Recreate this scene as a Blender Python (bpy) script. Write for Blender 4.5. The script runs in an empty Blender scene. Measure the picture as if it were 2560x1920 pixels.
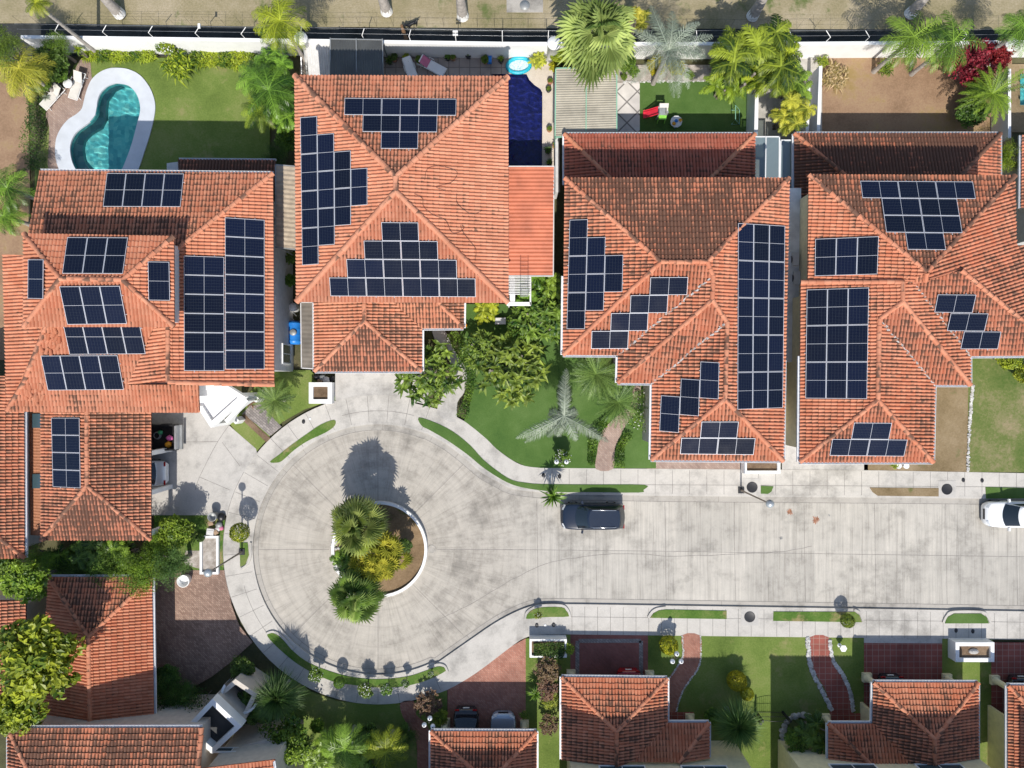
import bpy, bmesh, math, random
import numpy as np
from mathutils import Vector, Matrix, Euler
R = random.Random(7)
C = bpy.context.scene.collection
rad = math.radians
# ---------------------------------------------------------------- camera, sky, sun, exposure
H = 49.0          # camera height above the street, metres
F = 1720.0        # focal length in photograph pixels
cam_d = bpy.data.cameras.new('camera'); cam_d.sensor_width = 36; cam_d.lens = 36 * F / 2560
cam_d.clip_end = 2000
cam = bpy.data.objects.new('camera', cam_d); cam.location = (0, 0, H); C.objects.link(cam)
bpy.context.scene.camera = cam
SUN_EL = 50.0
w = bpy.data.worlds.new('World'); bpy.context.scene.world = w; w.use_nodes = True
nt = w.node_tree; bg = nt.nodes['Background']
sky = nt.nodes.new('ShaderNodeTexSky'); sky.sky_type = 'NISHITA'; sky.sun_disc = False
sky.sun_elevation = rad(SUN_EL); sky.sun_rotation = math.pi
nt.links.new(sky.outputs[0], bg.inputs[0]); bg.inputs[1].default_value = 0.15
sd = bpy.data.lights.new('sun', 'SUN'); sd.energy = 4.7; sd.angle = rad(0.5); sd.color = (1.0, 0.95, 0.87)
so = bpy.data.objects.new('sun', sd); so.rotation_euler = (rad(90 - SUN_EL), 0, 0); so.location = (0, -30, 60); C.objects.link(so)
vs = bpy.context.scene.view_settings
vs.view_transform = 'Standard'; vs.look = 'None'; vs.gamma = 1; vs.exposure = 0.06
bpy.context.scene.cycles.max_bounces = 8
bpy.context.scene.cycles.transparent_max_bounces = 16
# ---------------------------------------------------------------- pixel -> place
def P(x, y, h=0.0):
    return Vector(((x - 1280) * (H - h) / F, (960 - y) * (H - h) / F, h))
def Z(c, r, *pts):
    return [(640 * c + x / 3.456, 480 * r + y / 3.456) for x, y in pts]
def PX(n, h=0.0): return n * (H - h) / F
class Plane:
    def __init__(s, a, b, h, slope, inside):
        s.a = P(*a, h); b = P(*b, h); d = (b - s.a).normalized(); q = Vector((-d.y, d.x, 0))
        if q.dot(P(*inside, h) - s.a) < 0: q = -q
        s.q = q; s.slope = slope
    def at(s, px, py):
        # point of the ray through a pixel that lies on the plane
        r = P(px, py, 0) - Vector((0, 0, H)); o = Vector((0, 0, H))
        # z - a.z = slope * (p - a).q
        num = s.slope * (o - s.a).dot(s.q) - (o.z - s.a.z)
        den = r.z - s.slope * r.dot(s.q)
        return o + r * (num / den)
    def h(s, px, py): return s.at(px, py).z
# ---------------------------------------------------------------- mesh building
class MB:
    def __init__(s): s.v = []; s.f = []; s.m = []; s.uv = {}; s.col = []; s.smooth = []
    def face(s, pts, m=0, uv=None, col=None, smooth=False):
        b = len(s.v); s.v.extend([tuple(p) for p in pts]); s.f.append(tuple(range(b, b + len(pts))))
        s.m.append(m); s.col.append(col); s.smooth.append(smooth)
        if uv: s.uv[len(s.f) - 1] = uv
    def mesh(s, vs, fs, m=0, col=None, smooth=False):
        b = len(s.v); s.v.extend([tuple(p) for p in vs])
        for f in fs:
            s.f.append(tuple(i + b for i in f)); s.m.append(m); s.col.append(col); s.smooth.append(smooth)
    def box(s, c, size, m=0, rz=0.0, col=None, rot=None):
        x, y, z = (q / 2 for q in size); c = Vector(c)
        M = rot if rot else Matrix.Rotation(rz, 3, 'Z')
        vs = [c + M @ Vector((a * x, b * y, d * z)) for a in (-1, 1) for b in (-1, 1) for d in (-1, 1)]
        s.mesh(vs, [(0, 1, 3, 2), (4, 6, 7, 5), (0, 4, 5, 1), (2, 3, 7, 6), (0, 2, 6, 4), (1, 5, 7, 3)], m, col)
    def prism(s, poly, z0, z1, m=0, mside=None, bottom=False):
        # poly: list of (x,y); flat top and side walls
        a = sum(p[0] * q[1] - q[0] * p[1] for p, q in zip(poly, poly[1:] + poly[:1]))
        if a < 0: poly = poly[::-1]
        n = len(poly); top = [(p[0], p[1], z1) for p in poly]; bot = [(p[0], p[1], z0) for p in poly]
        s.face(top, m)
        for i in range(n):
            j = (i + 1) % n
            s.face([bot[i], bot[j], top[j], top[i]], m if mside is None else mside)
        if bottom: s.face(bot[::-1], m)
    def ringprism(s, outer, inner, z0, z1, m=0):
        n = len(outer)
        for i in range(n):
            j = (i + 1) % n
            o0, o1, i0, i1 = outer[i], outer[j], inner[i], inner[j]
            s.face([(*o0, z1), (*o1, z1), (*i1, z1), (*i0, z1)], m)
            s.face([(*o0, z0), (*o1, z0), (*o1, z1), (*o0, z1)], m)
            s.face([(*i1, z0), (*i0, z0), (*i0, z1), (*i1, z1)], m)
    def tube(s, path, r, m=0, n=8, cap=True, smooth=True, col=None):
        path = [Vector(p) for p in path]
        rs = r if isinstance(r, (list, tuple)) else [r] * len(path)
        b = len(s.v); up = Vector((0, 0, 1)); fs = []; vs = []
        for i, p in enumerate(path):
            d = (path[min(i + 1, len(path) - 1)] - path[max(i - 1, 0)]).normalized()
            x = d.cross(up if abs(d.z) < .95 else Vector((1, 0, 0))).normalized(); y = x.cross(d)
            for k in range(n):
                a = 2 * math.pi * k / n
                vs.append(p + (x * math.cos(a) + y * math.sin(a)) * rs[i])
        for i in range(len(path) - 1):
            for k in range(n):
                k2 = (k + 1) % n
                fs.append((i * n + k, (i + 1) * n + k, (i + 1) * n + k2, i * n + k2))
        s.mesh(vs, fs, m, col, smooth)
        if cap:
            s.mesh(vs[:n], [tuple(range(n))], m, col); s.mesh(vs[-n:], [tuple(range(n))[::-1]], m, col)
    def lathe(s, c, prof, m=0, n=20, smooth=True, sx=1, sy=1):
        c = Vector(c); vs = []; fs = []
        for r, z in prof:
            for k in range(n):
                a = 2 * math.pi * k / n; vs.append(c + Vector((r * math.cos(a) * sx, r * math.sin(a) * sy, z)))
        for i in range(len(prof) - 1):
            for k in range(n):
                k2 = (k + 1) % n; fs.append((i * n + k, i * n + k2, (i + 1) * n + k2, (i + 1) * n + k))
        s.mesh(vs, fs, m, None, smooth)
        if prof[-1][0] > 1e-4: s.mesh(vs[-n:], [tuple(range(n))], m)
        if prof[0][0] > 1e-4: s.mesh(vs[:n], [tuple(range(n))[::-1]], m)
    def data(s, name, mats, origin=None):
        me = bpy.data.meshes.new(name)
        v = s.v
        if origin is not None:
            ox, oy, oz = origin; v = [(a - ox, b - oy, c - oz) for a, b, c in v]
        me.from_pydata(v, [], s.f)
        for q in (mats if isinstance(mats, (list, tuple)) else [mats]): me.materials.append(q)
        me.polygons.foreach_set('material_index', s.m)
        me.polygons.foreach_set('use_smooth', s.smooth)
        if s.uv:
            u = me.uv_layers.new(name='UVMap'); arr = np.zeros((len(me.loops), 2), np.float32); k = 0
            for i, f in enumerate(s.f):
                q = s.uv.get(i)
                if q: arr[k:k + len(f)] = q
                k += len(f)
            u.data.foreach_set('uv', arr.ravel())
        if any(c is not None for c in s.col):
            a = me.color_attributes.new('tint', 'FLOAT_COLOR', 'CORNER'); arr = np.ones((len(me.loops), 4), np.float32); k = 0
            for i, f in enumerate(s.f):
                q = s.col[i]
                if q is not None: arr[k:k + len(f), :3] = q
                k += len(f)
            a.data.foreach_set('color', arr.ravel())
        me.update(); return me
def tag(o, label=None, cat=None, group=None, kind=None):
    if label: o['label'] = label
    if cat: o['category'] = cat
    if group: o['group'] = group
    if kind: o['kind'] = kind
    return o
def obj(name, mb, mats, parent=None, local=False):
    org = None
    if parent is not None and not local:
        org = parent.location if parent.parent is None else parent.location + parent.parent.location
    me = mb.data(name, mats, org) if isinstance(mb, MB) else mb
    o = bpy.data.objects.new(name, me); C.objects.link(o)
    if parent is not None: o.parent = parent
    return o
def thing(name, loc, label, cat, group=None, rz=0.0):
    o = bpy.data.objects.new(name, None); o.empty_display_size = .3; C.objects.link(o)
    o.location = loc; o.rotation_euler = (0, 0, rz)
    return tag(o, label, cat, group)
def single(name, mb, mats, label, cat, group=None, base=None):
    # a thing that is one mesh, with its origin at its base
    v = np.array(mb.v); c = base if base is not None else ((v[:, 0].min() + v[:, 0].max()) / 2, (v[:, 1].min() + v[:, 1].max()) / 2, v[:, 2].min())
    o = bpy.data.objects.new(name, mb.data(name, mats, c)); o.location = c; C.objects.link(o)
    return tag(o, label, cat, group)
def copy_thing(root, loc, rz=0.0, label=None, group=None, scale=None):
    r = root.copy(); C.objects.link(r); r.location = loc; r.rotation_euler = (0, 0, rz)
    if label: r['label'] = label
    if group: r['group'] = group
    if scale is not None: r.scale = scale if isinstance(scale, (tuple, list)) else (scale,) * 3
    for ch in root.children:
        c = ch.copy(); C.objects.link(c); c.parent = r
        for g in ch.children:
            d = g.copy(); C.objects.link(d); d.parent = c
    return r
def smooth_poly(pts, sub=4, closed=True):
    # Catmull-Rom through the points
    n = len(pts); out = []
    rng = range(n) if closed else range(n - 1)
    for i in rng:
        if closed: p0, p1, p2, p3 = (pts[(i + k - 1) % n] for k in range(4))
        else: p0, p1, p2, p3 = pts[max(i - 1, 0)], pts[i], pts[i + 1], pts[min(i + 2, n - 1)]
        for k in range(sub):
            t = k / sub
            out.append(tuple(.5 * (2 * b + (c - a) * t + (2 * a - 5 * b + 4 * c - d) * t * t + (3 * b - a - 3 * c + d) * t ** 3)
                             for a, b, c, d in zip(p0, p1, p2, p3)))
    if not closed: out.append(tuple(pts[-1]))
    return out
def W2(pts, h=0.0): return [tuple(P(x, y, h)[:2]) for x, y in pts]
def ccw(poly):
    a = sum(p[0] * q[1] - q[0] * p[1] for p, q in zip(poly, poly[1:] + poly[:1]))
    return poly if a > 0 else poly[::-1]
def inset(poly, d):
    # poly of (x,y), moves every edge inwards by d
    a = sum(p[0] * q[1] - q[0] * p[1] for p, q in zip(poly, poly[1:] + poly[:1]))
    if a < 0: poly = poly[::-1]
    out = []; n = len(poly)
    for i in range(n):
        p0, p1, p2 = (Vector(poly[(i + k) % n]) for k in (-1, 0, 1))
        e1 = (p1 - p0).normalized(); e2 = (p2 - p1).normalized()
        n1 = Vector((-e1.y, e1.x)); n2 = Vector((-e2.y, e2.x))
        q = n1 + n2; q = q / max(.2, q.dot(n1)) if q.length > 1e-6 else n1
        out.append(tuple(p1 + q * d))
    return out
# ---------------------------------------------------------------- materials
def nodes_of(name):
    m = bpy.data.materials.new(name); m.use_nodes = True
    t = m.node_tree; return m, t, t.nodes['Principled BSDF']
def N(t, kind, **kw):
    n = t.nodes.new('ShaderNode' + kind)
    for k, v in kw.items(): setattr(n, k, v)
    return n
def L(t, a, b): t.links.new(a, b)
def math_n(t, op, a, b=None, c=None):
    n = N(t, 'Math', operation=op)
    for i, q in enumerate((a, b, c)):
        if q is None: continue
        if isinstance(q, (int, float)): n.inputs[i].default_value = q
        else: L(t, q, n.inputs[i])
    return n.outputs[0]
def noise(t, vec, scale, detail=4, rough=.55):
    n = N(t, 'TexNoise'); n.inputs['Scale'].default_value = scale; n.inputs['Detail'].default_value = detail
    n.inputs['Roughness'].default_value = rough
    if vec is not None: L(t, vec, n.inputs['Vector'])
    return n.outputs[0]
def ramp(t, fac, stops):
    n = N(t, 'ValToRGB'); cr = n.color_ramp
    while len(cr.elements) < len(stops): cr.elements.new(.5)
    for e, (p, c) in zip(cr.elements, stops): e.position = p; e.color = (*c, 1) if len(c) == 3 else c
    L(t, fac, n.inputs[0]); return n.outputs[0]
def mixc(t, fac, a, b, mode='MIX'):
    n = N(t, 'Mix', data_type='RGBA', blend_type=mode)
    for i, q in ((0, fac), (6, a), (7, b)):
        if isinstance(q, (int, float)): n.inputs[i].default_value = q
        elif isinstance(q, tuple): n.inputs[i].default_value = (*q, 1)
        else: L(t, q, n.inputs[i])
    return n.outputs[2]
def pos(t, scale=None):
    g = N(t, 'NewGeometry').outputs['Position']
    if scale is None: return g
    m = N(t, 'Mapping'); m.inputs['Scale'].default_value = scale; L(t, g, m.inputs[0]); return m.outputs[0]
def bump(t, bs, h, strength=.4, dist=.02):
    b = N(t, 'Bump'); b.inputs['Strength'].default_value = strength; b.inputs['Distance'].default_value = dist
    L(t, h, b.inputs['Height']); L(t, b.outputs[0], bs.inputs['Normal'])
def plain(name, col, rough=.6, metal=0.0, var=.12, scale=3.0, spec=None):
    m, t, b = nodes_of(name)
    n = noise(t, pos(t), scale, 5)
    lo = tuple(c * (1 - var) for c in col); hi = tuple(min(1, c * (1 + var)) for c in col)
    L(t, ramp(t, n, [(.3, lo), (.7, hi)]), b.inputs['Base Color'])
    b.inputs['Roughness'].default_value = rough; b.inputs['Metallic'].default_value = metal
    if spec is not None: b.inputs['Specular IOR Level'].default_value = spec
    return m
def ground_mat(name, cols, scale=.5, fine=12, bumpd=.03, rough=.95, spots=None):
    # cols: three colours blended by broad and fine noise
    m, t, b = nodes_of(name); p = pos(t)
    a = noise(t, p, scale, 6, .65); f = noise(t, p, fine, 4, .7); ff = noise(t, p, fine * 6, 2, .6)
    k = math_n(t, 'ADD', math_n(t, 'MULTIPLY', a, .62), math_n(t, 'ADD', math_n(t, 'MULTIPLY', f, .28), math_n(t, 'MULTIPLY', ff, .12)))
    c = ramp(t, k, [(.36, cols[0]), (.5, cols[1]), (.64, cols[2])])
    if spots:
        s = noise(t, p, spots[1], 5, .7)
        c = mixc(t, ramp(t, s, [(spots[2], (0, 0, 0)), (spots[2] + .1, (1, 1, 1))]), c, spots[0])
    L(t, c, b.inputs['Base Color']); b.inputs['Roughness'].default_value = rough
    b.inputs['Specular IOR Level'].default_value = .2
    bump(t, b, math_n(t, 'ADD', f, ff), .6, bumpd); return m
def brick_mat(name, c1, c2, mortar, size=(.22, .11), rz=0.0, off=.5, mort=.012, big=.35):
    m, t, b = nodes_of(name); g = pos(t); mp = N(t, 'Mapping'); mp.inputs['Rotation'].default_value = (0, 0, rz); L(t, g, mp.inputs[0])
    br = N(t, 'TexBrick'); br.offset = off; L(t, mp.outputs[0], br.inputs['Vector'])
    br.inputs['Scale'].default_value = 1; br.inputs['Mortar Size'].default_value = mort
    br.inputs['Brick Width'].default_value = size[0]; br.inputs['Row Height'].default_value = size[1]
    br.inputs['Color1'].default_value = (*c1, 1); br.inputs['Color2'].default_value = (*c2, 1); br.inputs['Mortar'].default_value = (*mortar, 1)
    n = noise(t, g, big, 6, .65)
    c = mixc(t, 1.0, br.outputs[0], ramp(t, n, [(.3, (.62, .6, .6)), (.7, (1.15, 1.12, 1.1))]), 'MULTIPLY')
    L(t, c, b.inputs['Base Color']); b.inputs['Roughness'].default_value = .85
    bump(t, b, math_n(t, 'SUBTRACT', 1.0, br.outputs['Fac']), .5, .006); return m
def concrete_mat(name, base, streak=0.0, radial=False, dark=.62):
    m, t, b = nodes_of(name); p = pos(t)
    big = noise(t, p, .16, 7, .68); mid = noise(t, p, .9, 6, .7); fine = noise(t, p, 14, 4, .7)
    k = math_n(t, 'ADD', math_n(t, 'MULTIPLY', big, .55), math_n(t, 'MULTIPLY', mid, .45))
    lo = tuple(c * dark for c in base); hi = tuple(c * 1.13 for c in base)
    c = ramp(t, k, [(.37, lo), (.5, base), (.63, hi)])
    h = fine
    if streak:
        s1 = noise(t, pos(t, (9, .22, 1)), 1.0, 3, .7); s2 = noise(t, pos(t, (2.2, .1, 1)), 1.0, 3, .6)
        s = math_n(t, 'ADD', math_n(t, 'MULTIPLY', s1, .55), math_n(t, 'MULTIPLY', s2, .45))
        if radial:
            cx, cy, _ = P(945, 1374)
            sp = N(t, 'SeparateXYZ'); L(t, p, sp.inputs[0])
            dx = math_n(t, 'SUBTRACT', sp.outputs[0], cx); dy = math_n(t, 'SUBTRACT', sp.outputs[1], cy)
            ang = math_n(t, 'ARCTAN2', dy, dx); r = math_n(t, 'SQRT', math_n(t, 'ADD', math_n(t, 'MULTIPLY', dx, dx), math_n(t, 'MULTIPLY', dy, dy)))
            cb = N(t, 'CombineXYZ'); L(t, math_n(t, 'MULTIPLY', ang, 42), cb.inputs[0]); L(t, math_n(t, 'MULTIPLY', r, .3), cb.inputs[1])
            sr = math_n(t, 'ADD', math_n(t, 'MULTIPLY', math_n(t, 'SUBTRACT', noise(t, cb.outputs[0], 1.0, 3, .7), .5), .55), .52)
            mk = ramp(t, r, [(0, (0, 0, 0)), (1, (1, 1, 1))]); mr = N(t, 'MapRange'); L(t, r, mr.inputs[0])
            mr.inputs[1].default_value = 8.6; mr.inputs[2].default_value = 13.0
            mx = N(t, 'Mix'); L(t, mr.outputs[0], mx.inputs[0]); L(t, sr, mx.inputs[2]); L(t, s, mx.inputs[3]); s = mx.outputs[0]
        gx, gy, _ = P(1342, 1378)
        sl = N(t, 'Mapping'); sl.inputs['Location'].default_value = (-gx / 4.95, -gy / 3.9, 0); sl.inputs['Scale'].default_value = (1 / 4.95, 1 / 3.9, 1); L(t, p, sl.inputs[0])
        fl_ = N(t, 'VectorMath', operation='FLOOR'); L(t, sl.outputs[0], fl_.inputs[0]); wn = N(t, 'TexWhiteNoise', noise_dimensions='2D'); L(t, fl_.outputs[0], wn.inputs[0])
        slab = ramp(t, wn.outputs[0], [(0, (.91, .91, .91)), (1, (1.07, 1.065, 1.06))])
        if radial:
            gd = N(t, 'Mix', data_type='RGBA'); L(t, mr.outputs[0], gd.inputs[0]); gd.inputs[6].default_value = (.97, .95, .93, 1); L(t, slab, gd.inputs[7]); slab = gd.outputs[2]
        c = mixc(t, 1.0, c, slab, 'MULTIPLY')
        c = mixc(t, streak, c, ramp(t, s, [(.3, (.46, .45, .44)), (.5, (.97, .97, .97)), (.7, (1.2, 1.19, 1.17))]), 'MULTIPLY')
        h = math_n(t, 'ADD', fine, s)
    c = mixc(t, 1.0, c, ramp(t, fine, [(.3, (.9, .9, .9)), (.7, (1.07, 1.07, 1.07))]), 'MULTIPLY')
    st = noise(t, pos(t, (1.5, .55, 1)), .6, 8, .8)
    if radial:
        # tyre marks following the turn
        cb2 = N(t, 'CombineXYZ'); L(t, math_n(t, 'MULTIPLY', r, 2.6), cb2.inputs[0]); L(t, math_n(t, 'MULTIPLY', ang, .8), cb2.inputs[1])
        ty = noise(t, cb2.outputs[0], 1.0, 4, .65); tm = N(t, 'Mix', data_type='RGBA'); L(t, mr.outputs[0], tm.inputs[0])
        L(t, ramp(t, ty, [(.32, (.87, .865, .86)), (.5, (1, 1, 1)), (.7, (1.04, 1.04, 1.04))]), tm.inputs[6]); tm.inputs[7].default_value = (1, 1, 1, 1)
        c = mixc(t, 1.0, c, tm.outputs[2], 'MULTIPLY')
    c = mixc(t, ramp(t, st, [(.57, (0, 0, 0)), (.80, (.5, .5, .5))]), c, tuple(q * .55 for q in base))
    L(t, c, b.inputs['Base Color']); b.inputs['Roughness'].default_value = .9; b.inputs['Specular IOR Level'].default_value = .25
    bump(t, b, h, .35, .01); return m
def leaf_mat(name, dark, light, trans=.25, rough=.45, spec=.35):
    m, t, b = nodes_of(name)
    a = N(t, 'Attribute', attribute_name='tint'); sp = N(t, 'SeparateColor'); L(t, a.outputs['Color'], sp.inputs[0])
    oi = N(t, 'ObjectInfo').outputs['Random']
    c = mixc(t, sp.outputs[0], dark, light)
    hs = N(t, 'HueSaturation'); L(t, c, hs.inputs['Color'])
    L(t, math_n(t, 'ADD', .485, math_n(t, 'MULTIPLY', oi, .03)), hs.inputs['Hue'])
    L(t, math_n(t, 'ADD', .8, math_n(t, 'MULTIPLY', sp.outputs[1], .45)), hs.inputs['Value'])
    L(t, hs.outputs[0], b.inputs['Base Color']); b.inputs['Roughness'].default_value = rough; b.inputs['Specular IOR Level'].default_value = spec
    tr = N(t, 'BsdfTranslucent'); L(t, hs.outputs[0], tr.inputs[0]); mx = N(t, 'MixShader'); mx.inputs[0].default_value = trans
    L(t, b.outputs[0], mx.inputs[1]); L(t, tr.outputs[0], mx.inputs[2]); L(t, mx.outputs[0], t.nodes['Material Output'].inputs[0])
    return m
def roof_mat(name, clean, pale, grime, bias=0.0):
    m, t, b = nodes_of(name); uv = N(t, 'UVMap').outputs[0]; p = pos(t)
    sp = N(t, 'SeparateXYZ'); L(t, uv, sp.inputs[0]); u, v = sp.outputs[0], sp.outputs[1]
    fl = N(t, 'VectorMath', operation='FLOOR'); L(t, uv, fl.inputs[0]); wn = N(t, 'TexWhiteNoise', noise_dimensions='2D'); L(t, fl.outputs[0], wn.inputs[0])
    fv = math_n(t, 'FRACT', v); fu = math_n(t, 'FRACT', u)
    crest = math_n(t, 'SINE', math_n(t, 'MULTIPLY', fu, math.pi))
    a = N(t, 'Attribute', attribute_name='tint'); sa = N(t, 'SeparateColor'); L(t, a.outputs['Color'], sa.inputs[0]); g = sa.outputs[0]
    n1 = noise(t, p, .33, 5, .6)
    mp = N(t, 'Mapping'); mp.inputs['Scale'].default_value = (.9, .55, 1); L(t, uv, mp.inputs[0]); n2 = noise(t, mp.outputs[0], 1.0, 4, .65)
    mp3 = N(t, 'Mapping'); mp3.inputs['Scale'].default_value = (.55, .12, 1); L(t, uv, mp3.inputs[0]); n3 = noise(t, mp3.outputs[0], 1.0, 3, .6)
    # weathering: streaks down the slope, valleys and upper half of each tile first
    s = math_n(t, 'MULTIPLY', math_n(t, 'SUBTRACT', n1, .5), 1.5)
    s = math_n(t, 'ADD', s, math_n(t, 'MULTIPLY', math_n(t, 'SUBTRACT', n2, .5), 1.5))
    s = math_n(t, 'ADD', s, math_n(t, 'MULTIPLY', math_n(t, 'SUBTRACT', n3, .5), 1.0))
    s = math_n(t, 'ADD', s, math_n(t, 'MULTIPLY', math_n(t, 'SUBTRACT', fv, .5), .45))
    s = math_n(t, 'ADD', s, math_n(t, 'MULTIPLY', math_n(t, 'SUBTRACT', .6, crest), .5))
    s = math_n(t, 'ADD', s, math_n(t, 'MULTIPLY', math_n(t, 'SUBTRACT', wn.outputs[0], .5), .35))
    s = math_n(t, 'ADD', s, math_n(t, 'SUBTRACT', math_n(t, 'MULTIPLY', g, 1.5), .75 - bias))
    mask = ramp(t, math_n(t, 'ADD', math_n(t, 'MULTIPLY', s, .8), .5), [(.40, (0, 0, 0)), (.70, (.92, .92, .92))])
    tone = mixc(t, wn.outputs[0], clean, pale)
    fade = math_n(t, 'ADD', math_n(t, 'MULTIPLY', sa.outputs[2], .75), math_n(t, 'MULTIPLY', math_n(t, 'SUBTRACT', noise(t, p, .22, 5, .6), .5), .9)); fade = math_n(t, 'MINIMUM', math_n(t, 'MAXIMUM', fade, 0.0), .9)
    tone = mixc(t, math_n(t, 'MULTIPLY', fade, .66), tone, (.585, .315, .21))
    tone = mixc(t, 1.0, tone, ramp(t, noise(t, p, 1.1, 4), [(.3, (.84, .82, .8)), (.7, (1.1, 1.1, 1.1))]), 'MULTIPLY')
    pk = mixc(t, sa.outputs[1], (1, 1, 1), (.78, .62, .7)); tone = mixc(t, 1.0, tone, pk, 'MULTIPLY')
    c = mixc(t, math_n(t, 'MULTIPLY', mask, .9), tone, grime)
    L(t, c, b.inputs['Base Color']); b.inputs['Roughness'].default_value = .8; b.inputs['Specular IOR Level'].default_value = .25
    return m
# ---------------------------------------------------------------- shared materials
M = {}
M['tile'] = roof_mat('clay_tile', (.495, .165, .085), (.575, .24, .138), (.078, .050, .037))
M['white'] = plain('white_paint', (.80, .80, .79), .6, var=.06, scale=1.2)
M['offwhite'] = plain('grey_white_render', (.60, .59, .58), .8, var=.10)
M['cream'] = plain('cream_render', (.74, .66, .43), .8, var=.10)
M['beige'] = plain('beige_render', (.58, .52, .45), .8, var=.10)
M['grey'] = plain('grey_metal', (.30, .31, .31), .5, .3)
M['dark'] = plain('dark_metal', (.035, .035, .038), .45, .4)
M['black'] = plain('black_plastic', (.014, .014, .016), .4)
M['steel'] = plain('galvanised_steel', (.55, .56, .58), .35, .7)
M['gutter'] = plain('white_gutter', (.72, .73, .75), .45, var=.08)
M['brown'] = plain('brown_planks', (.36, .15, .075), .6, var=.2, scale=6)
M['wood'] = plain('grey_wood', (.26, .22, .18), .8, var=.25, scale=5)
M['gravel'] = ground_mat('gravel', [(.20, .17, .14), (.38, .34, .30), (.6, .56, .52)], 2, 18)
M['soil'] = ground_mat('soil', [(.10, .065, .04), (.19, .13, .085), (.29, .21, .14)], .6, 9)
M['rock'] = ground_mat('rock', [(.20, .19, .17), (.42, .40, .38), (.65, .63, .6)], 2, 9)
def glass_dark(name, col=(.012, .02, .028), rough=.04):
    m, t, b = nodes_of(name); b.inputs['Base Color'].default_value = (*col, 1); b.inputs['Roughness'].default_value = rough
    b.inputs['Specular IOR Level'].default_value = .6; b.inputs['Coat Weight'].default_value = .3
    n = noise(t, pos(t), .8, 2); bump(t, b, n, .02, .02); return m
M['glass'] = glass_dark('window_glass', (.05, .085, .10))
M['carglass'] = glass_dark('car_glass')
# ---------------------------------------------------------------- clay tile roofs
PALE = [0.0]          # how sun faded the roof being laid is
G_WALK = concrete_mat('slab_concrete', (.50, .49, .47), 0, dark=.6)
TP, TC = .215, .36     # tile width, course height
def tile_face(mb, pts, grime=.5, pink=0.0, grad=0.0, amp=.105):
    # pts: 3D polygon of one roof slope; lays barrel tiles over it
    pts = [Vector(p) for p in pts]; c = sum(pts, Vector()) / len(pts)
    n = Vector()
    for a, b in zip(pts, pts[1:] + pts[:1]): n += (a - c).cross(b - c)
    n.normalize()
    if n.z < 0: n = -n
    eu = Vector((0, 0, 1)).cross(n)
    if eu.length < 1e-4: eu = Vector((1, 0, 0))
    eu.normalize(); ev = n.cross(eu).normalized()
    if ev.z < 0: ev = -ev; eu = -eu
    q = [((p - c).dot(eu), (p - c).dot(ev)) for p in pts]
    res = [(p - c).dot(n) for p in pts]
    mb.face([p - n * .05 for p in pts], 0, [(0, 0)] * len(pts), (grime, pink, PALE[0]))
    us = [a for a, b in q]; u0, u1 = min(us), max(us); vmin = min(b for a, b in q); vmax = max(b for a, b in q)
    step = TP / 6; k0 = math.ceil(u0 / step); ks = [k * step for k in range(k0, int(u1 / step) + 1)]
    samp = sorted(set([round(x, 4) for x in ks] + [round(x, 4) for x in us])); samp = [x for i, x in enumerate(samp) if i == 0 or x - samp[i - 1] > 1e-3]
    off = R.random() * 50
    def cuts(u):
        r = []
        for (a, b), (d, e) in zip(q, q[1:] + q[:1]):
            if (a <= u) != (d <= u): r.append(b + (e - b) * (u - a) / (d - a))
        return sorted(r)
    def zz(u): return amp * abs(math.sin(math.pi * u / TP)) ** .85
    E = 2e-4; V, Fc, UV, CO = mb.v, mb.f, mb.uv, mb.col
    for ua, ub in zip(samp, samp[1:]):
        ca, cb = cuts(ua + E), cuts(ub - E)
        if len(ca) != len(cb): continue
        za, zb = zz(ua), zz(ub)
        fu = math.floor((ua + ub) / 2 / TP) * TP
        ta, tb = (ua - fu) / TP, (ub - fu) / TP; ti = math.floor(fu / TP + .5) + off // 1
        ta = min(max(ta, .001), .999); tb = min(max(tb, .001), .999)
        jit = (math.sin(ti * 12.9898) * 43758.5453 % 1 - .5) * .05
        for j in range(0, len(ca) - 1, 2):
            la, ha, lb, hb = ca[j], ca[j + 1], cb[j], cb[j + 1]
            r0 = math.floor((min(la, lb) - vmin) / TC); r1 = math.floor((max(ha, hb) - vmin) / TC)
            for r in range(r0, r1 + 1):
                y0, y1 = vmin + r * TC + jit, vmin + (r + 1) * TC + jit
                if r == r0: y0 -= 1
                if r == r1: y1 += 1
                a0, a1 = min(max(y0, la), ha), min(max(y1, la), ha); b0, b1 = min(max(y0, lb), hb), min(max(y1, lb), hb)
                if a1 - a0 < 1e-4 and b1 - b0 < 1e-4: continue
                yy0 = vmin + r * TC + jit
                def pt(u, v, z, sv): return c + eu * u + ev * v + n * (z + .045 * (1 - sv))
                s = [(a0 - yy0) / TC, (b0 - yy0) / TC, (b1 - yy0) / TC, (a1 - yy0) / TC]
                g = grime + grad * ((a0 + a1) / 2 - vmin) / max(.1, vmax - vmin)
                bse = len(V)
                V.extend([tuple(pt(ua, a0, za, s[0])), tuple(pt(ub, b0, zb, s[1])), tuple(pt(ub, b1, zb, s[2])), tuple(pt(ua, a1, za, s[3]))])
                Fc.append((bse, bse + 1, bse + 2, bse + 3)); mb.m.append(0); mb.smooth.append(False); CO.append((g, pink, PALE[0]))
                UV[len(Fc) - 1] = [(ti + ta, r + min(max(s[0], .001), .999)), (ti + tb, r + min(max(s[1], .001), .999)), (ti + tb, r + min(max(s[2], .001), .999)), (ti + ta, r + min(max(s[3], .001), .999))]
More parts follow.
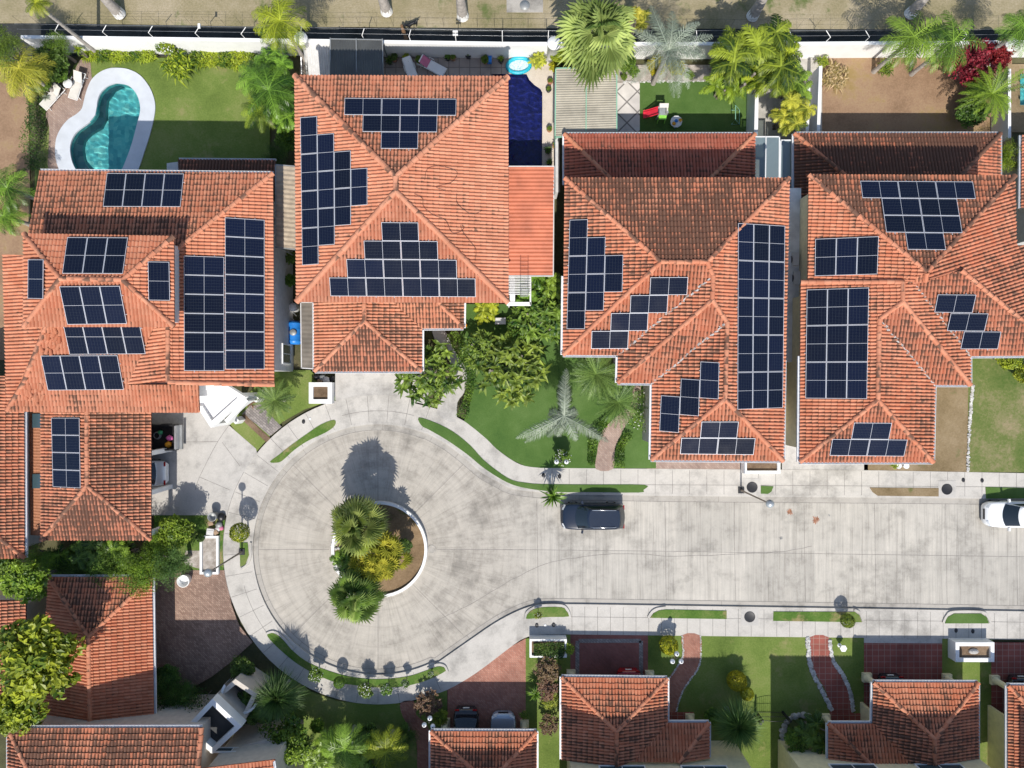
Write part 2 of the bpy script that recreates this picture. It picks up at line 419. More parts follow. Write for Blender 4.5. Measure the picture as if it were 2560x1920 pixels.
def ridge_tiles(mb, a, b, grime=.35, r=.14, lift=.06):
    a, b = Vector(a), Vector(b); d = b - a; n = max(1, int(d.length / .42)); d /= n
    dn = d.normalized(); x = dn.cross(Vector((0, 0, 1))).normalized(); y = x.cross(dn)
    if y.z < 0: y = -y
    for i in range(n):
        p0, p1 = a + d * i, a + d * (i + 1.08); ra, rb = r * (1.12 + R.uniform(-.03, .05)), r * .93
        o = y * lift + x * R.uniform(-.012, .012); g = (grime + R.uniform(-.15, .2), 0, PALE[0] + .2); ui = R.random() * 80
        K = 8
        for k in range(K):
            t0, t1 = math.pi * (k / K * 1.16 - .08), math.pi * ((k + 1) / K * 1.16 - .08)
            q = [p0 + o + (x * math.cos(t0) + y * math.sin(t0)) * ra, p0 + o + (x * math.cos(t1) + y * math.sin(t1)) * ra,
                 p1 + o + (x * math.cos(t1) + y * math.sin(t1)) * rb, p1 + o + (x * math.cos(t0) + y * math.sin(t0)) * rb]
            mb.face(q, 0, [(ui + k / K, i), (ui + (k + 1) / K, i), (ui + (k + 1) / K, i + .99), (ui + k / K, i + .99)], g)
        fan = [p0 + o + (x * math.cos(math.pi * k / K) + y * math.sin(math.pi * k / K)) * ra for k in range(K + 1)]
        mb.face(fan, 0, [(ui, i)] * (K + 1), (.9, 0, 0))
def gutter(mb, a, b, out, wd=.13):
    a, b = Vector(a), Vector(b); d = (b - a); L_ = d.length; d.normalize(); s = Vector((-d.y, d.x, 0)); s = s if s.dot(out) > 0 else -s
    c = (a + b) / 2 + s * (wd / 2 + .01) + Vector((0, 0, -.03)); rz = math.atan2(d.y, d.x)
    mb.box(c + Vector((0, 0, -.05)), (L_, wd, .02), 0, rz)
    mb.box(c + s * (wd / 2 - .012), (L_ - .004, .022, .12), 0, rz); mb.box(c - s * (wd / 2 - .012), (L_ - .004, .022, .12), 0, rz)
def roof_part(root, faces, ridges=(), gutters=(), name='roof', ridge_r=.14):
    # faces: (points3D, grime, pink, grad) ; ridges: (a, b) ; gutters: (a, b, outward)
    mb = MB()
    for f in faces: tile_face(mb, f[0], *(f[1:]))
    ro = obj(name, mb, M['tile'], root)
    if ridges:
        for a in ridges:
            rm = MB(); ridge_tiles(rm, a[0], a[1], *(a[2:] or (.4,)), r=ridge_r)
            me = rm.data('ridge_tiles', [M['tile']], root.location); o = bpy.data.objects.new('ridge_tiles', me); C.objects.link(o); o.parent = ro
    if gutters:
        for a, b, o_ in gutters:
            gm = MB(); gutter(gm, a, b, Vector(o_))
            me = gm.data('gutter', [M['gutter']], root.location); o = bpy.data.objects.new('gutter', me); C.objects.link(o); o.parent = ro
    return ro
def wall_part(root, poly, z1, m, over=.6, z0=0.0):
    mb = MB(); p = inset(poly, over); mb.prism(p, z0, z1, 0)
    return obj('wall', mb, m, root)
def window_part(root, c, size, rz, name='window', m='glass', frame='white'):
    # c: centre on the wall face, rz: direction of the outward normal
    c = Vector(c); n = Vector((math.cos(rz), math.sin(rz), 0)); s = Vector((-n.y, n.x, 0)); wd, ht = size
    f = MB(); R3 = Matrix.Rotation(rz, 3, 'Z')
    for k in (-1, 1):
        f.box(c + s * (wd / 2) * k + n * .03, (.1, .09, ht), 0, rot=R3); f.box(c + Vector((0, 0, ht / 2 * k)) + n * .03, (.098, wd + .09, .09), 0, rot=R3)
    f.box(c + n * .03, (.07, .05, ht - .09), 0, rot=R3)
    o = obj(name, f, M[frame], root)
    g = MB(); g.box(c + n * .015, (.04, wd, ht), 0, rot=R3)
    me = g.data('pane', [M[m]], root.location); q = bpy.data.objects.new('pane', me); C.objects.link(q); q.parent = o
    return o
def H3(pl, *pts): return [pl.at(x, y) for x, y in pts]
def house(px, py, name, label, cat='house'): return thing(name, P(px, py, 0), label, cat)
E2 = 6.7
# ================================================================ house at left with dormer tier
PALE[0] = 0.42
h1 = house(400, 740, 'tiled_house', 'big orange tiled house left, stacked roof tiers, solar panels, beside bean shaped pool')
NP1 = Plane((101, 428), (683, 434), E2, .22, (400, 700)); EP1 = Plane((683, 434), (686, 962), E2, .22, (500, 700))
rN, rS = EP1.at(421, 641), EP1.at(421, 955)
nw, ne, se = P(101, 428, E2), P(683, 434, E2), P(686, 962, E2)
SP1 = Plane((20, 1028), (500, 1031), E2, .22, (250, 800)); WP1 = Plane((10, 637), (20, 1025), E2, .22, (200, 800))
va, vb = SP1.at(385, 821), SP1.at(324, 960)
roof1 = roof_part(h1, [
    ([nw, ne, rN, NP1.at(64, 641)], .50, 0, .15),
    ([ne, se, rS, rN], .22, 0),
    (H3(SP1, (20, 1028), (500, 1031), (497, 961), (324, 961), (385, 821), (437, 812), (115, 812)), .38, 0, -.2),
    ([EP1.at(421, 812), rS, vb, va, EP1.at(425, 812) + Vector((-.05, 0, 0))], .25, 0),
    (H3(WP1, (10, 637), (20, 1025), (62, 960), (117, 812), (117, 640)), .2, 0)],
    ridges=[(ne, rN), (rN, rS, .5), (SP1.at(20, 1026), SP1.at(62, 955), .5), (SP1.at(62, 955), SP1.at(117, 816), .5), (rS, se, .2)],
    gutters=[(nw, ne, (0, 1, 0))])
ED = 9.2
DN = Plane((62, 585), (436, 592), ED, .22, (230, 700)); DS = Plane((62, 818), (437, 817), ED, .22, (230, 700))
dnw, dne, dse, dsw = P(62, 585, ED), P(436, 592, ED), P(437, 817, ED), P(62, 817, ED)
dr0, dr1 = DN.at(152, 697), DN.at(308, 700)
roof_part(h1, [([dnw, dne, dr1, dr0], .14, 0), ([dne, dse, dr1], .14, 0), ([dse, dsw, dr0, dr1], .16, 0), ([dsw, dnw, dr0], .2, 0)],
          ridges=[(dnw, dr0), (dne, dr1), (dse, dr1), (dsw, dr0), (dr0, dr1)])
wall_part(h1, W2([(62, 585), (436, 592), (437, 817), (62, 817)], ED), ED - .05, M['offwhite'], .35, 6.0)
wall_part(h1, W2([(101, 428), (683, 434), (686, 962), (500, 964), (500, 1031), (20, 1028), (10, 637), (85, 637)], E2), E2 - .06, M['offwhite'], .95)
ex = P(686, 700, E2).x - .95
window_part(h1, (ex, P(0, 885, 1.5).y, 1.6), (1.3, 1.7), 0)
for yy, zz_ in ((560, 4.6), (760, 4.6)): window_part(h1, (ex, P(0, yy, zz_).y, zz_), (1.2, 1.1), 0)
# tiled verandah roof on the rear lawn, under the big eave
v0, v1 = P(447, 400, 3.3), P(690, 402, 3.3); vp = Plane((447, 400), (690, 402), 3.3, .22, (560, 480))
roof_part(h1, [([v0, v1, vp.at(690, 470), vp.at(447, 470)], .78, .5)], gutters=[(v0, v1, (0, 1, 0))])
mbw = MB(); mbw.prism(W2([(417, 408), (449, 404), (449, 440), (417, 440)], 3.0), 0, 3.0); obj('side_wall', mbw, M['offwhite'], h1)
# single storey garage wing
EG = 3.5
gn, gs = 1004, 1349
GE = Plane((379, 1031), (379, 1349), EG, .25, (300, 1200)); GW = Plane((104, 1031), (105, 1349), EG, .25, (200, 1200))
gr0, gr1 = GE.at(219, gn), GE.at(219, 1213)
g_sw, g_se = P(105, 1349, EG), P(379, 1349, EG)
roof_part(h1, [([P(379, gn, EG), g_se, gr1, gr0], .58, 0, .1), ([g_sw, P(105, gn, EG), gr0, gr1], .5, 0, .1), ([g_se, g_sw, gr1], .66, .2, .1)],
          ridges=[(g_sw, gr1, .6), (g_se, gr1, .6), (gr0, gr1, .5)])
wall_part(h1, W2([(105, 1010), (318, 1010), (318, 1349), (105, 1349)], EG), EG - .06, M['offwhite'], .7)
for yy in (1135, 1235, 1338):
    cm = MB(); c = P(374, yy, EG); cm.box((c.x - .3, c.y, EG / 2 - .04), (.3, .3, EG - .1)); obj('column', cm, M['white'], h1)
# white entrance porch slab with a parapet, and its arch
por = MB(); pp = ccw(W2([(480, 962), (572, 964), (617, 992), (531, 1069), (503, 1026), (480, 1026)], 3.5))
por.prism(pp, 3.15, 3.5); ins = inset(pp, .32); por.ringprism(inset(pp, .004), inset(pp, .3), 3.5, 3.75)
for px, py in ((531, 1060), (608, 990)):
    c = P(px, py, 3); por.box((c.x, c.y, 1.58), (.3, .3, 3.14), 0, rad(45))
obj('porch', por, M['white'], h1)
arch = MB(); a0, a1 = P(612, 994, 2.9), P(560, 1050, 2.9); d = (a1 - a0); ln = d.length; d.normalize(); a0 = a0 + Vector((.12, -.12, 0))
for i in range(12):
    t0, t1 = math.pi * i / 12, math.pi * (i + 1) / 12
    f = lambda t: a0 + d * (ln / 2 - math.cos(t) * ln / 2)
    p, q = f(t0), f(t1); z0, z1 = 1.2 + 1.3 * math.sin(t0), 1.2 + 1.3 * math.sin(t1)
    o = Vector((-d.y, d.x, 0)) * .14
    for sg in (-1, 1):
        arch.face([(p + o * sg).to_tuple()[:2] + (z0,), (q + o * sg).to_tuple()[:2] + (z1,), (q + o * sg).to_tuple()[:2] + (2.9,), (p + o * sg).to_tuple()[:2] + (2.9,)])
    arch.face([(p - o).to_tuple()[:2] + (2.9,), (q - o).to_tuple()[:2] + (2.9,), (q + o).to_tuple()[:2] + (2.9,), (p + o).to_tuple()[:2] + (2.9,)])
    arch.face([(p - o).to_tuple()[:2] + (z0,), (q - o).to_tuple()[:2] + (z1,), (q + o).to_tuple()[:2] + (z1,), (p + o).to_tuple()[:2] + (z0,)])
for p in (a0, a0 + d * ln): arch.box((p.x, p.y, .65), (.36, .36, 1.3), 0, math.atan2(d.y, d.x))
obj('arch', arch, M['white'], h1)
# ================================================================ neighbour at the far left edge
PALE[0] = 0.3
h0 = house(20, 1180, 'tiled_house', 'weathered tiled house cut by left edge, white gutter facing the brown plank awning')
E0P = Plane((62, 965), (63, 1392), 3.6, .25, (-20, 1150)); z0a, z0b = E0P.at(-70, 940), E0P.at(-70, 1288)
roof_part(h0, [([P(62, 940, 3.6), P(63, 1394, 3.6), z0b, z0a], .5, 0), ([P(63, 1394, 3.6), P(-200, 1398, 3.6), z0b], .5, .1), ([z0a, z0b, P(-200, 1398, 3.6), P(-200, 940, 3.6)], .5, 0)],
          ridges=[(z0b, P(63, 1394, 3.6), .5), (z0a, z0b, .5)], gutters=[(P(62, 1030, 3.6), P(63, 1394, 3.6), (1, 0, 0))])
wall_part(h0, W2([(62, 940), (63, 1394), (-200, 1398), (-200, 940)], 3.6), 3.5, M['offwhite'], .5)
# ================================================================ pyramid roofed house with the blue pool
PALE[0] = 0.6
h2 = house(1000, 480, 'tiled_house', 'orange tiled house with large pyramid roof and triangular solar arrays, left of blue pool')
k = [P(738, 190, E2), P(1270, 193, E2), P(1271, 757, E2), P(742, 755, E2)]
N2 = Plane((738, 190), (1270, 193), E2, .2, (1000, 400)); S2 = Plane((742, 755), (1271, 757), E2, .2, (1000, 500))
a, b = N2.at(990, 443), S2.at(990, 479)
roof_part(h2, [([k[0], k[1], a], .42, 0, .2), ([k[1], k[2], b, a], .2, 0), ([k[2], k[3], b], .2, .1, .05), ([k[3], k[0], a, b], .24, 0)],
          ridges=[(k[0], a, .42), (k[1], a, .3), (k[2], b, .2), (k[3], b, .2), (a, b, .3)], ridge_r=.17)
wall_part(h2, [tuple(p[:2]) for p in k], E2 - .06, M['beige'], .8)
E3 = 3.3
G2W = Plane((786, 755), (787, 928), E3, .25, (900, 850)); G2S = Plane((787, 928), (1050, 928), E3, .25, (900, 800)); G2P = Plane((1055, 821), (1159, 820), E3, .25, (1100, 780))
ra, rb = G2W.at(911, 740), G2W.at(911, 803)
roof_part(h2, [([P(786, 735, E3), P(787, 928, E3), rb, ra], .42, 0), ([P(787, 928, E3), P(1055, 928, E3), rb], .55, .2, .1),
               ([P(1055, 928, E3), P(1055, 822, E3), G2P.at(985, 757), ra, rb], .55, 0),
               (H3(G2P, (1055, 821), (1159, 820), (1097, 757), (1050, 738), (965, 738)), .55, 0), ([P(1159, 820, E3), P(1160, 738, E3), G2P.at(1097, 757) , G2P.at(1090, 745)], .6, 0)],
          ridges=[(P(787, 928, E3), rb, .4), (P(1055, 928, E3), rb, .4), (ra, rb, .3), (P(1159, 820, E3), G2P.at(1090, 748), .3)],
          gutters=[(P(786, 756, E3), P(787, 928, E3), (-1, 0, 0)), (P(787, 928, E3), P(1055, 928, E3), (0, -1, 0)), (P(1055, 928, E3), P(1055, 822, E3), (1, 0, 0)), (P(1055, 821, E3), P(1159, 820, E3), (0, -1, 0)), (P(1159, 820, E3), P(1160, 757, E3), (1, 0, 0))])
wall_part(h2, W2([(786, 735), (787, 928), (1055, 928), (1055, 821), (1159, 820), (1160, 735)], E3), E3 - .06, M['beige'], .55)
for xx in (860, 980, 1120): window_part(h2, (P(xx, 0, 4).x, P(0, 756, E2).y + .8, 4.8), (1.4, 1.2), -math.pi / 2)
# ================================================================ L-shaped house, brown rear slope
PALE[0] = 0.28
h3 = house(1680, 760, 'tiled_house', 'tiled house with very dark brown rear slope and long triple column of solar panels')
EL = 2.9
l_nw, l_ne = P(1411, 336, EL), P(1886, 336, EL); L3 = Plane((1411, 336), (1886, 336), EL, .25, (1650, 440))
la, lb = L3.at(1541, 462), L3.at(1760, 462)
roof_part(h3, [([l_nw, l_ne, lb, la], .40, 1.0), ([l_nw, la, P(1411, 462, EL)], .46, .8), ([l_ne, P(1886, 462, EL), lb], .46, .8)],
          ridges=[(l_nw, la, .3), (l_ne, lb, .3)], gutters=[(l_nw, l_ne, (0, 1, 0)), (l_nw, P(1411, 462, EL), (-1, 0, 0))])
wall_part(h3, W2([(1411, 336), (1886, 336), (1886, 480), (1411, 480)], EL), EL - .06, M['offwhite'], .6)
EE = Plane((1972, 446), (1957, 1152), E2, .2, (1800, 800)); NN = Plane((1412, 446), (1972, 446), E2, .2, (1650, 600)); WW = Plane((1412, 446), (1407, 887), E2, .2, (1600, 700))
pa, pb = NN.at(1651, 655), NN.at(1767, 655); c1, c2, c3, c4 = EE.at(1782, 690), EE.at(1780, 750), EE.at(1817, 805), EE.at(1812, 998)
nw3, ne3, sw3, se3 = P(1412, 446, E2), P(1972, 446, E2), P(1407, 887, E2), P(1957, 1152, E2)
e1, e2, e3, e4 = P(1545, 888, E2), P(1543, 957, E2), P(1630, 958, E2), P(1627, 1149, E2)
roof_part(h3, [([nw3, ne3, pb, pa], .72, 0, .08), ([nw3, pa, sw3], .52, 0), ([sw3, pa, pb, c1, e1], .36, .1),
               ([e1, c1, c2, e2], .5, 0), ([e2, c2, c3, e3], .42, .15), ([e3, c3, c4, e4], .5, 0), ([e4, c4, se3], .38, 0), ([ne3, se3, c4, c3, c2, c1, pb], .42, 0)],
          ridges=[(nw3, pa, .5), (ne3, pb, .5), (pa, pb, .4), (sw3, pa, .3), (pb, c1, .3), (c1, c2, .3), (e2, c2, .35), (c2, c3, .3), (c3, c4, .4), (e4, c4, .35), (se3, c4, .35)],
          gutters=[(P(1409, 690, E2), sw3, (-1, 0, 0)), (sw3, e1, (0, -1, 0)), (e1, e2, (-1, 0, 0)), (e2, e3, (0, -1, 0)), (e3, e4, (-1, 0, 0)), (e4, se3, (0, -1, 0)), (P(1960, 900, E2), se3, (1, 0, 0))])
wall_part(h3, [tuple(p[:2]) for p in (nw3, ne3, se3, e4, e3, e2, e1, sw3)], E2 - .06, M['beige'], .7)
for xx, yy in ((1460, 888), (1590, 958), (1740, 1150), (1850, 1150)): window_part(h3, (P(xx, 0, 4).x, P(0, yy, E2).y + .7, 4.8), (1.3, 1.2), -math.pi / 2)
# mortar-lined valleys
mv = MB()
for a_, b_ in ((c1, e1), (c3, e3)):
    for i in range(26):
        t = (i + R.uniform(.2, .8)) / 26; p = a_.lerp(b_, t) + Vector((R.uniform(-.05, .05), R.uniform(-.05, .05), .07))
        mv.box(p, (R.uniform(.3, .42), R.uniform(.06, .12), .07), 0, math.atan2(b_.y - a_.y, b_.x - a_.x) + R.uniform(-.2, .2))
obj('valley_mortar', mv, M['rock'], h3)
# ================================================================ house at right
PALE[0] = 0.22
h4 = house(2280, 760, 'tiled_house', 'rust tiled house far right with cream side wall and inverted triangle of rear solar panels')
q_nw, q_ne = P(1985, 335, EL), P(2499, 335, EL); L4 = Plane((1985, 335), (2499, 335), EL, .25, (2200, 440))
la, lb = L4.at(2140, 462), L4.at(2380, 462)
roof_part(h4, [([q_nw, q_ne, lb, la], .84, .3, .05), ([q_nw, la, P(1985, 500, EL)], .8, .2), ([q_ne, P(2499, 470, EL), lb], .5, .3)],
          ridges=[(q_nw, la, .5), (q_ne, lb, .8)], gutters=[(q_nw, q_ne, (0, 1, 0)), (q_nw, P(1985, 500, EL), (-1, 0, 0)), (q_ne, P(2499, 450, EL), (1, 0, 0))])
wall_part(h4, W2([(1985, 335), (2499, 335), (2499, 480), (1985, 480)], EL), EL - .06, M['cream'], .6)
N4 = Plane((2021, 438), (2535, 440), E2, .2, (2300, 600)); W4 = Plane((2021, 438), (2018, 704), E2, .2, (2200, 600)); W5 = Plane((2001, 706), (1998, 1153), E2, .2, (2150, 900))
S4 = Plane((2425, 890), (2560, 888), E2, .2, (2400, 750)); S5 = Plane((2335, 962), (2424, 962), E2, .2, (2300, 850))
pk = N4.at(2315, 680); pk2 = S4.at(2312, 702)
r1, r2, r3, r4 = W5.at(2255, 705), W5.at(2255, 755), W5.at(2197, 797), W5.at(2193, 1000)
nw4, ne4 = P(2021, 438, E2), P(2535, 440, E2)
f1, f2, f3, f4, f5 = P(2424, 890, E2), P(2424, 962, E2), P(2335, 962, E2), P(2331, 1155, E2), P(1998, 1155, E2)
far = Vector((P(2790, 600, E2).x, 0, 0))
fx = lambda y, h=E2: Vector((P(2660, y, h).x, P(0, y, h).y, h))
pkE = S4.at(2400, 676)
roof_part(h4, [([nw4, ne4, pk], .68, 0, .1), ([nw4, pk, W4.at(2280, 704), P(2018, 704, E2)], .36, 0),
               ([pk + Vector((0, 0, -.04)), pk2 + Vector((.2, 0, -.04)), S4.at(2280, 708) + Vector((0, 0, -.04)), W4.at(2262, 707) + Vector((0, 0, -.04)), W4.at(2262, 690) + Vector((0, 0, -.06))], .45, 0),
               ([ne4, P(2532, 615, E2), fx(615), fx(888), pkE, pk2, pk], .48, .1),
               ([f1, fx(888), pkE, pk2, S4.at(2280, 705)], .55, .2),
               ([P(2001, 706, E2), r1, r2, r3, r4, f5], .34, 0), ([r1, S4.at(2280, 705), f1, f2, r2], .5, 0), ([f2, r2, r3, f3], .55, .2), ([f3, r3, r4, f4], .48, 0), ([f4, f5, r4], .5, .2)],
          ridges=[(nw4, pk, .45), (ne4, pk, .7), (pk, pk2, .3), (pkE, fx(888), .4), (P(2001, 706, E2), r1, .1), (r1, r2, .5), (f2, r2, .4), (r2, r3, .5), (r3, r4, .4), (f4, r4, .4), (f5, r4, .4)],
          gutters=[(P(2000, 890, E2), f5, (-1, 0, 0)), (f5, f4, (0, -1, 0)), (f4, f3, (1, 0, 0)), (f3, f2, (0, -1, 0)), (f2, f1, (1, 0, 0)), (f1, fx(888), (0, -1, 0))])
wall_part(h4, [tuple(p[:2]) for p in (nw4, ne4, P(2532, 615, E2), fx(615), fx(888), f1, f2, f3, f4, f5, P(2001, 706, E2), P(2018, 704, E2))], E2 - .06, M['cream'], .7)
for xx in (2080, 2220): window_part(h4, (P(xx, 0, 4).x, P(0, 1155, E2).y + .7, 4.8), (1.3, 1.2), -math.pi / 2)
mv = MB()
for a_, b_ in ((r3, f3), (S4.at(2280, 705), f1)):
    for i in range(26):
        t = (i + R.uniform(.2, .8)) / 26; p = a_.lerp(b_, t) + Vector((R.uniform(-.05, .05), R.uniform(-.05, .05), .07))
        mv.box(p, (R.uniform(.3, .42), R.uniform(.05, .1), .07), 0, math.atan2(b_.y - a_.y, b_.x - a_.x) + R.uniform(-.2, .2))
obj('valley_mortar', mv, M['rock'], h4)
fs_ = MB(); fs_.prism(W2([(1950, 470), (2003, 470), (2001, 905), (1945, 905)], 3.8), 3.4, 3.8); obj('flat_roof', fs_, plain('pale_slab', (.70, .71, .71), .8, var=.22, scale=1.2), h4)
fs_ = MB(); fs_.prism(W2([(1925, 925), (2020, 925), (2020, 1078), (1925, 1078)], 2.4), 2.1, 2.4); obj('side_terrace', fs_, M['cream'], h4)
fs_ = MB(); fs_.box(P(1985, 1035, 2.7) + Vector((0, 0, -.15)), (.22, 3.4, .9)); fs_.box(P(1972, 1078, 2.4), (1.2, .2, .6)); obj('side_parapet', fs_, M['white'], h4)
h4b = house(2590, 480, 'tiled_house', 'dark tiled house sliver at the right edge beyond the bushy side yard')
p0 = Plane((2553, 338), (2551, 470), EL, .25, (2640, 400))
roof_part(h4b, [([P(2553, 338, EL), P(2551, 520, EL), p0.at(2700, 520), p0.at(2700, 338)], .6, .2)], gutters=[(P(2553, 338, EL), P(2551, 520, EL), (-1, 0, 0))])
wall_part(h4b, W2([(2553, 338), (2551, 620), (2750, 620), (2750, 338)], EL), EL - .06, M['offwhite'], .5)
# ================================================================ bottom left house, garage wing and tall rear
PALE[0] = 0.2
h5 = house(250, 1750, 'tiled_house', 'terracotta house bottom left with long garage roof and dark roof terrace')
EB = 2.8
b_nw, b_ne = P(124, 1442, EB), P(381, 1442, EB); B5 = Plane((381, 1442), (386, 1793), EB, .25, (300, 1600))
br0, br1 = B5.at(222, 1592), B5.at(227, 1812)
NB = Plane((124, 1442), (381, 1442), EB, .25, (250, 1500))
roof_part(h5, [([b_nw, b_ne, br0], .62, 0, -.1), ([b_ne, P(386, 1793, EB), br1, br0], .12, 0), ([P(124, 1442, EB), br0, br1, P(100, 1800, EB)], .15, 0)],
          ridges=[(b_nw, br0, .5), (b_ne, br0, .3), (br0, br1, .15)], gutters=[(b_ne, P(386, 1793, EB), (1, 0, 0)), (b_nw, b_ne, (0, 1, 0))])
wall_part(h5, W2([(124, 1442), (340, 1442), (340, 1760), (105, 1760)], EB), EB - .06, M['beige'], .6)
ET = 5.7
t_nw, t_ne = P(22, 1819, ET), P(505, 1818, ET); T5 = Plane((22, 1819), (505, 1818), ET, .22, (250, 1950))
roof_part(h5, [([t_nw, t_ne, T5.at(492, 1990), T5.at(105, 1990)], .66, 0, .05), ([t_nw, T5.at(105, 1990), P(22, 1990, ET)], .6, 0)],
          ridges=[(t_nw, T5.at(105, 1990), .4), (t_ne, T5.at(492, 1990), .2)], gutters=[(t_nw, t_ne, (0, 1, 0)), (t_nw, P(22, 1990, ET), (-1, 0, 0))])
wall_part(h5, W2([(22, 1819), (505, 1818), (505, 2100), (22, 2100)], ET), ET - .06, M['beige'], .5)
# rear block with windows, right of the tall roof
rw = MB(); rp = W2([(575, 1868), (690, 1840), (690, 2080), (540, 2080), (540, 1905)], 3.0); rw.prism(rp, 0, 3.2); obj('rear_block', rw, M['beige'], h5)
window_part(h5, (P(590, 0, 3).x, P(0, 1905, 5).y + .0, 3.6), (2.6, .5), math.pi / 2)
T6 = Plane((490, 1921), (690, 1897), 6.2, .22, (600, 1980))
roof_part(h5, [([P(495, 1921, 6.2), P(688, 1898, 6.2), T6.at(700, 2050), T6.at(480, 2050)], .3, 0)], gutters=[(P(688, 1898, 6.2), T6.at(700, 2050), (1, 0, 0))])
wall_part(h5, W2([(495, 1921), (688, 1898), (700, 2080), (480, 2080)], 6.2), 6.15, M['beige'], .35)
# roof terrace, turned about 40 degrees
tz = 3.3; te = Z(0, 3, (1835, 1060), (2090, 1300), (1835, 1538), (1580, 1330))
tw = ccw(W2(te, tz + .7)); terr = MB(); terr.prism(inset(tw, .12), 0, tz); obj('terrace_block', terr, M['beige'], h5)
tf = MB(); tf.face([(*p, tz + .03) for p in inset(tw, .2)]); obj('terrace_floor', tf, plain('dark_membrane', (.035, .037, .04), .7, var=.35, scale=1.0), h5)
pr = MB(); pr.ringprism(tw, inset(tw, .32), tz - .1, tz + .7); obj('parapet', pr, M['white'], h5)
bal = MB(); ba = ccw(W2(Z(0, 3, (1835, 1055), (2035, 890), (2225, 1020), (2092, 1292)), 2.6)); bi = inset(ba, .3)
bal.ringprism(ba, bi, 0, 2.6)
cc = Vector(((bi[1][0] + bi[3][0]) / 2, (bi[1][1] + bi[3][1]) / 2))
arcpts = [((bi[0][0] + bi[3][0]) / 2 + (cc.x - (bi[0][0] + bi[3][0]) / 2) * .55 + .0, 0)]
obj('balcony_wall', bal, M['beige'], h5)
bf = MB(); bf.face([(*p, 1.2) for p in bi]); obj('balcony_floor', bf, plain('grey_floor', (.14, .14, .14), .8), h5)
ed = MB(); n_ = 18; x0, y0, _ = P(*Z(0, 3, (2075, 1030))[0], 2.6); o_in, o_out = [], []
for i in range(n_ + 1):
    t = rad(145 + 190 * i / n_); o_in.append((x0 + 1.15 * math.cos(t), y0 + 1.15 * math.sin(t))); o_out.append((x0 + 1.3 * math.cos(t), y0 + 1.3 * math.sin(t)))
for i in range(n_):
    ed.face([(*o_out[i], 2.66), (*o_out[i + 1], 2.66), (*o_in[i + 1], 2.66), (*o_in[i], 2.66)])
    ed.face([(*o_in[i], 1.2), (*o_in[i + 1], 1.2), (*o_in[i + 1], 2.66), (*o_in[i], 2.66)]); ed.face([(*o_out[i], 1.2), (*o_out[i + 1], 1.2), (*o_out[i + 1], 2.66), (*o_out[i], 2.66)])
obj('balcony_rim', ed, M['white'], h5)
h5b = house(10, 1580, 'tiled_house', 'rust tiled roof in bottom left corner half hidden by the large tree')
q5 = Plane((66, 1500), (66, 1760), 2.8, .25, (-30, 1600))
roof_part(h5b, [([P(66, 1500, 2.8), P(66, 1760, 2.8), q5.at(-60, 1760), q5.at(-60, 1500)], .5, .1)])
wall_part(h5b, W2([(66, 1500), (66, 1760), (-90, 1760), (-90, 1500)], 2.8), 2.74, M['beige'], .5)
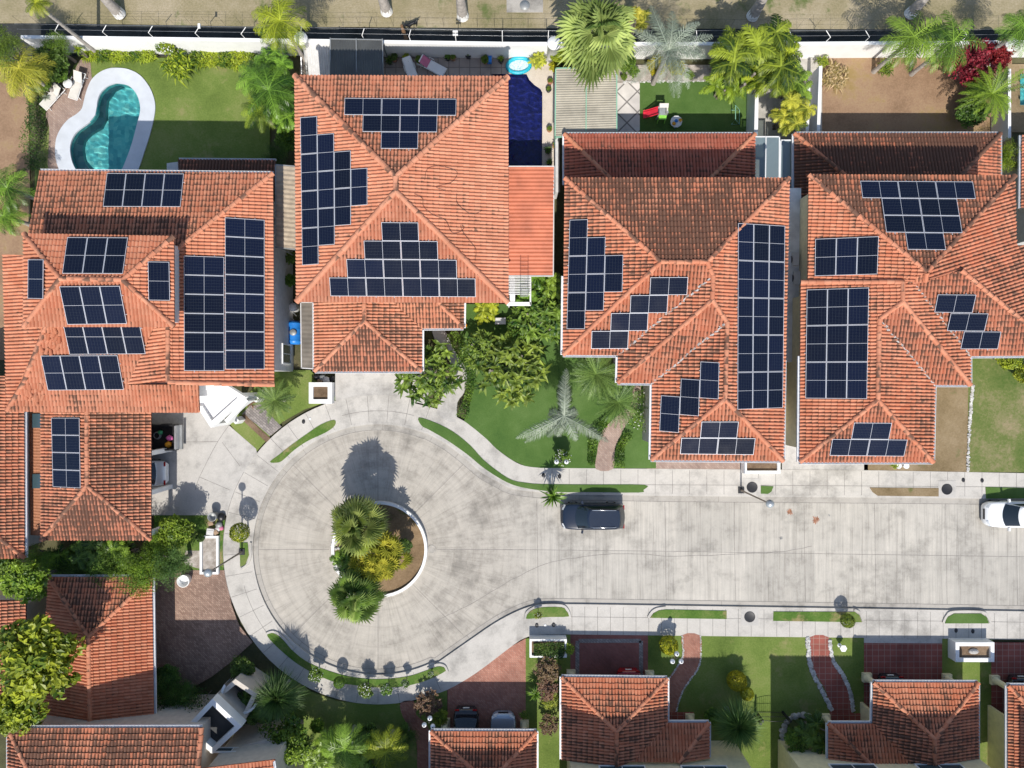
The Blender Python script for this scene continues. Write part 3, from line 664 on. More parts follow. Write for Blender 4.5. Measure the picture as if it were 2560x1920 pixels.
# ================================================================ row along the bottom edge
PALE[0] = .12
E6 = 2.6
def street_house(nm, lab, main, ridge, porch=None, porch_valley=None, wallm='cream', g=(.4, .5), tall=None):
    root = house((main[0][0] + main[1][0]) / 2, main[0][1] + 120, nm, lab)
    nw, ne = P(*main[0], E6), P(*main[1], E6); pn = Plane(main[0], main[1], E6, .25, ridge)
    r0 = pn.at(*ridge); sy = 1915 if porch else 2000
    r1 = Vector((r0.x, P(0, sy, r0.z).y, r0.z)); yb = r1.y
    sw, se = Vector((nw.x, yb, E6)), Vector((ne.x, yb, E6))
    faces = [([nw, ne, r0], g[0], 0, .25), ([nw, r0, r1, sw], g[1], 0, -.1)]
    ridges = [(nw, r0, .3), (ne, r0, .3), (r0, r1, .5)]; gut = [(nw, ne, (0, 1, 0))]
    if porch and porch[1][0] > main[1][0]:
        pnw, pne, val, hip = P(*porch[0], E6), P(*porch[1], E6), porch[2], porch[3]; pp_ = Plane(porch[0], porch[1], E6, .25, val)
        v = pp_.at(*val); hp = pp_.at(*hip); faces += [([ne, pnw, v, r1, r0], g[1], 0), ([pnw, pne, hp, v], .3, 0), ([pne, Vector((pne.x, hp.y, E6)), hp], .3, 0)]
        ridges += [(pne, hp, .4)]; gut += [(pnw, pne, (0, 1, 0)), (pne, Vector((pne.x, hp.y, E6)), (1, 0, 0)), (nw, sw, (-1, 0, 0)), (ne, pnw, (1, 0, 0))]
        foot = [nw, ne, pnw, pne, Vector((pne.x, hp.y, 0)), Vector((nw.x, hp.y, 0))]
    elif porch:
        pnw, pne, val, hip = P(*porch[0], E6), P(*porch[1], E6), porch[2], porch[3]; pp_ = Plane(porch[0], porch[1], E6, .25, val)
        v = pp_.at(*val); hp = pp_.at(*hip); faces[1] = ([nw, r0, r1, v, pne], g[1], 0); faces += [([ne, se, r1, r0], g[1], 0), ([pnw, pne, v, hp], .4, 0), ([pnw, hp, Vector((pnw.x, hp.y, E6))], .4, 0)]
        ridges += [(pnw, hp, .4)]; gut += [(pnw, pne, (0, 1, 0)), (pnw, Vector((pnw.x, hp.y, E6)), (-1, 0, 0)), (ne, se, (1, 0, 0)), (nw, pne, (-1, 0, 0))]
        foot = [ne, nw, pne, pnw, Vector((pnw.x, hp.y, 0)), Vector((ne.x, hp.y, 0))]
    else:
        faces += [([ne, se, r1, r0], g[1], 0)]; gut += [(nw, sw, (-1, 0, 0)), (ne, se, (1, 0, 0))]; foot = [nw, ne, se, sw]
    roof_part(root, faces, ridges, gut)
    # house wall behind the garage: the garage itself stays open to the street
    ws = [tuple(p[:2]) for p in foot]
    back = MB(); ys = min(p[1] for p in ws); xs = [p[0] for p in ws]
    x0, x1, ye = tall or (min(xs) + .4, max(xs) - .4, ys + .1); wy = min(ys + .1, ye - .25)
    back.prism([(x0 + .5, wy), (x1 - .5, wy), (x1 - .5, ys - 9), (x0 + .5, ys - 9)], 0, E2); obj('wall', back, M[wallm], root)
    ev = [Vector((x0, ye, E2 + .05)), Vector((x1, ye, E2 + .05)), Vector((x1 - 4, ye - 4.5, E2 + 1.0)), Vector((x0 + 4, ye - 4.5, E2 + 1.0))]
    roof_part(root, [(ev, .4, 0), ([ev[0], ev[3], Vector((x0, ye - 9, E2 + .05))], .4, 0), ([ev[1], Vector((x1, ye - 9, E2 + .05)), ev[2]], .4, 0)], [(ev[0], ev[3], .4), (ev[1], ev[2], .4)])
    for xx in (.3, .72):
        window_part(root, (x0 + (x1 - x0) * xx, wy, 4.2), (3.0, 1.6), math.pi / 2)
    for x in (nw.x + .5, ne.x - .5):
        side = MB(); side.box((x, (nw.y + ys) / 2 - 1.2, 1.28), (.2, abs(nw.y - ys) - 2.6, 2.5)); obj('side_wall', side, M[wallm], root)
    return root, ys
def column(root, base, m='cream'):
    x, y, _ = P(*base, 0); c = MB(); c.box((x, y, .18), (.62, .62, .36)); c.lathe((x, y, .36), [(.27, 0), (.27, .05), (.21, .1), (.19, 2.0), (.25, 2.05), (.25, 2.16)], n=16); obj('column', c, M[m], root)
h6, y6 = street_house('tiled_house', 'low tiled garage roof at bottom centre with two cars parked at its front', [(1077, 1827), (1341, 1828)], (1222, 1958), wallm='beige', g=(.45, .45), tall=(-11.8, 1.6, -27.7))
column(h6, (1115, 1803)); column(h6, (1311, 1808))
h7, y7 = street_house('tiled_house', 'tiled bottom row house with blackened slopes and a red car under its eave', [(1404, 1692), (1668, 1695)], (1541, 1828),
                      [(1668, 1806), (1772, 1806), (1582, 1904), (1698, 1906)], g=(.36, .5), tall=(3.4, 16.3, -25.1))
column(h7, (1427, 1682)); column(h7, (1622, 1684)); column(h7, (1722, 1791))
h8, y8 = street_house('tiled_house', 'tiled bottom row house right of centre, left porch lower, beside red tiled driveway', [(2182, 1705), (2444, 1706)], (2335, 1846),
                      [(2070, 1808), (2180, 1808), (2280, 1912), (2176, 1910)], g=(.36, .55), tall=(18.4, 32, -25.0))
column(h8, (2163, 1690)); column(h8, (2362, 1692)); column(h8, (2060, 1792)); column(h8, (2160, 1793))
h9, y9 = street_house('tiled_house', 'tiled house at bottom right corner mostly outside the photo with cream columns', [(2518, 1713), (2790, 1716)], (2655, 1850), g=(.36, .55), tall=(34, 50, -25.0))
column(h9, (2481, 1696)); column(h9, (2484, 1866))
# ================================================================ solar panels
def cell_mat():
    m, t, b = nodes_of('solar_cells'); uv = N(t, 'UVMap').outputs[0]; sp = N(t, 'SeparateXYZ'); L(t, uv, sp.inputs[0])
    def line(o, n, wd):
        f = math_n(t, 'FRACT', math_n(t, 'MULTIPLY', o, n)); return math_n(t, 'LESS_THAN', math_n(t, 'ABSOLUTE', math_n(t, 'SUBTRACT', f, .5)), wd)
    a = math_n(t, 'MAXIMUM', line(math_n(t, 'ADD', sp.outputs[0], 0), 6, .028), line(sp.outputs[1], 12 * 2, .045))
    oi = N(t, 'ObjectInfo').outputs['Random']
    base = mixc(t, oi, (.0012, .0026, .011), (.003, .006, .024))
    L(t, mixc(t, math_n(t, 'MULTIPLY', a, .4), base, (.08, .095, .10)), b.inputs['Base Color'])
    n = noise(t, pos(t), .7, 4); L(t, ramp(t, n, [(.3, (.10, .10, .10)), (.7, (.26, .26, .26))]), b.inputs['Roughness'])
    b.inputs['Specular IOR Level'].default_value = .45; return m
M['cells'] = cell_mat(); M['alu'] = plain('aluminium_frame', (.62, .63, .66), .4, .25, var=.05)
ORD = ['first', 'second', 'third', 'fourth', 'fifth', 'sixth', 'seventh', 'eighth', 'ninth', 'tenth']
def panel(pts, split, label, group, nrm):
    # pts: TL, TR, BR, BL on the roof ; split 'v' two halves stacked, 'h' side by side
    c = sum(pts, Vector()) / 4; root = thing('solar_panel', c, label, 'solar panel', group)
    TL, TR, BR, BL = pts
    def q(u, v, z): return TL.lerp(TR, u).lerp(BL.lerp(BR, u), v) + nrm * z
    lu, lv = (TR - TL).length, (BL - TL).length; fu, fv = .024 / lu, .024 / lv
    f = MB(); g = .006
    def bar(u0, u1, v0, v1, z0=-.02, z1=.022):
        t = [q(u0, v0, z1), q(u1, v0, z1), q(u1, v1, z1), q(u0, v1, z1)]; bt = [q(u0, v0, z0), q(u1, v0, z0), q(u1, v1, z0), q(u0, v1, z0)]
        f.face(t)
        for i in range(4): f.face([bt[i], bt[(i + 1) % 4], t[(i + 1) % 4], t[i]])
    bar(g, 1 - g, g, g + fv); bar(g, 1 - g, 1 - g - fv, 1 - g); bar(g, g + fu, g + fv, 1 - g - fv); bar(1 - g - fu, 1 - g, g + fv, 1 - g - fv)
    if split == 'v': bar(g + fu, 1 - g - fu, .5 - fv * .35, .5 + fv * .35, 0, .018)
    else: bar(.5 - fu * .35, .5 + fu * .35, g + fv, 1 - g - fv, 0, .018)
    obj('frame', f, M['alu'], root)
    s = MB(); e = .004
    cn = [q(g + fu, g + fv, e), q(1 - g - fu, g + fv, e), q(1 - g - fu, 1 - g - fv, e), q(g + fu, 1 - g - fv, e)]
    uvs = [(0, 1), (1, 1), (1, 0), (0, 0)] if split == 'v' else [(0, 0), (0, 1), (1, 1), (1, 0)]
    s.face(cn, 0, uvs); obj('cell_sheet', s, M['cells'], root)
    rl = MB(); A, B = (TL, BL) if split == 'h' else (TL, TR)
    for t in (.25, .75):
        if split == 'v': a_, b_ = q(-.06, t, -.06), q(1.06, t, -.06)
        else: a_, b_ = q(t, -.08, -.06), q(t, 1.08, -.06)
        d = (b_ - a_); rl.tube([a_, b_], .022, n=4, smooth=False)
        for s_ in (.1, .9): rl.tube([a_.lerp(b_, s_), a_.lerp(b_, s_) - nrm * .1], .02, n=4, smooth=False)
    obj('mounting_rail', rl, M['alu'], root)
def array(desc, quad, nc, nr, cells, split, plane, lift=.2):
    # cells: list of (col,row) of each panel's first half; halves run down ('v') or across ('h')
    n = -plane.q * plane.slope + Vector((0, 0, 1)); n.normalize()
    def at(u, v):
        x = [quad[0][i] + (quad[1][i] - quad[0][i]) * u for i in (0, 1)]; y = [quad[3][i] + (quad[2][i] - quad[3][i]) * u for i in (0, 1)]
        px, py = (x[i] + (y[i] - x[i]) * v for i in (0, 1))
        r = P(px, py, 0) - Vector((0, 0, H)); o = Vector((0, 0, H)); a = plane.a + Vector((0, 0, lift))
        num = plane.slope * (o - a).dot(plane.q) - (o.z - a.z); den = r.z - plane.slope * r.dot(plane.q)
        return o + r * (num / den)
    rows = sorted(set(c[1] for c in cells)); cols = sorted(set(c[0] for c in cells))
    for c, r in cells:
        du, dv = (1, 2) if split == 'v' else (2, 1)
        pts = [at(c / nc, r / nr), at((c + du) / nc, r / nr), at((c + du) / nc, (r + dv) / nr), at(c / nc, (r + dv) / nr)]
        if len(cells) == 1: lab = 'lone black solar panel ' + desc
        elif split == 'v':
            col = [x for x in cells if x[0] == c]
            if len(col) == 1: lab = f'{ORD[cols.index(c)]} solar panel from left ' + desc
            elif len(cols) == 1: lab = f'{ORD[sorted(x[1] for x in col).index(r)]} solar panel down ' + desc
            else: lab = f'{ORD[sorted(x[1] for x in col).index(r)]} panel down {ORD[cols.index(c)]} column ' + desc
        else:
            row = sorted(x[0] for x in cells if x[1] == r)
            if len(rows) == 1: lab = f'{ORD[row.index(c)]} solar panel from left ' + desc
            elif len(row) == 1: lab = f'single panel in {ORD[rows.index(r)]} row ' + desc if len(rows) > 1 else desc
            else: lab = f'{ORD[row.index(c)]} panel along {ORD[rows.index(r)]} row ' + desc
        panel(pts, split, lab, 'solar panels ' + desc, n)
def native(c, r, *pts): return Z(c, r, *pts)
array('of four on rear slope above the bean pool', [(267.7, 432.6), (460, 434), (451.4, 517.6), (257.5, 517)], 4, 2, [(i, 0) for i in range(4)], 'v', NP1)
array('of three on the small top tier, rear side', Z(0, 1, (583, 390), (1107, 393), (1062, 708), (538, 706)), 3, 2, [(i, 0) for i in range(3)], 'v', DN)
DWP = Plane((62, 585), (62, 817), ED, .22, (150, 700)); DEP = Plane((436, 592), (437, 817), ED, .22, (300, 700))
array('on left edge slope of the small top tier', Z(0, 1, (243, 582), (377, 582), (373, 925), (240, 922)), 1, 2, [(0, 0)], 'v', DWP, .27)
array('on right hip slope of the small top tier', Z(0, 1, (1277, 600), (1463, 603), (1470, 940), (1283, 937)), 1, 2, [(0, 0)], 'v', DEP)
array('of three on the small top tier, front side', Z(0, 1, (512, 815), (1035, 810), (1098, 1140), (583, 1147)), 3, 2, [(i, 0) for i in range(3)], 'v', DS)
array('in the four tucked under the top tier eave', Z(0, 1, (535, 1095), (1200, 1102), (1260, 1400), (603, 1405)), 4, 2, [(i, 0) for i in range(4)], 'v', SP1)
array('in the lowest four, among broken tiles', [(101.9, 888.9), (293.7, 888), (310, 974.5), (120, 976)], 4, 2, [(i, 0) for i in range(4)], 'v', SP1, .2)
array('in the shorter left stack of six, long right slope', Z(0, 1, (1587, 550), (1938, 562), (1940, 1545), (1589, 1545)), 2, 6, [(0, r) for r in range(6)], 'h', EP1)
array('in the taller right stack of eight, long right slope', Z(0, 1, (1942, 220), (2287, 242), (2287, 1532), (1946, 1532)), 2, 8, [(0, r) for r in range(8)], 'h', EP1)
W2P = Plane((738, 190), (742, 755), E2, .2, (1000, 470))
array('of inverted triangle on pyramid roof', Z(1, 0, (765, 847), (1733, 855), (1722, 1287), (755, 1283)), 6, 3, [(0, 0), (2, 0), (4, 0), (1, 1), (3, 1), (2, 2)], 'h', N2)
array('of left side stepped array on pyramid roof', [(750.8, 293.7), (918.6, 280), (918.6, 652), (755.7, 663.7)], 4, 8, [(0, 0), (0, 2), (0, 4), (0, 6), (1, 1), (1, 3), (1, 5), (2, 2), (2, 4), (3, 3)], 'v', W2P)
array('of big front triangle on pyramid roof', Z(1, 1, (598, 258), (1886, 268), (1900, 908), (643, 900)), 8, 4, [(3, 0), (2, 1), (4, 1), (1, 2), (3, 2), (5, 2), (0, 3), (2, 3), (4, 3), (6, 3)], 'h', S2)
array('on left slope beside brown rear slope', Z(2, 1, (498, 240), (970, 223), (945, 1185), (472, 1185)), 3, 6, [(0, 0), (0, 2), (0, 4), (1, 1), (1, 3), (2, 2)], 'v', WW)
S3a = Plane((1407, 887), (1545, 888), E2, .2, (1650, 700)); W3c = Plane((1630, 958), (1627, 1149), E2, .2, (1800, 1000)); S3c = Plane((1627, 1149), (1957, 1152), E2, .2, (1800, 1000))
array('of shiny diagonal staircase left of white valley', Z(2, 1, (703, 742), (1523, 735), (1483, 1350), (682, 1355)), 5, 4, [(3, 0), (2, 1), (1, 2), (0, 3)], 'h', S3a)
array('in the trio stepping down to left near front hip', [(1657, 898), (1798.5, 906.2), (1794, 1091), (1648.3, 1078)], 3, 4, [(2, 0), (1, 1), (0, 2)], 'v', W3c)
array('of three on front hip, left of white planter', Z(2, 2, (1475, 325), (2122, 325), (2087, 612), (1450, 605)), 4, 2, [(1, 0), (0, 1), (2, 1)], 'h', S3c)
array('of long triple bank beside grey side passage', [(1845.1, 557.5), (1962.5, 564.5), (1956.7, 1020), (1843.4, 1024.2)], 3, 10, [(c, r) for c in (0, 1, 2) for r in range(0, 10, 2)], 'v', EE)
array('of rear array narrowing downward, rust roof', [(2150, 452.3), (2432, 454.3), (2461, 626), (2173, 623)], 6, 4, [(0, 0), (2, 0), (4, 0), (1, 1), (3, 1), (1, 2), (3, 2), (2, 3)], 'h', N4)
array('in group of three left of the rear peak', Z(3, 1, (408, 405), (957, 382), (945, 712), (403, 728)), 3, 2, [(i, 0) for i in range(3)], 'v', W4)
array('in block of nine above cream side wall', [(2016.9, 723.9), (2172.3, 718.7), (2167.4, 997.6), (2013.2, 996.2)], 3, 6, [(c, r) for c in range(3) for r in (0, 2, 4)], 'v', W5)
for nm, qd in (('uppermost of three stepping down right on rust roof', ((1465, 885), (1800, 888), (1765, 1045), (1435, 1040))),
               ('middle of three stepping down right on rust roof', ((1577, 1048), (1905, 1050), (1870, 1203), (1543, 1200))),
               ('lowest of three stepping down right on rust roof', ((1693, 1205), (2015, 1207), (1985, 1357), (1660, 1357)))):
    array(nm, Z(3, 1, *qd), 2, 1, [(0, 0)], 'h', S4)
S5c = Plane((1998, 1155), (2331, 1155), E2, .2, (2190, 1050))
array('of three on front hip, above dry lawn edge', Z(3, 2, (577, 332), (1237, 337), (1175, 625), (530, 618)), 4, 2, [(1, 0), (0, 1), (2, 1)], 'h', S5c)
array('on weathered garage wing beside brown plank awning', Z(0, 2, (443, 292), (688, 292), (697, 900), (457, 888)), 2, 4, [(0, r) for r in range(4)], 'h', GW)
# ---------------------------------------------------------------- ground, road, pavements
G = {'soil': M['soil'], 'gravel': M['gravel']}
G['base'] = ground_mat('dark_soil_ground', [(.055, .05, .028), (.085, .085, .04), (.13, .115, .065)], .4, 9)
G['dry'] = ground_mat('dry_field_grass', [(.165, .155, .07), (.295, .25, .15), (.42, .355, .25)], .22, 7, spots=((.12, .15, .05), .35, .56))
G['lawn'] = ground_mat('lawn_grass', [(.085, .13, .026), (.145, .205, .045), (.235, .255, .09)], .25, 9, spots=((.255, .245, .10), .4, .57))
G['verge'] = ground_mat('verge_grass', [(.045, .10, .015), (.09, .17, .03), (.19, .22, .07)], .45, 10, spots=((.26, .22, .10), .5, .56))
G['turf'] = ground_mat('bright_turf', [(.05, .11, .024), (.08, .15, .034), (.115, .19, .055)], .3, 14)
G['brown'] = ground_mat('bare_earth', [(.20, .125, .075), (.31, .20, .125), (.38, .27, .16)], .3, 8, spots=((.30, .21, .09), .3, .55))
G['patchy'] = ground_mat('patchy_grass', [(.06, .115, .02), (.135, .165, .05), (.29, .235, .14)], .3, 6)
G['drygrass'] = ground_mat('brown_dry_grass', [(.15, .11, .055), (.235, .175, .10), (.31, .24, .15)], .4, 8, spots=((.09, .12, .03), .5, .6))
G['strip'] = ground_mat('wall_shade_gravel', [(.022, .024, .023), (.04, .043, .042), (.07, .074, .07)], .7, 16)  # gravel, darkened further to stand in for the boundary wall's shadow
G['road'] = concrete_mat('road_concrete', (.45, .425, .38), .7, True, .60)
G['walk'] = concrete_mat('pavement_concrete', (.50, .475, .435), 0, dark=.60)
G['drive'] = concrete_mat('drive_concrete', (.47, .45, .42), 0, dark=.56)
G['gutter'] = concrete_mat('gutter_concrete', (.40, .375, .335), 0, dark=.55)
G['joint'] = plain('joint_line', (.215, .20, .185), .95, var=.3, scale=4)
G['paver'] = brick_mat('pink_pavers', (.34, .235, .19), (.45, .34, .28), (.28, .23, .2), (.24, .12), rad(45))
G['paver2'] = brick_mat('brown_brick_drive', (.26, .16, .12), (.42, .29, .22), (.2, .15, .12), (.22, .11), rad(45))
G['redbrick'] = brick_mat('red_brick_drive', (.38, .15, .10), (.50, .24, .17), (.28, .17, .13), (.22, .11), rad(45))
G['redtile'] = brick_mat('red_floor_tile', (.30, .085, .062), (.34, .10, .075), (.40, .26, .21), (.42, .42), 0, 0, .018, .5)
G['darkred'] = brick_mat('dark_red_pavers', (.25, .085, .068), (.30, .11, .09), (.22, .12, .10), (.25, .125), rad(45))
G['tile'] = brick_mat('beige_patio_tile', (.33, .285, .25), (.37, .33, .29), (.2, .17, .15), (.75, .75), 0, 0, .03)
G['diamond'] = brick_mat('pale_diamond_tile', (.60, .58, .55), (.68, .66, .63), (.22, .21, .2), (1.05, 1.05), rad(45), 0, .05)
G['cobble'] = brick_mat('grey_cobbles', (.22, .2, .19), (.36, .33, .31), (.14, .13, .12), (.3, .15), rad(40))
def sheet(name, poly, z, mat, px=True, sub=0, skirt=.16, joints=None, jw=.03):
    if sub: poly = smooth_poly(poly, sub)
    mb = MB(); w_ = W2(poly, z) if px else poly; mb.prism(w_, z - skirt, z)
    if joints:
        for j in joints: strip(mb, j, jw, z + .004)
    o = obj(name, mb, [mat, G['joint']]); o['kind'] = 'structure'; return o
def strip(mb, line, wd, z, m=1, px=True):
    p = [P(x, y, z) for x, y in line] if px else [Vector((*q, z)) for q in line]
    for i, (a, b) in enumerate(zip(p, p[1:])):
        d = (b - a); s = Vector((-d.y, d.x, 0)).normalized() * wd / 2; zz_ = Vector((0, 0, .0))
        mb.face([a - s + zz_, b - s + zz_, b + s + zz_, a + s + zz_], m)
g = MB(); g.face([(-220, -220, -.06), (220, -220, -.06), (220, 220, -.06), (-220, 220, -.06)])
o = obj('ground', g, G['base']); o['kind'] = 'structure'
sheet('dry_field', [(-1500, -2500), (4000, -2500), (4000, 76), (2560, 74), (1280, 70), (640, 66), (150, 58), (-1500, 58)], 0.0, G['dry'], skirt=.1)
sheet('gravel_shade_strip', [(-1500, 57), (150, 57), (640, 65), (1280, 69), (2560, 73), (4000, 75), (4000, 140), (-1500, 140)], -.01, G['strip'], skirt=.05)  # outer edge carries wall shadow as dark colour, beyond where the sun casts it
# kerb line: north side, round the turning circle, back along the south side
cx, cy, rr = 945, 1374, 313
def arc(r, a0, a1, n=40, c=(945, 1374)):
    return [(c[0] + r * math.cos(rad(a0 + (a1 - a0) * i / n)), c[1] - r * math.sin(rad(a0 + (a1 - a0) * i / n))) for i in range(n + 1)]
northK = [(2900, 1251), (2560, 1248), (2300, 1245), (1900, 1242), (1640, 1239.5), (1560, 1238), (1440, 1237), (1360, 1232)] + Z(1, 2, (2212, 905), (2080, 840), (1950, 768), (1800, 640), (1650, 525), (1480, 430))
southK = Z(1, 3, (1560, 755), (1850, 552), (2050, 415), (2212, 325)) + [(1322, 1517), (1352, 1511.5), (1420, 1510.5), (1600, 1513), (1920, 1518), (2300, 1524), (2560, 1528.5), (2900, 1533)]
kerb = smooth_poly(northK, 3, False) + arc(rr, 68.5, 295.5, 70) + smooth_poly(southK, 3, False)
# road
rj = [[(1092, 1374), (1280, 1374), (1662, 1378), (2100, 1385), (2900, 1397)]]
for x in (1342, 1488, 1662, 1835, 2010, 2186, 2364, 2540): rj.append([(x, 1251), (x + 4, 1512)])
for a_ in (0, 45, 90, 135, 180, 225, 270, 315): rj.append([(cx + 123 * math.cos(rad(a_)), cy - 123 * math.sin(rad(a_))), (cx + (300 if a_ else 123) * math.cos(rad(a_)), cy - (300 if a_ else 123) * math.sin(rad(a_)))])
rj = [j for j in rj if abs(j[0][0] - j[1][0]) + abs(j[0][1] - j[1][1]) > 2]
# long crack curving across the slabs
crack = smooth_poly([(1085, 1556), (1120, 1538), (1180, 1508), (1300, 1438), (1380, 1406), (1480, 1389), (1570, 1384), (1680, 1390), (1840, 1386), (1960, 1378), (2030, 1366)], 5, False)
crack = [(x + R.uniform(-1.2, 1.2), y + R.uniform(-1.2, 1.2)) for x, y in crack]
road = sheet('road', kerb, 0.0, G['road'], skirt=.05, joints=rj + [crack])
gm = MB(); kw = W2(kerb, .004); ki = inset(kw + [], .0)
def offset_line(line, d):
    out = []
    for i in range(len(line)):
        a_, b_ = Vector(line[max(i - 1, 0)]), Vector(line[min(i + 1, len(line) - 1)]); t = (b_ - a_).normalized(); out.append(tuple(Vector(line[i]) + Vector((-t.y, t.x)) * d))
    return out
ol = offset_line(kw, .40); il = offset_line(kw, 0); side_ = 1
for i in range(len(kw) - 1): gm.face([(*il[i], .005), (*il[i + 1], .005), (*ol[i + 1], .005), (*ol[i], .005)])
for i in range(len(kw) - 1): strip(gm, [ol[i], ol[i + 1]], .03, .009, 1, False)
for i in range(6, len(kw) - 2, 4): strip(gm, [il[i], ol[i]], .022, .009, 1, False)
o = obj('road_gutter', gm, [G['gutter'], G['joint']]); o['kind'] = 'structure'
# pavement all the way round
outerN = [(2900, 1187), (2560, 1183), (2200, 1176), (1920, 1174), (1500, 1171)] + smooth_poly(Z(2, 2, (250, 725), (110, 708), (0, 658)) + Z(1, 2, (2080, 562), (1990, 472), (1900, 395), (1805, 325), (1700, 270), (1560, 215), (1380, 170)), 3, False)
outerS = smooth_poly(Z(1, 3, (1480, 1040), (1650, 985), (1900, 840), (2212, 605)) + [(1310, 1596), (1345, 1587), (1420, 1586)], 3, False) + [(1600, 1588), (1920, 1592), (2300, 1596), (2560, 1599), (2900, 1604)]
outer = outerN + arc(387, 74, 291, 60)[1:] + outerS
# pavement joints
pj = []
for a_ in list(range(70, 300, 8)): pj.append([(cx + 318 * math.cos(rad(a_)), cy - 318 * math.sin(rad(a_))), (cx + 385 * math.cos(rad(a_)), cy - 385 * math.sin(rad(a_)))])
for x in range(1380, 2600, 43): pj.append([(x, 1173 + (x - 1380) * .007), (x, 1240 + (x - 1380) * .006)])
for x in range(1430, 2600, 32): pj.append([(x, 1515 + (x - 1430) * .011), (x, 1586 + (x - 1430) * .011)])
pj.append([(1375, 1211), (1900, 1213), (2600, 1218)]); pj.append([(1425, 1542), (1900, 1547), (2600, 1556)])
pj.append(arc(347, 75, 105, 14)); pj.append(arc(387.5, 150, 200, 14)); pj.append(arc(347, 195, 232, 14))
pav = sheet('pavement', kerb + outer[::-1], .12, G['walk'], skirt=.2, joints=pj)
# a raised lip of lighter concrete along the kerb
lp = MB(); l0 = W2(kerb, .12); l1 = offset_line(l0, -.16)
for i in range(len(l0) - 1): lp.face([(*l0[i], .126), (*l0[i + 1], .126), (*l1[i + 1], .126), (*l1[i], .126)])
o = obj('kerb', lp, G['walk']); o['kind'] = 'structure'
# verges
def verge(poly, mat='verge', sub=3): return sheet('verge', smooth_poly(poly, sub) if sub else poly, .15, G[mat], skirt=.04)
verge(Z(1, 2, (120, 672), (200, 610), (280, 545), (440, 430), (560, 350), (675, 310), (680, 360), (600, 420), (450, 490), (330, 570), (230, 660), (180, 680)))
verge(Z(1, 2, (1405, 290), (1540, 330), (1700, 410), (1850, 530), (1960, 650), (2090, 755), (2212, 830)) + Z(2, 2, (120, 853), (260, 865), (700, 869), (1145, 872), (1135, 915), (1095, 938), (640, 934), (400, 934), (150, 905), (0, 868)) + Z(1, 2, (2080, 800), (1950, 712), (1830, 612), (1650, 485), (1500, 398), (1430, 360)), 'turf')
verge(Z(2, 2, (2150, 880), (2212, 882)) + Z(3, 2, (48, 885), (30, 930), (0, 950)) + Z(2, 2, (2150, 948)), 'turf', 0)
verge(Z(3, 2, (880, 895), (1475, 900), (1475, 972), (950, 966), (905, 935)), 'drygrass', 0)
verge(Z(3, 2, (1880, 890), (2500, 905), (2500, 990), (1885, 990)), 'turf', 0)
verge(Z(1, 3, (95, 505), (150, 495), (225, 545), (310, 640), (430, 735), (570, 800), (800, 868), (1050, 893), (1300, 870), (1450, 825), (1560, 785), (1620, 790), (1640, 820), (1480, 900), (1300, 950), (1130, 965), (950, 955), (700, 920), (560, 870), (440, 810), (330, 740), (210, 640), (130, 560)))
verge(Z(2, 3, (125, 370), (140, 325), (180, 292), (260, 272), (430, 272), (470, 305), (490, 350), (300, 355)))
verge(Z(2, 3, (1195, 362), (1220, 325), (1270, 298), (1330, 290), (1855, 300), (1855, 372)), 'verge', 0)
verge(Z(3, 3, (48, 308), (750, 310), (790, 340), (812, 400), (45, 388)), 'verge', 0)
verge(Z(3, 3, (1530, 410), (1545, 360), (1610, 325), (1840, 325), (1890, 355), (1910, 410)), 'turf', 0)
verge(Z(0, 2, (2070, 1370), (2140, 1370), (2150, 1480), (2120, 1560), (2075, 1580)), 'verge', 0)
# raised kerbs wrapping the south verges
for cpts in (Z(2, 3, (110, 385), (125, 320), (175, 280), (250, 255), (430, 255), (485, 300), (505, 360)), Z(2, 3, (1178, 360), (1205, 315), (1250, 285), (1330, 272)), Z(3, 3, (745, 293), (790, 315), (825, 395)),
             Z(3, 3, (1515, 405), (1545, 345), (1600, 310), (1840, 310), (1895, 345), (1925, 405)), Z(1, 3, (85, 500), (150, 482), (235, 530), (315, 630)), Z(1, 3, (1480, 800), (1570, 765), (1630, 780), (1655, 830)),
             Z(0, 2, (2165, 1370), (2165, 1480), (2135, 1560), (2080, 1600))):
    kb = MB(); w_ = W2(smooth_poly(cpts, 4, False), .2); a_ = offset_line(w_, .07); b_ = offset_line(w_, -.07)
    for i in range(len(w_) - 1):
        kb.face([(*a_[i], .22), (*a_[i + 1], .22), (*b_[i + 1], .22), (*b_[i], .22)]); kb.face([(*a_[i], .1), (*a_[i + 1], .1), (*a_[i + 1], .22), (*a_[i], .22)]); kb.face([(*b_[i], .1), (*b_[i + 1], .1), (*b_[i + 1], .22), (*b_[i], .22)])
    o = obj('kerb', kb, G['walk']); o['kind'] = 'structure'
# drives
sheet('driveway', [(300, 1025), (500, 1025), (560, 1040), (566, 1058), (640, 1122)] + arc(383, 142, 168, 8) + [(564, 1288), (300, 1288)], .11, G['drive'], skirt=.1,
      joints=[smooth_poly([(590, 1040), (545, 1103), (500, 1190), (488, 1225)], 4, False), [(448, 1105), (545, 1104)], [(500, 1193), (575, 1225)], [(555, 1105), (600, 1165)]])
sheet('driveway', [(838, 905), (1062, 905), (1090, 940), (1060, 1010), (985, 994), (945, 990), (900, 993), (845, 1004), (838, 1000)], .11, G['drive'], skirt=.1)
sheet('garden_path', smooth_poly(Z(1, 1, (1520, 1170), (1620, 1180), (1700, 1345), (1790, 1480), (1825, 1600)) + Z(1, 2, (1800, 70), (1740, 160), (1720, 330), (1560, 250), (1640, 60), (1690, 0)) + Z(1, 1, (1710, 1560), (1650, 1430), (1570, 1340)), 3), .135, G['drive'], skirt=.1)
sheet('driveway', [(1598, 1090), (1850, 1090), (1850, 1173), (1617, 1172)], .12, G['paver'], skirt=.1)
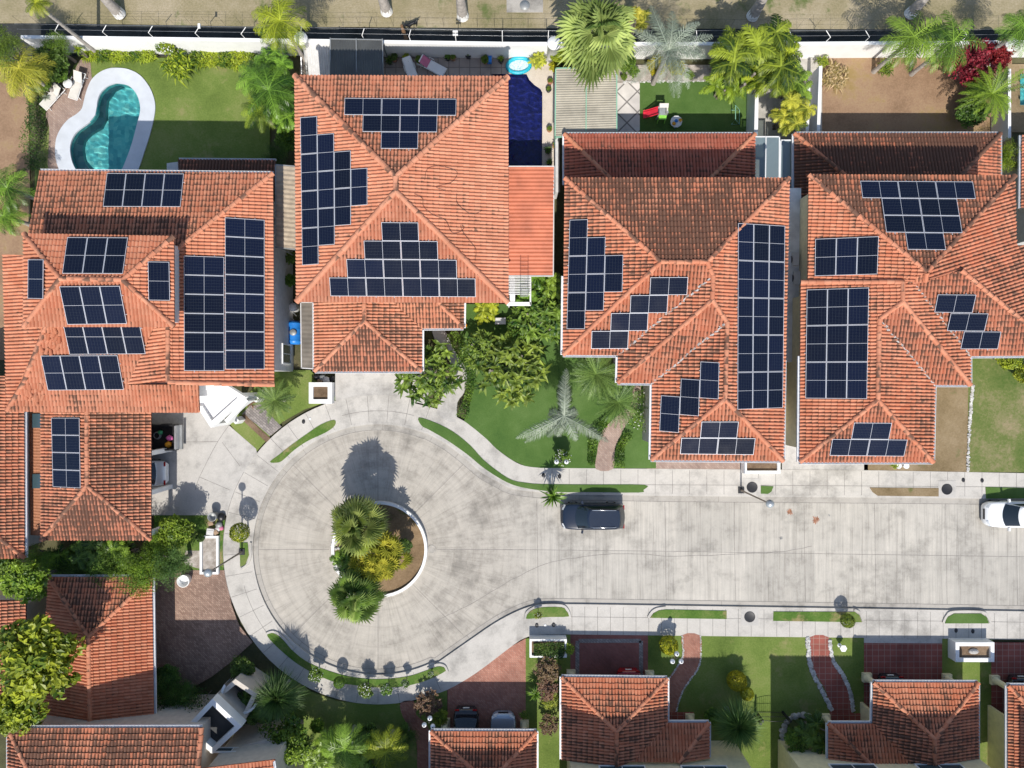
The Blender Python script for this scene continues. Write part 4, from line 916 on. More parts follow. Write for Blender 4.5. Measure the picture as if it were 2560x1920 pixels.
sheet('driveway', [(1955, 420), (2012, 420), (2012, 900), (2170, 900), (2170, 1176), (1955, 1176)], .10, G['drive'], skirt=.1)
sheet('driveway', Z(0, 3, (1300, -50), (1945, -50), (2000, 250), (2060, 420), (2180, 575), (2000, 740), (1830, 870), (1700, 945), (1300, 945)), .115, G['paver2'], skirt=.1)
sheet('driveway', Z(1, 3, (1655, 970), (1900, 842), (2212, 605), (2330, 540), (2330, 1700), (1655, 1700)), .11, G['redbrick'], skirt=.1)
sheet('garden_path', smooth_poly(Z(1, 3, (1250, 1095), (1365, 1085), (1385, 1200), (1500, 1330), (1520, 1700), (1400, 1700), (1385, 1420), (1270, 1220)), 3), .12, G['redbrick'], skirt=.1)
sheet('driveway', Z(2, 3, (505, 505), (1175, 505), (1175, 1100), (505, 1100)), .115, G['darkred'], skirt=.1)
bm_ = MB(); 
for a_, b_ in (((575, 560), (1115, 560)), ((565, 560), (565, 870)), ((1115, 560), (1115, 870))):
    strip(bm_, Z(2, 3, a_, b_), .28, .120, 0)
o = obj('driveway_border', bm_, G['cobble']); o['kind'] = 'structure'
pthA = Z(2, 3, (1470, 512), (1625, 515), (1632, 690), (1600, 810), (1500, 950), (1450, 1060), (1420, 1175), (1345, 1180), (1340, 920), (1440, 765), (1478, 680))
sheet('garden_path', smooth_poly(pthA, 3), .125, G['redbrick'], skirt=.1)
sheet('driveway', Z(3, 3, (830, 578), (1505, 582), (1505, 1300), (830, 1300)), .115, G['redtile'], skirt=.1)
sheet('driveway_apron', Z(3, 3, (830, 535), (1505, 540), (1505, 582), (830, 578)), .118, G['drive'], skirt=.1)
sheet('driveway', Z(3, 3, (1930, 575), (2700, 580), (2700, 2300), (1930, 2300)), .115, G['redtile'], skirt=.1)
pthB = Z(3, 3, (360, 530), (525, 530), (545, 720), (650, 890), (715, 1040), (735, 1300), (565, 1300), (510, 1020), (400, 820), (372, 700))
sheet('garden_path', smooth_poly(pthB[:-5] + pthB[-5:], 3), .125, G['redtile'], skirt=.1)
sheet('porch_floor', Z(2, 3, (1340, 1180), (1570, 1180), (1570, 1330), (1340, 1330)), .17, G['redtile'], skirt=.2)
sheet('porch_floor', Z(3, 3, (500, 1190), (905, 1190), (905, 1400), (500, 1400)), .17, G['redtile'], skirt=.2)
# lawns and beds
def lawn(name, poly, mat, z=.09, sub=0): return sheet(name, poly, z, G[mat], sub=sub, skirt=.15)
lawn('lawn', Z(0, 0, (740, 505), (2330, 490), (2330, 1700), (300, 1700), (300, 1400), (420, 1100), (640, 560)), 'lawn')
sheet('pool_terrace', smooth_poly(Z(0, 0, (690, 520), (770, 510), (790, 650), (800, 760), (740, 960), (560, 1100), (500, 1250), (505, 1520), (415, 1520), (425, 1100), (400, 960), (600, 700)), 3), .11, G['paver'], skirt=.1)
lawn('bare_plot', [(-400, 150), (70, 150), (75, 480), (70, 900), (-400, 900)], 'brown', .06)
lawn('lawn', [(565, 1048), (590, 1030), (640, 960), (660, 880), (690, 910), (735, 925), (775, 925), (845, 1000), (820, 1004), (760, 1024), (705, 1055), (640, 1130), (632, 1132)], 'lawn', .10)
sheet('garden_path', Z(0, 2, (2090, 260), (2212, 130)) + Z(1, 2, (60, 200), (220, 370), (120, 450), (0, 345)), .118, G['cobble'], skirt=.1)
sheet('soil_bed', Z(0, 2, (2070, 290), (2110, 255)) + Z(1, 2, (15, 370), (125, 470), (90, 505)) , .125, G['soil'], skirt=.1)
lawn('lawn', [(1160, 760), (1400, 760), (1400, 880), (1640, 960), (1640, 1171), (1352, 1170), (1312, 1165), (1280, 1150), (1242, 1123), (1216, 1097), (1190, 1075), (1160, 1052), (1178, 1000), (1160, 930), (1148, 860)], 'turf', .125)
pth = Z(2, 2, (1040, 0), (1110, 10), (1100, 200), (1000, 330), (935, 450), (890, 560), (872, 735), (725, 735), (735, 600), (760, 450), (830, 350), (950, 240), (1040, 150))
sheet('garden_path', smooth_poly(pth, 3), .14, G['paver'], skirt=.1)
lawn('dry_lawn', [(2320, 955), (2428, 890), (2421, 1180), (2160, 1178), (2160, 1150), (2320, 1150)], 'drygrass', .10)
lawn('lawn', [(2421, 880), (2800, 880), (2800, 1183), (2419, 1180)], 'patchy', .105)
lawn('lawn', [(1312, 1597), (1430, 1586), (1430, 1930), (1312, 1930)], 'lawn', .10)
lawn('lawn', [(1618, 1588), (2162, 1593), (2162, 1930), (1618, 1930)], 'lawn', .10)
lawn('lawn', [(2354, 1596), (2482, 1598), (2482, 1930), (2354, 1930)], 'lawn', .10)
lawn('lawn', Z(1, 3, (300, 860), (470, 1000), (700, 1080), (1000, 1110), (1240, 1096), (1270, 1220), (1385, 1420), (1400, 1700), (0, 1700), (0, 900)), 'lawn', .10)
lawn('lawn', Z(1, 3, (1365, 1085), (1650, 985), (1655, 1330), (1500, 1330), (1385, 1200)), 'lawn', .105)
lawn('lawn', Z(0, 2, (1330, 1135), (1790, 1130), (1945, 1150), (1930, 1640), (1330, 1640)), 'verge', .10)
sheet('bare_ground', Z(0, 2, (1600, 1440), (1740, 1440), (1740, 1600), (1590, 1560)), .11, G['gravel'], skirt=.1)
lawn('bare_yard', [(2056, 140), (2530, 140), (2530, 400), (2056, 400)], 'brown', .09)
sheet('patio', [(750, 143), (1300, 146), (1275, 230), (750, 230)], .10, G['tile'], skirt=.15)
sheet('patio', Z(2, 0, (860, 715), (1104, 720), (1104, 1300), (860, 1300)), .11, G['diamond'], skirt=.15)
lawn('lawn', Z(2, 0, (1104, 700), (2080, 705), (2080, 1300), (1104, 1300)), 'turf', .115)
sheet('gravel_bed', Z(2, 0, (850, 560), (2090, 560), (2090, 703), (1104, 703), (1104, 718), (850, 715)), .12, G['gravel'], skirt=.15)
sheet('side_passage', [(1882, 120), (2056, 120), (2056, 470), (1882, 470)], .05, G['walk'], skirt=.1)
sheet('pool_terrace', [(1270, 110), (1400, 110), (1400, 480), (1270, 480)], .08, concrete_mat('beige_terrace', (.60, .53, .45), 0, dark=.75), skirt=.1)
lawn('bare_yard', [(2500, 160), (2640, 160), (2640, 330), (2500, 330)], 'drygrass', .095)
# central island
cI = (948, 1374)
sheet('island_soil', arc(117, 0, 354, 59, cI), .16, ground_mat('island_soil', [(.12, .08, .045), (.22, .15, .085), (.30, .21, .125)], .6, 8, spots=((.07, .10, .02), .7, .6)), skirt=.2)
ik = MB(); ik.ringprism(W2(arc(120, 0, 354, 59, cI), .35), W2(arc(113, 0, 354, 59, cI), .35), 0, .35)
single('planter_kerb', ik, M['white'], 'round white kerb wall ringing the planted island in the turning circle', 'kerb')
# ---------------------------------------------------------------- plants
V3 = Vector
LM = {
 'palm': leaf_mat('palm_green', (.025, .075, .010), (.25, .40, .05), .3, .36),
 'fan': leaf_mat('fan_palm_green', (.08, .16, .03), (.50, .58, .19), .3),
 'yellow': leaf_mat('yellow_palm', (.11, .16, .015), (.58, .56, .07), .3),
 'orange': leaf_mat('mixed_palm', (.025, .07, .010), (.29, .38, .035), .3),
 'silver': leaf_mat('silver_palm', (.13, .165, .115), (.34, .38, .29), .2),
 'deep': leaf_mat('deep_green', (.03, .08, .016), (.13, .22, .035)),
 'bush': leaf_mat('bush_green', (.045, .11, .015), (.20, .31, .035)),
 'tree': leaf_mat('tree_green', (.065, .14, .015), (.30, .41, .035), .3),
 'lime': leaf_mat('lime_green', (.05, .115, .010), (.42, .49, .035), .3),
 'gold': leaf_mat('golden_shrub', (.22, .23, .012), (.58, .54, .025), .3),
 'red': leaf_mat('red_bracts', (.13, .012, .012), (.36, .032, .03), .3),
 'croton': leaf_mat('bronze_leaves', (.07, .035, .028), (.30, .19, .10)),
 'straw': leaf_mat('straw_blades', (.26, .22, .06), (.60, .48, .26)),
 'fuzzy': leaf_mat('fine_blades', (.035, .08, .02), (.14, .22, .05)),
 'feather': leaf_mat('soft_green', (.04, .10, .022), (.18, .28, .065), .3),
 'white': leaf_mat('white_petals', (.7, .7, .66), (.85, .85, .82)),
 'rosette': leaf_mat('rosette_green', (.022, .07, .010), (.28, .39, .055)),
}
M['bark'] = plain('grey_bark', (.22, .19, .16), .9, var=.3, scale=6)
M['palmbark'] = plain('pale_palm_bark', (.34, .31, .28), .9, var=.25, scale=5)
def blade(mb, base, d, up, ln, wd, droop, col, seg=3, fold=.25, m=0, taper=.35):
    # strap leaf leaving base along d, bending down by droop
    d = d.normalized(); s = d.cross(up).normalized() if d.cross(up).length > 1e-3 else V3((1, 0, 0)); prev = None
    for i in range(seg + 1):
        t = i / seg; p = base + d * (ln * t * (1 - .12 * droop * t)) + V3((0, 0, -droop * ln * t * t))
        w_ = wd * (math.sin(math.pi * (taper + (1 - taper) * t * .98)) if t < 1 else .02)
        nn = s.cross(d).normalized() * (w_ * fold)
        cur = (p - s * w_ + nn, p, p + s * w_ + nn)
        if prev:
            mb.face([prev[0], prev[1], cur[1], cur[0]], m, col=col); mb.face([prev[1], prev[2], cur[2], cur[1]], m, col=col)
        prev = cur
def feather_frond(mb, base, az, ln, rise, droop, nl, ll, lw, rng, tone=.5, hang=.35, curl=0.0):
    # pinnate frond: rachis with two rows of leaflets
    pts = []
    for i in range(nl + 1):
        t = i / nl; r = ln * t * (1 - .10 * t); z = rise * ln * t - droop * ln * t * t; a = az + curl * t
        pts.append(base + V3((math.cos(a) * r, math.sin(a) * r, z)))
    for i in range(1, nl):
        t = i / nl; d = (pts[i + 1] - pts[i - 1]).normalized(); s = d.cross(V3((0, 0, 1))).normalized(); l_ = ll * math.sin(math.pi * min(.97, .12 + .86 * t)) ** .7
        for sg in (-1, 1):
            v = (s * sg * (1 - .25 * t) + d * (.45 + .5 * t) + V3((0, 0, .12 - hang * (.4 + rng.random())))).normalized()
            c = (min(1, max(0, tone + rng.uniform(-.18, .18))), min(1, max(0, tone + rng.uniform(-.4, .4))), 0); l_ *= rng.uniform(.8, 1.12)
            b = pts[i] + d * rng.uniform(-.01, .01); sd_ = (d * .9 + v * .1).normalized() * lw
            e = b + v * l_; md = b + v * l_ * .55 + V3((0, 0, l_ * .06))
            e = e + V3((0, 0, -l_ * hang * .5))
            mb.face([b - sd_ * .6, b + sd_ * .6, md + sd_, md - sd_], col=c); mb.face([md - sd_, md + sd_, e], col=c)
    for i in range(nl):
        w_ = lw * (1.1 - .8 * i / nl); d = (pts[i + 1] - pts[i]).normalized(); s = d.cross(V3((0, 0, 1))).normalized() * w_; u = V3((0, 0, w_))
        c = (min(1, tone + .35), .7, 0); mb.face([pts[i] - s + u, pts[i] + s + u, pts[i + 1] + s * .8 + u, pts[i + 1] - s * .8 + u], col=c)
def fan_frond(mb, base, az, el, pet, rad_, n, rng, tone, droop=.35, roll=0.0):
    d = V3((math.cos(az) * math.cos(el), math.sin(az) * math.cos(el), math.sin(el))); c0 = base + d * pet; el -= .45; d = V3((math.cos(az) * math.cos(el), math.sin(az) * math.cos(el), math.sin(el)))
    s = d.cross(V3((0, 0, 1))).normalized(); u = s.cross(d).normalized(); s, u = s * math.cos(roll) + u * math.sin(roll), u * math.cos(roll) - s * math.sin(roll)
    mb.face([base - s * .012, base + s * .012, c0 + s * .01, c0 - s * .01], col=(min(1, tone + .3), .6, 0))
    for i in range(n):
        a = rad(-118 + 236 * (i + .5) / n); da = rad(236 / n * .5)
        l_ = rad_ * (1 - .22 * abs(a / 2.06)) * rng.uniform(.9, 1.05); c = (min(1, max(0, tone + rng.uniform(-.14, .14))), min(1, max(0, tone + rng.uniform(-.3, .3))), 0)
        def dr(x): return d * math.cos(x) + s * math.sin(x)
        m0, m1, mm = c0 + dr(a - da) * l_ * .58, c0 + dr(a + da) * l_ * .58, c0 + dr(a) * l_ * .6 + u * (.05 * rad_)
        dz = V3((0, 0, -l_ * .10 * (1 + droop))); m0 = m0 + dz; m1 = m1 + dz
        tip = c0 + dr(a) * l_ + V3((0, 0, -l_ * droop * rng.uniform(.6, 1.3)))
        mb.face([c0, m0, mm], col=c); mb.face([c0, mm, m1], col=c); mb.face([m0, tip, mm], col=c); mb.face([mm, tip, m1], col=c)
def rv(rng): 
    while 1:
        v = V3((rng.uniform(-1, 1), rng.uniform(-1, 1), rng.uniform(-1, 1)))
        if .05 < v.length < 1: return v.normalized()
def leaf_card(mb, p, nrm, size, rng, col, m=0, asp=.5):
    t = nrm.cross(rv(rng)).normalized(); s = nrm.cross(t).normalized(); l_ = size * rng.uniform(.7, 1.25)
    a, b, c, d = p - t * l_ * .5, p + s * l_ * asp * .5 + nrm * l_ * .06, p + t * l_ * .5 - nrm * l_ * .12, p - s * l_ * asp * .5 + nrm * l_ * .06
    mb.face([a, b, c, d], m, col=col)
def leafy_crown(rng, clumps, leaves, leaf, zs=.7, spread=.34, flat=.5, asp=.55, flowers=0, dome=False):
    mb = MB()
    for k in range(clumps):
        v = rv(rng); rr_ = rng.uniform(.35, .8) if k > clumps * .2 else rng.uniform(.0, .4)
        if dome and v.z < -.1: v.z = -v.z * .5
        c = V3((v.x * rr_, v.y * rr_, v.z * rr_ * zs)); cs = spread * rng.uniform(.7, 1.25); tone = rng.uniform(.15, .85); br = rng.random()
        for i in range(leaves):
            q = rv(rng); r2 = cs * rng.random() ** .4; p = c + V3((q.x, q.y, q.z * .7)) * r2
            if p.length > 1.08: continue
            nrm = (q * (1 - flat) + V3((0, 0, 1)) * flat + rv(rng) * .45).normalized()
            leaf_card(mb, p, nrm, leaf, rng, (min(1, max(0, tone + rng.uniform(-.25, .25))), min(1, max(0, br + rng.uniform(-.3, .3))), 0), 0, asp)
        for i in range(flowers):
            q = rv(rng); p = c + V3((q.x, q.y, abs(q.z))) * cs * 1.02; leaf_card(mb, p, (q + V3((0, 0, 1))).normalized(), leaf * .7, rng, (rng.random(), rng.random(), 0), 1, .9)
    return mb
def limbs(rng, zc, n=6, r=.06):
    # trunk of unit height with limbs reaching into a crown of unit radius (scaled when placed)
    mb = MB(); mb.tube([(0, 0, 0), (.03, .02, .35), (0, .02, .7), (.02, 0, .98)], [.06, .048, .04, .03], n=8)
    for i in range(n):
        a = 2 * math.pi * i / n + rng.uniform(-.3, .3); mb.tube([(0, 0, .55 + .05 * (i % 3)), (math.cos(a) * .16, math.sin(a) * .16, .8), (math.cos(a) * .3, math.sin(a) * .3, 1.0)], [.03, .02, .01], n=6)
    return mb
def make_proto(kind, var):
    rng = random.Random(hash(kind) % 1000 * 0 + sum(map(ord, kind)) * 17 + var * 101); mb = MB(); tr = None
    if kind == 'fan':
        for lay, (el, n, t) in enumerate(((1.45, 3, .5), (1.0, 4, .6), (.6, 6, .7), (.2, 7, .65), (-.15, 8, .55), (-.4, 6, .35))):
            for i in range(n):
                az = 2 * math.pi * (i + .5 * lay) / n + rng.uniform(-.18, .18); fan_frond(mb, V3((0, 0, 0)), az, el + rng.uniform(-.16, .16), .46 + rng.uniform(-.12, .08), .50 + rng.uniform(-.08, .08), 19, rng, t + rng.uniform(-.45, .4), .40, rng.uniform(-.55, .55))
        for i in range(26):
            az = rng.uniform(0, 6.28); el = rng.uniform(.35, 1.3); d = V3((math.cos(az) * math.cos(el), math.sin(az) * math.cos(el), math.sin(el)))
            blade(mb, V3((0, 0, -.02)), d, V3((0, 0, 1)), rng.uniform(.25, .45), .03, .1, (rng.uniform(.3, .8), rng.random(), 0), 2)
    elif kind == 'fanyellow':
        for h_ in range(17):
            b = V3((rng.uniform(-.55, .55), rng.uniform(-.55, .55), rng.uniform(-.3, .1)))
            for i in range(7):
                fan_frond(mb, b, rng.uniform(0, 6.28), rng.uniform(0, 1.0), .2, .28 + rng.uniform(-.05, .06), 9, rng, rng.uniform(.2, .95), .25)
    elif kind in ('feather', 'coconut'):
        n = 21 if kind == 'feather' else 17
        for i in range(n):
            lay = i % 3; az = 2 * math.pi * i / n * 1.618 * 1.0 + rng.uniform(-.15, .15)
            feather_frond(mb, V3((0, 0, 0)), az, rng.uniform(.86, 1.05), (.55, .28, .05)[lay] + rng.uniform(-.08, .08), (.55, .5, .42)[lay], 26, .33 if kind == 'feather' else .31, .0125, rng, rng.uniform(.05, .95), .45, rng.uniform(-.25, .25))
    elif kind == 'areca':
        for h_ in range(11):
            b = V3((rng.uniform(-.55, .55), rng.uniform(-.55, .55), rng.uniform(-.3, .2)))
            tn = rng.uniform(.25, .75)
            for i in range(7):
                az = 2 * math.pi * i / 7 + rng.uniform(-.4, .4); feather_frond(mb, b, az, rng.uniform(.42, .62), rng.uniform(.2, .7), .6, 15, .20, .021, rng, tn + rng.uniform(-.45, .45), .4, rng.uniform(-.4, .4))
    elif kind == 'silver':
        for i in range(22):
            az = 2 * math.pi * i / 22 * 1.618 + rng.uniform(-.1, .1); lay = i % 3
            feather_frond(mb, V3((0, 0, 0)), az, rng.uniform(.8, 1.1), (.75, .4, .12)[lay], (.62, .58, .55)[lay], 32, .19, .0075, rng, rng.uniform(.3, .9), .3, rng.uniform(-.3, .3))
    elif kind == 'silverlong':
        for az, ln in ((1.62, .78), (1.50, .70), (3.62, 1.0), (3.72, .9), (5.78, .98), (5.66, .85), (4.1, .5), (5.2, .52), (1.56, .9), (4.4, .4), (2.9, .28), (.3, .26)):
            feather_frond(mb, V3((0, 0, 0)), az + rng.uniform(-.03, .03), ln, rng.uniform(.22, .36), .42, 42, .17, .0065, rng, rng.uniform(.0, 1.0), .6, rng.uniform(-.1, .1))
    elif kind == 'rosettes':
        for h_ in range(40):
            a = h_ * 2.4; rr_ = .74 * math.sqrt((h_ + .5) / 40); b = V3((math.cos(a) * rr_ + rng.uniform(-.08, .08), math.sin(a) * rr_ + rng.uniform(-.08, .08), rng.uniform(-.1, .22) - rr_ * .45)); tn = rng.uniform(.2, .8)
            for i in range(15):
                az = rng.uniform(0, 6.28); el = rng.uniform(.1, 1.1); d = V3((math.cos(az) * math.cos(el), math.sin(az) * math.cos(el), math.sin(el)))
                blade(mb, b, d, V3((0, 0, 1)), rng.uniform(.20, .36), .036, rng.uniform(.3, .9), (min(1, max(0, tn + rng.uniform(-.3, .35))), rng.random(), 0), 3)
    elif kind == 'rosette':
        for i in range(60):
            az = rng.uniform(0, 6.28); el = rng.uniform(-.05, 1.25); d = V3((math.cos(az) * math.cos(el), math.sin(az) * math.cos(el), math.sin(el)))
            blade(mb, V3((0, 0, 0)), d, V3((0, 0, 1)), rng.uniform(.7, 1.05), .055, rng.uniform(.15, .6), (rng.uniform(.1, .9), rng.random(), 0), 4)
    elif kind == 'fuzzy':
        for i in range(1700):
            az = rng.uniform(0, 6.28); el = rng.uniform(-.25, 1.3); d = V3((math.cos(az) * math.cos(el), math.sin(az) * math.cos(el), math.sin(el)))
            blade(mb, V3((0, 0, 0)) + d * .05, d, V3((0, 0, 1)), rng.uniform(.55, 1.08), .0085, rng.uniform(.1, .55), (rng.uniform(.0, 1), rng.random(), 0), 3, .1)
    elif kind == 'cycad':
        for i in range(34):
            az = 2 * math.pi * i * .618 + rng.uniform(-.1, .1); lay = i % 4
            feather_frond(mb, V3((0, 0, 0)), az, rng.uniform(.75, 1.05), (.9, .5, .25, .05)[lay], (.5, .45, .4, .4)[lay], 24, .14, .0135, rng, rng.uniform(.2, .8), .15)
    elif kind == 'strap':
        for i in range(230):
            az = rng.uniform(0, 6.28); el = rng.uniform(.25, 1.25); d = V3((math.cos(az) * math.cos(el), math.sin(az) * math.cos(el), math.sin(el)))
            b = V3((rng.uniform(-.55, .55), rng.uniform(-.55, .55), -.3)); blade(mb, b, d, V3((0, 0, 1)), rng.uniform(.35, .6), .035, rng.uniform(.4, 1.0), (rng.uniform(.0, 1), rng.random(), 0), 3)
    elif kind == 'tree': mb = leafy_crown(rng, 60, 75, .105, .55, .24, .6, .6)
    elif kind == 'bigleaf': mb = leafy_crown(rng, 125, 30, .15, .5, .17, .65, .5)
    elif kind == 'finetree': mb = leafy_crown(rng, 50, 130, .06, .6, .28, .45, .35)
    elif kind == 'bush': mb = leafy_crown(rng, 56, 90, .15, .7, .3, .4, .6, 0, True)
    elif kind == 'ball': 
        for i in range(3000):
            v = rv(rng)
            if v.z < -.5: continue
            p = v * rng.uniform(.80, 1.0); tone = .5 + .5 * math.sin(v.x * 7 + var) * math.cos(v.y * 6) * .5
            leaf_card(mb, p, (v + rv(rng) * .5).normalized(), .16, rng, (min(1, max(0, tone + rng.uniform(-.4, .4))), rng.random(), 0), 0, .6)
    elif kind == 'flowerbush': mb = leafy_crown(rng, 44, 80, .19, .75, .34, .4, .6, 3, True)
    elif kind == 'bougain': mb = leafy_crown(rng, 70, 62, .085, .5, .26, .5, .8, 0, True)
    return mb
PROTO = {}
def proto(kind, var, mat):
    k = (kind, var, mat)
    if k not in PROTO:
        mats = [LM[mat]] + ([LM['white']] if kind == 'flowerbush' else [])
        PROTO[k] = make_proto(kind, var).data(kind + '_crown', mats)
    return PROTO[k]
TRUNK = {}
def trunk_mesh(kind):
    if kind not in TRUNK:
        if kind == 'palm':
            mb = MB(); mb.tube([(0, 0, z / 10) for z in range(11)], [.19, .15, .135, .13, .125, .12, .12, .115, .11, .11, .12], n=10)
            for z in range(1, 20): mb.tube([(0, 0, z / 20), (0, 0, z / 20 + .006)], .145 - z * .0012, n=10)
            TRUNK[kind] = mb.data('trunk', [M['palmbark']])
        elif kind == 'clump':
            mb = MB()
            for i in range(7):
                a = i * 2.4; r_ = .12 + .06 * (i % 3); mb.tube([(math.cos(a) * r_ * .5, math.sin(a) * r_ * .5, 0), (math.cos(a) * r_, math.sin(a) * r_, .5), (math.cos(a) * r_ * 2, math.sin(a) * r_ * 2, .98)], [.05, .04, .03], n=6)
            TRUNK[kind] = mb.data('stem', [M['bark']])
        else: TRUNK[kind] = limbs(random.Random(3), 1).data('trunk', [M['bark']])
    return TRUNK[kind]
KIND = {'fan': ('fan_palm', 'palm tree', 'palm'), 'fanyellow': ('palm_clump', 'palm', 'clump'), 'feather': ('palm_tree', 'palm tree', 'palm'), 'coconut': ('palm_tree', 'palm tree', 'palm'),
        'areca': ('palm_clump', 'palm', 'clump'), 'silver': ('silver_palm', 'palm tree', 'palm'), 'silverlong': ('silver_palm', 'palm tree', 'palm'), 'rosettes': ('leafy_shrub', 'shrub', 'clump'),
        'rosette': ('spiky_plant', 'plant', 'clump'), 'fuzzy': ('fine_leaved_palm', 'palm tree', 'palm'), 'cycad': ('cycad', 'plant', 'palm'), 'strap': ('grassy_plant', 'plant', None),
        'tree': ('tree', 'tree', 'tree'), 'bigleaf': ('tree', 'tree', 'tree'), 'finetree': ('tree', 'tree', 'tree'), 'bush': ('bush', 'bush', 'tree'), 'ball': ('clipped_bush', 'bush', 'tree'),
        'flowerbush': ('flowering_bush', 'bush', 'tree'), 'bougain': ('flowering_bush', 'bush', 'tree')}
def plant(kind, mat, px, py, rpx, h, label, var=0, rz=None, group=None, zs=1.0, z0=.1):
    nm, cat, tk = KIND[kind]; c = P(px, py, h); r = PX(rpx, h)
    rz = R.uniform(0, 6.28) if rz is None else rz
    root = thing(nm, (c.x, c.y, z0), label, cat, group, rz)
    me = proto(kind, var, mat)
    cr = bpy.data.objects.new('fronds' if tk == 'palm' else 'foliage', me); C.objects.link(cr); cr.parent = root; cr.location = (0, 0, h - z0); cr.scale = (r, r, r * zs)
    if tk:
        t = bpy.data.objects.new('trunk' if tk != 'clump' else 'stem', trunk_mesh(tk)); C.objects.link(t); t.parent = root
        w_ = 1.0 if tk == 'palm' else r * (1 if tk == 'clump' else 1.6)
        t.scale = (w_, w_, max(.15, h - z0 - (.05 + .12 * r if tk == 'palm' else r * .1)))
    return root
def hedge(label, pts, wd, h, mat, leaf=.12, dens=140, z0=.1, flowers=0, name='hedge', strap=False):
    # a planted row along a line of photo pixels
    rng = random.Random(len(label) * 31 + int(pts[0][0])); mb = MB(); line = [P(x, y, h * .6) for x, y in pts]
    segs = [(a, b, (b - a).length) for a, b in zip(line, line[1:])]; tot = sum(s[2] for s in segs)
    n = int(tot * dens)
    stem = MB()
    for i in range(n):
        u = rng.random() * tot
        for a, b, l_ in segs:
            if u <= l_: break
            u -= l_
        p = a.lerp(b, min(1, u / l_)); d = (b - a).normalized(); s = V3((-d.y, d.x, 0))
        wob = 1 + .25 * math.sin(p.x * 2.1 + p.y * 1.3)
        q = V3((p.x, p.y, 0)) + s * rng.uniform(-wd / 2, wd / 2) * wob; zt = z0 + (h - z0) * (.45 + .55 * rng.random()) * wob
        tone = .5 + .4 * math.sin(p.x * 3 + p.y * 2.3)
        c = (min(1, max(0, tone + rng.uniform(-.4, .4))), rng.random(), 0)
        if strap:
            az = rng.uniform(0, 6.28); el = rng.uniform(.2, 1.2); dd = V3((math.cos(az) * math.cos(el), math.sin(az) * math.cos(el), math.sin(el)))
            blade(mb, V3((q.x, q.y, zt * .55)), dd, V3((0, 0, 1)), leaf * rng.uniform(2.0, 3.4), leaf * .22, rng.uniform(.4, 1), c, 3)
        else:
            leaf_card(mb, V3((q.x, q.y, zt)), (V3((0, 0, 1)) * .7 + rv(rng) * .8).normalized(), leaf, rng, c, 1 if flowers and rng.random() < flowers else 0)
    for a, b, l_ in segs:
        for k in range(max(1, int(l_ / .5))):
            p = a.lerp(b, (k + .5) / max(1, int(l_ / .5))); stem.tube([(p.x, p.y, 0), (p.x + .03, p.y, z0 + (h - z0) * .8)], [.03, .015], n=5)
    c = line[len(line) // 2]; root = thing(name, (c.x, c.y, 0), label, 'hedge' if not strap else 'plants')
    obj('foliage', mb, [LM[mat], LM['white']], root); obj('stem', stem, M['bark'], root); return root
# ---- turning circle island
plant('fan', 'fan', 895, 1310, 92, 3.6, 'large fan palm at the top of the round island', 0)
plant('fan', 'fan', 890, 1490, 82, 3.3, 'fan palm at the bottom of the round island, over its kerb', 1)
plant('fanyellow', 'yellow', 948, 1398, 82, 3.0, 'bright yellow fan palm clump in the middle of the round island', 0)
plant('areca', 'palm', 868, 1400, 46, 1.8, 'green palm clump on left side of the round island', 1)
plant('bush', 'deep', 1012, 1365, 22, .8, 'small dark bush beside white stone on the round island', 0)
# ---- top edge, left to right
plant('feather', 'lime', 88, 8, 38, 6.5, 'yellow palm fronds hanging into the photo at top left edge', 1)
plant('finetree', 'bush', 5, 118, 62, 5.0, 'dense green tree on left edge above the yellow palm', 0)
plant('feather', 'yellow', 48, 172, 80, 3.8, 'yellow green palm by the left edge, behind the sun loungers', 0)
plant('bush', 'deep', 128, 150, 50, 1.9, 'dark bush behind the two sun loungers', 0)
plant('bush', 'bush', 152, 186, 26, .9, 'low bush between yellow palm and round white table', 1)
plant('rosette', 'silver', 114, 243, 13, .6, 'small pale spiky plant beside the left sun lounger', 0)
plant('rosette', 'lime', 195, 124, 17, 1.5, 'bright spiky plant where the strappy border meets the dark bush', 1)
plant('feather', 'palm', 18, 470, 72, 3.2, 'palm on left edge below bare plot, beside bean pool house', 1)
plant('feather', 'palm', 10, 540, 55, 2.6, 'lower palm at left edge beside orange house corner', 2)
hedge('strappy green border along the white wall behind the lawn', Z(0, 0, (700, 468), (1330, 468)), .8, .9, 'lime', .13, 280, strap=True, name='border_plants')
hedge('wider strappy border on the right half of the white wall', Z(0, 0, (1650, 490), (2200, 500)), 1.2, 1.0, 'lime', .15, 340, strap=True, name='border_plants')
plant('strap', 'lime', 437, 155, 52, 1.3, 'big clump of yellow edged leaves bulging into the lawn', 0)
plant('flowerbush', 'lime', 418, 118, 26, 1.3, 'light bush against white wall above the big leaf clump', 2)
hedge('ivy covered wall hedge between bare plot and pool terrace', Z(0, 0, (255, 760), (280, 1100), (290, 1470)), .75, 1.4, 'deep', .12, 300)
hedge('clipped dark hedge strip along the left of the pool terrace', Z(0, 0, (350, 800), (365, 1100), (370, 1470)), .8, .5, 'deep', .1, 200)
plant('feather', 'lime', 700, 52, 82, 6.0, 'bright green feathery palm leaning over the wall at top', 0)
plant('areca', 'palm', 678, 165, 62, 2.6, 'dark green palm clump beneath the bright feathery palm', 1)
plant('coconut', 'palm', 672, 225, 85, 3.6, 'broad green palm between lawn and pyramid roof', 0)
plant('coconut', 'orange', 650, 275, 62, 3.0, 'palm with yellowing fronds on the lawn edge by pyramid roof', 1)
plant('bush', 'bush', 715, 350, 36, 1.2, 'leafy bush in the shade left of pyramid roof', 1)
plant('fan', 'fan', 1497, 92, 124, 6.2, 'huge pale green fan palm over the wall at top', 2)
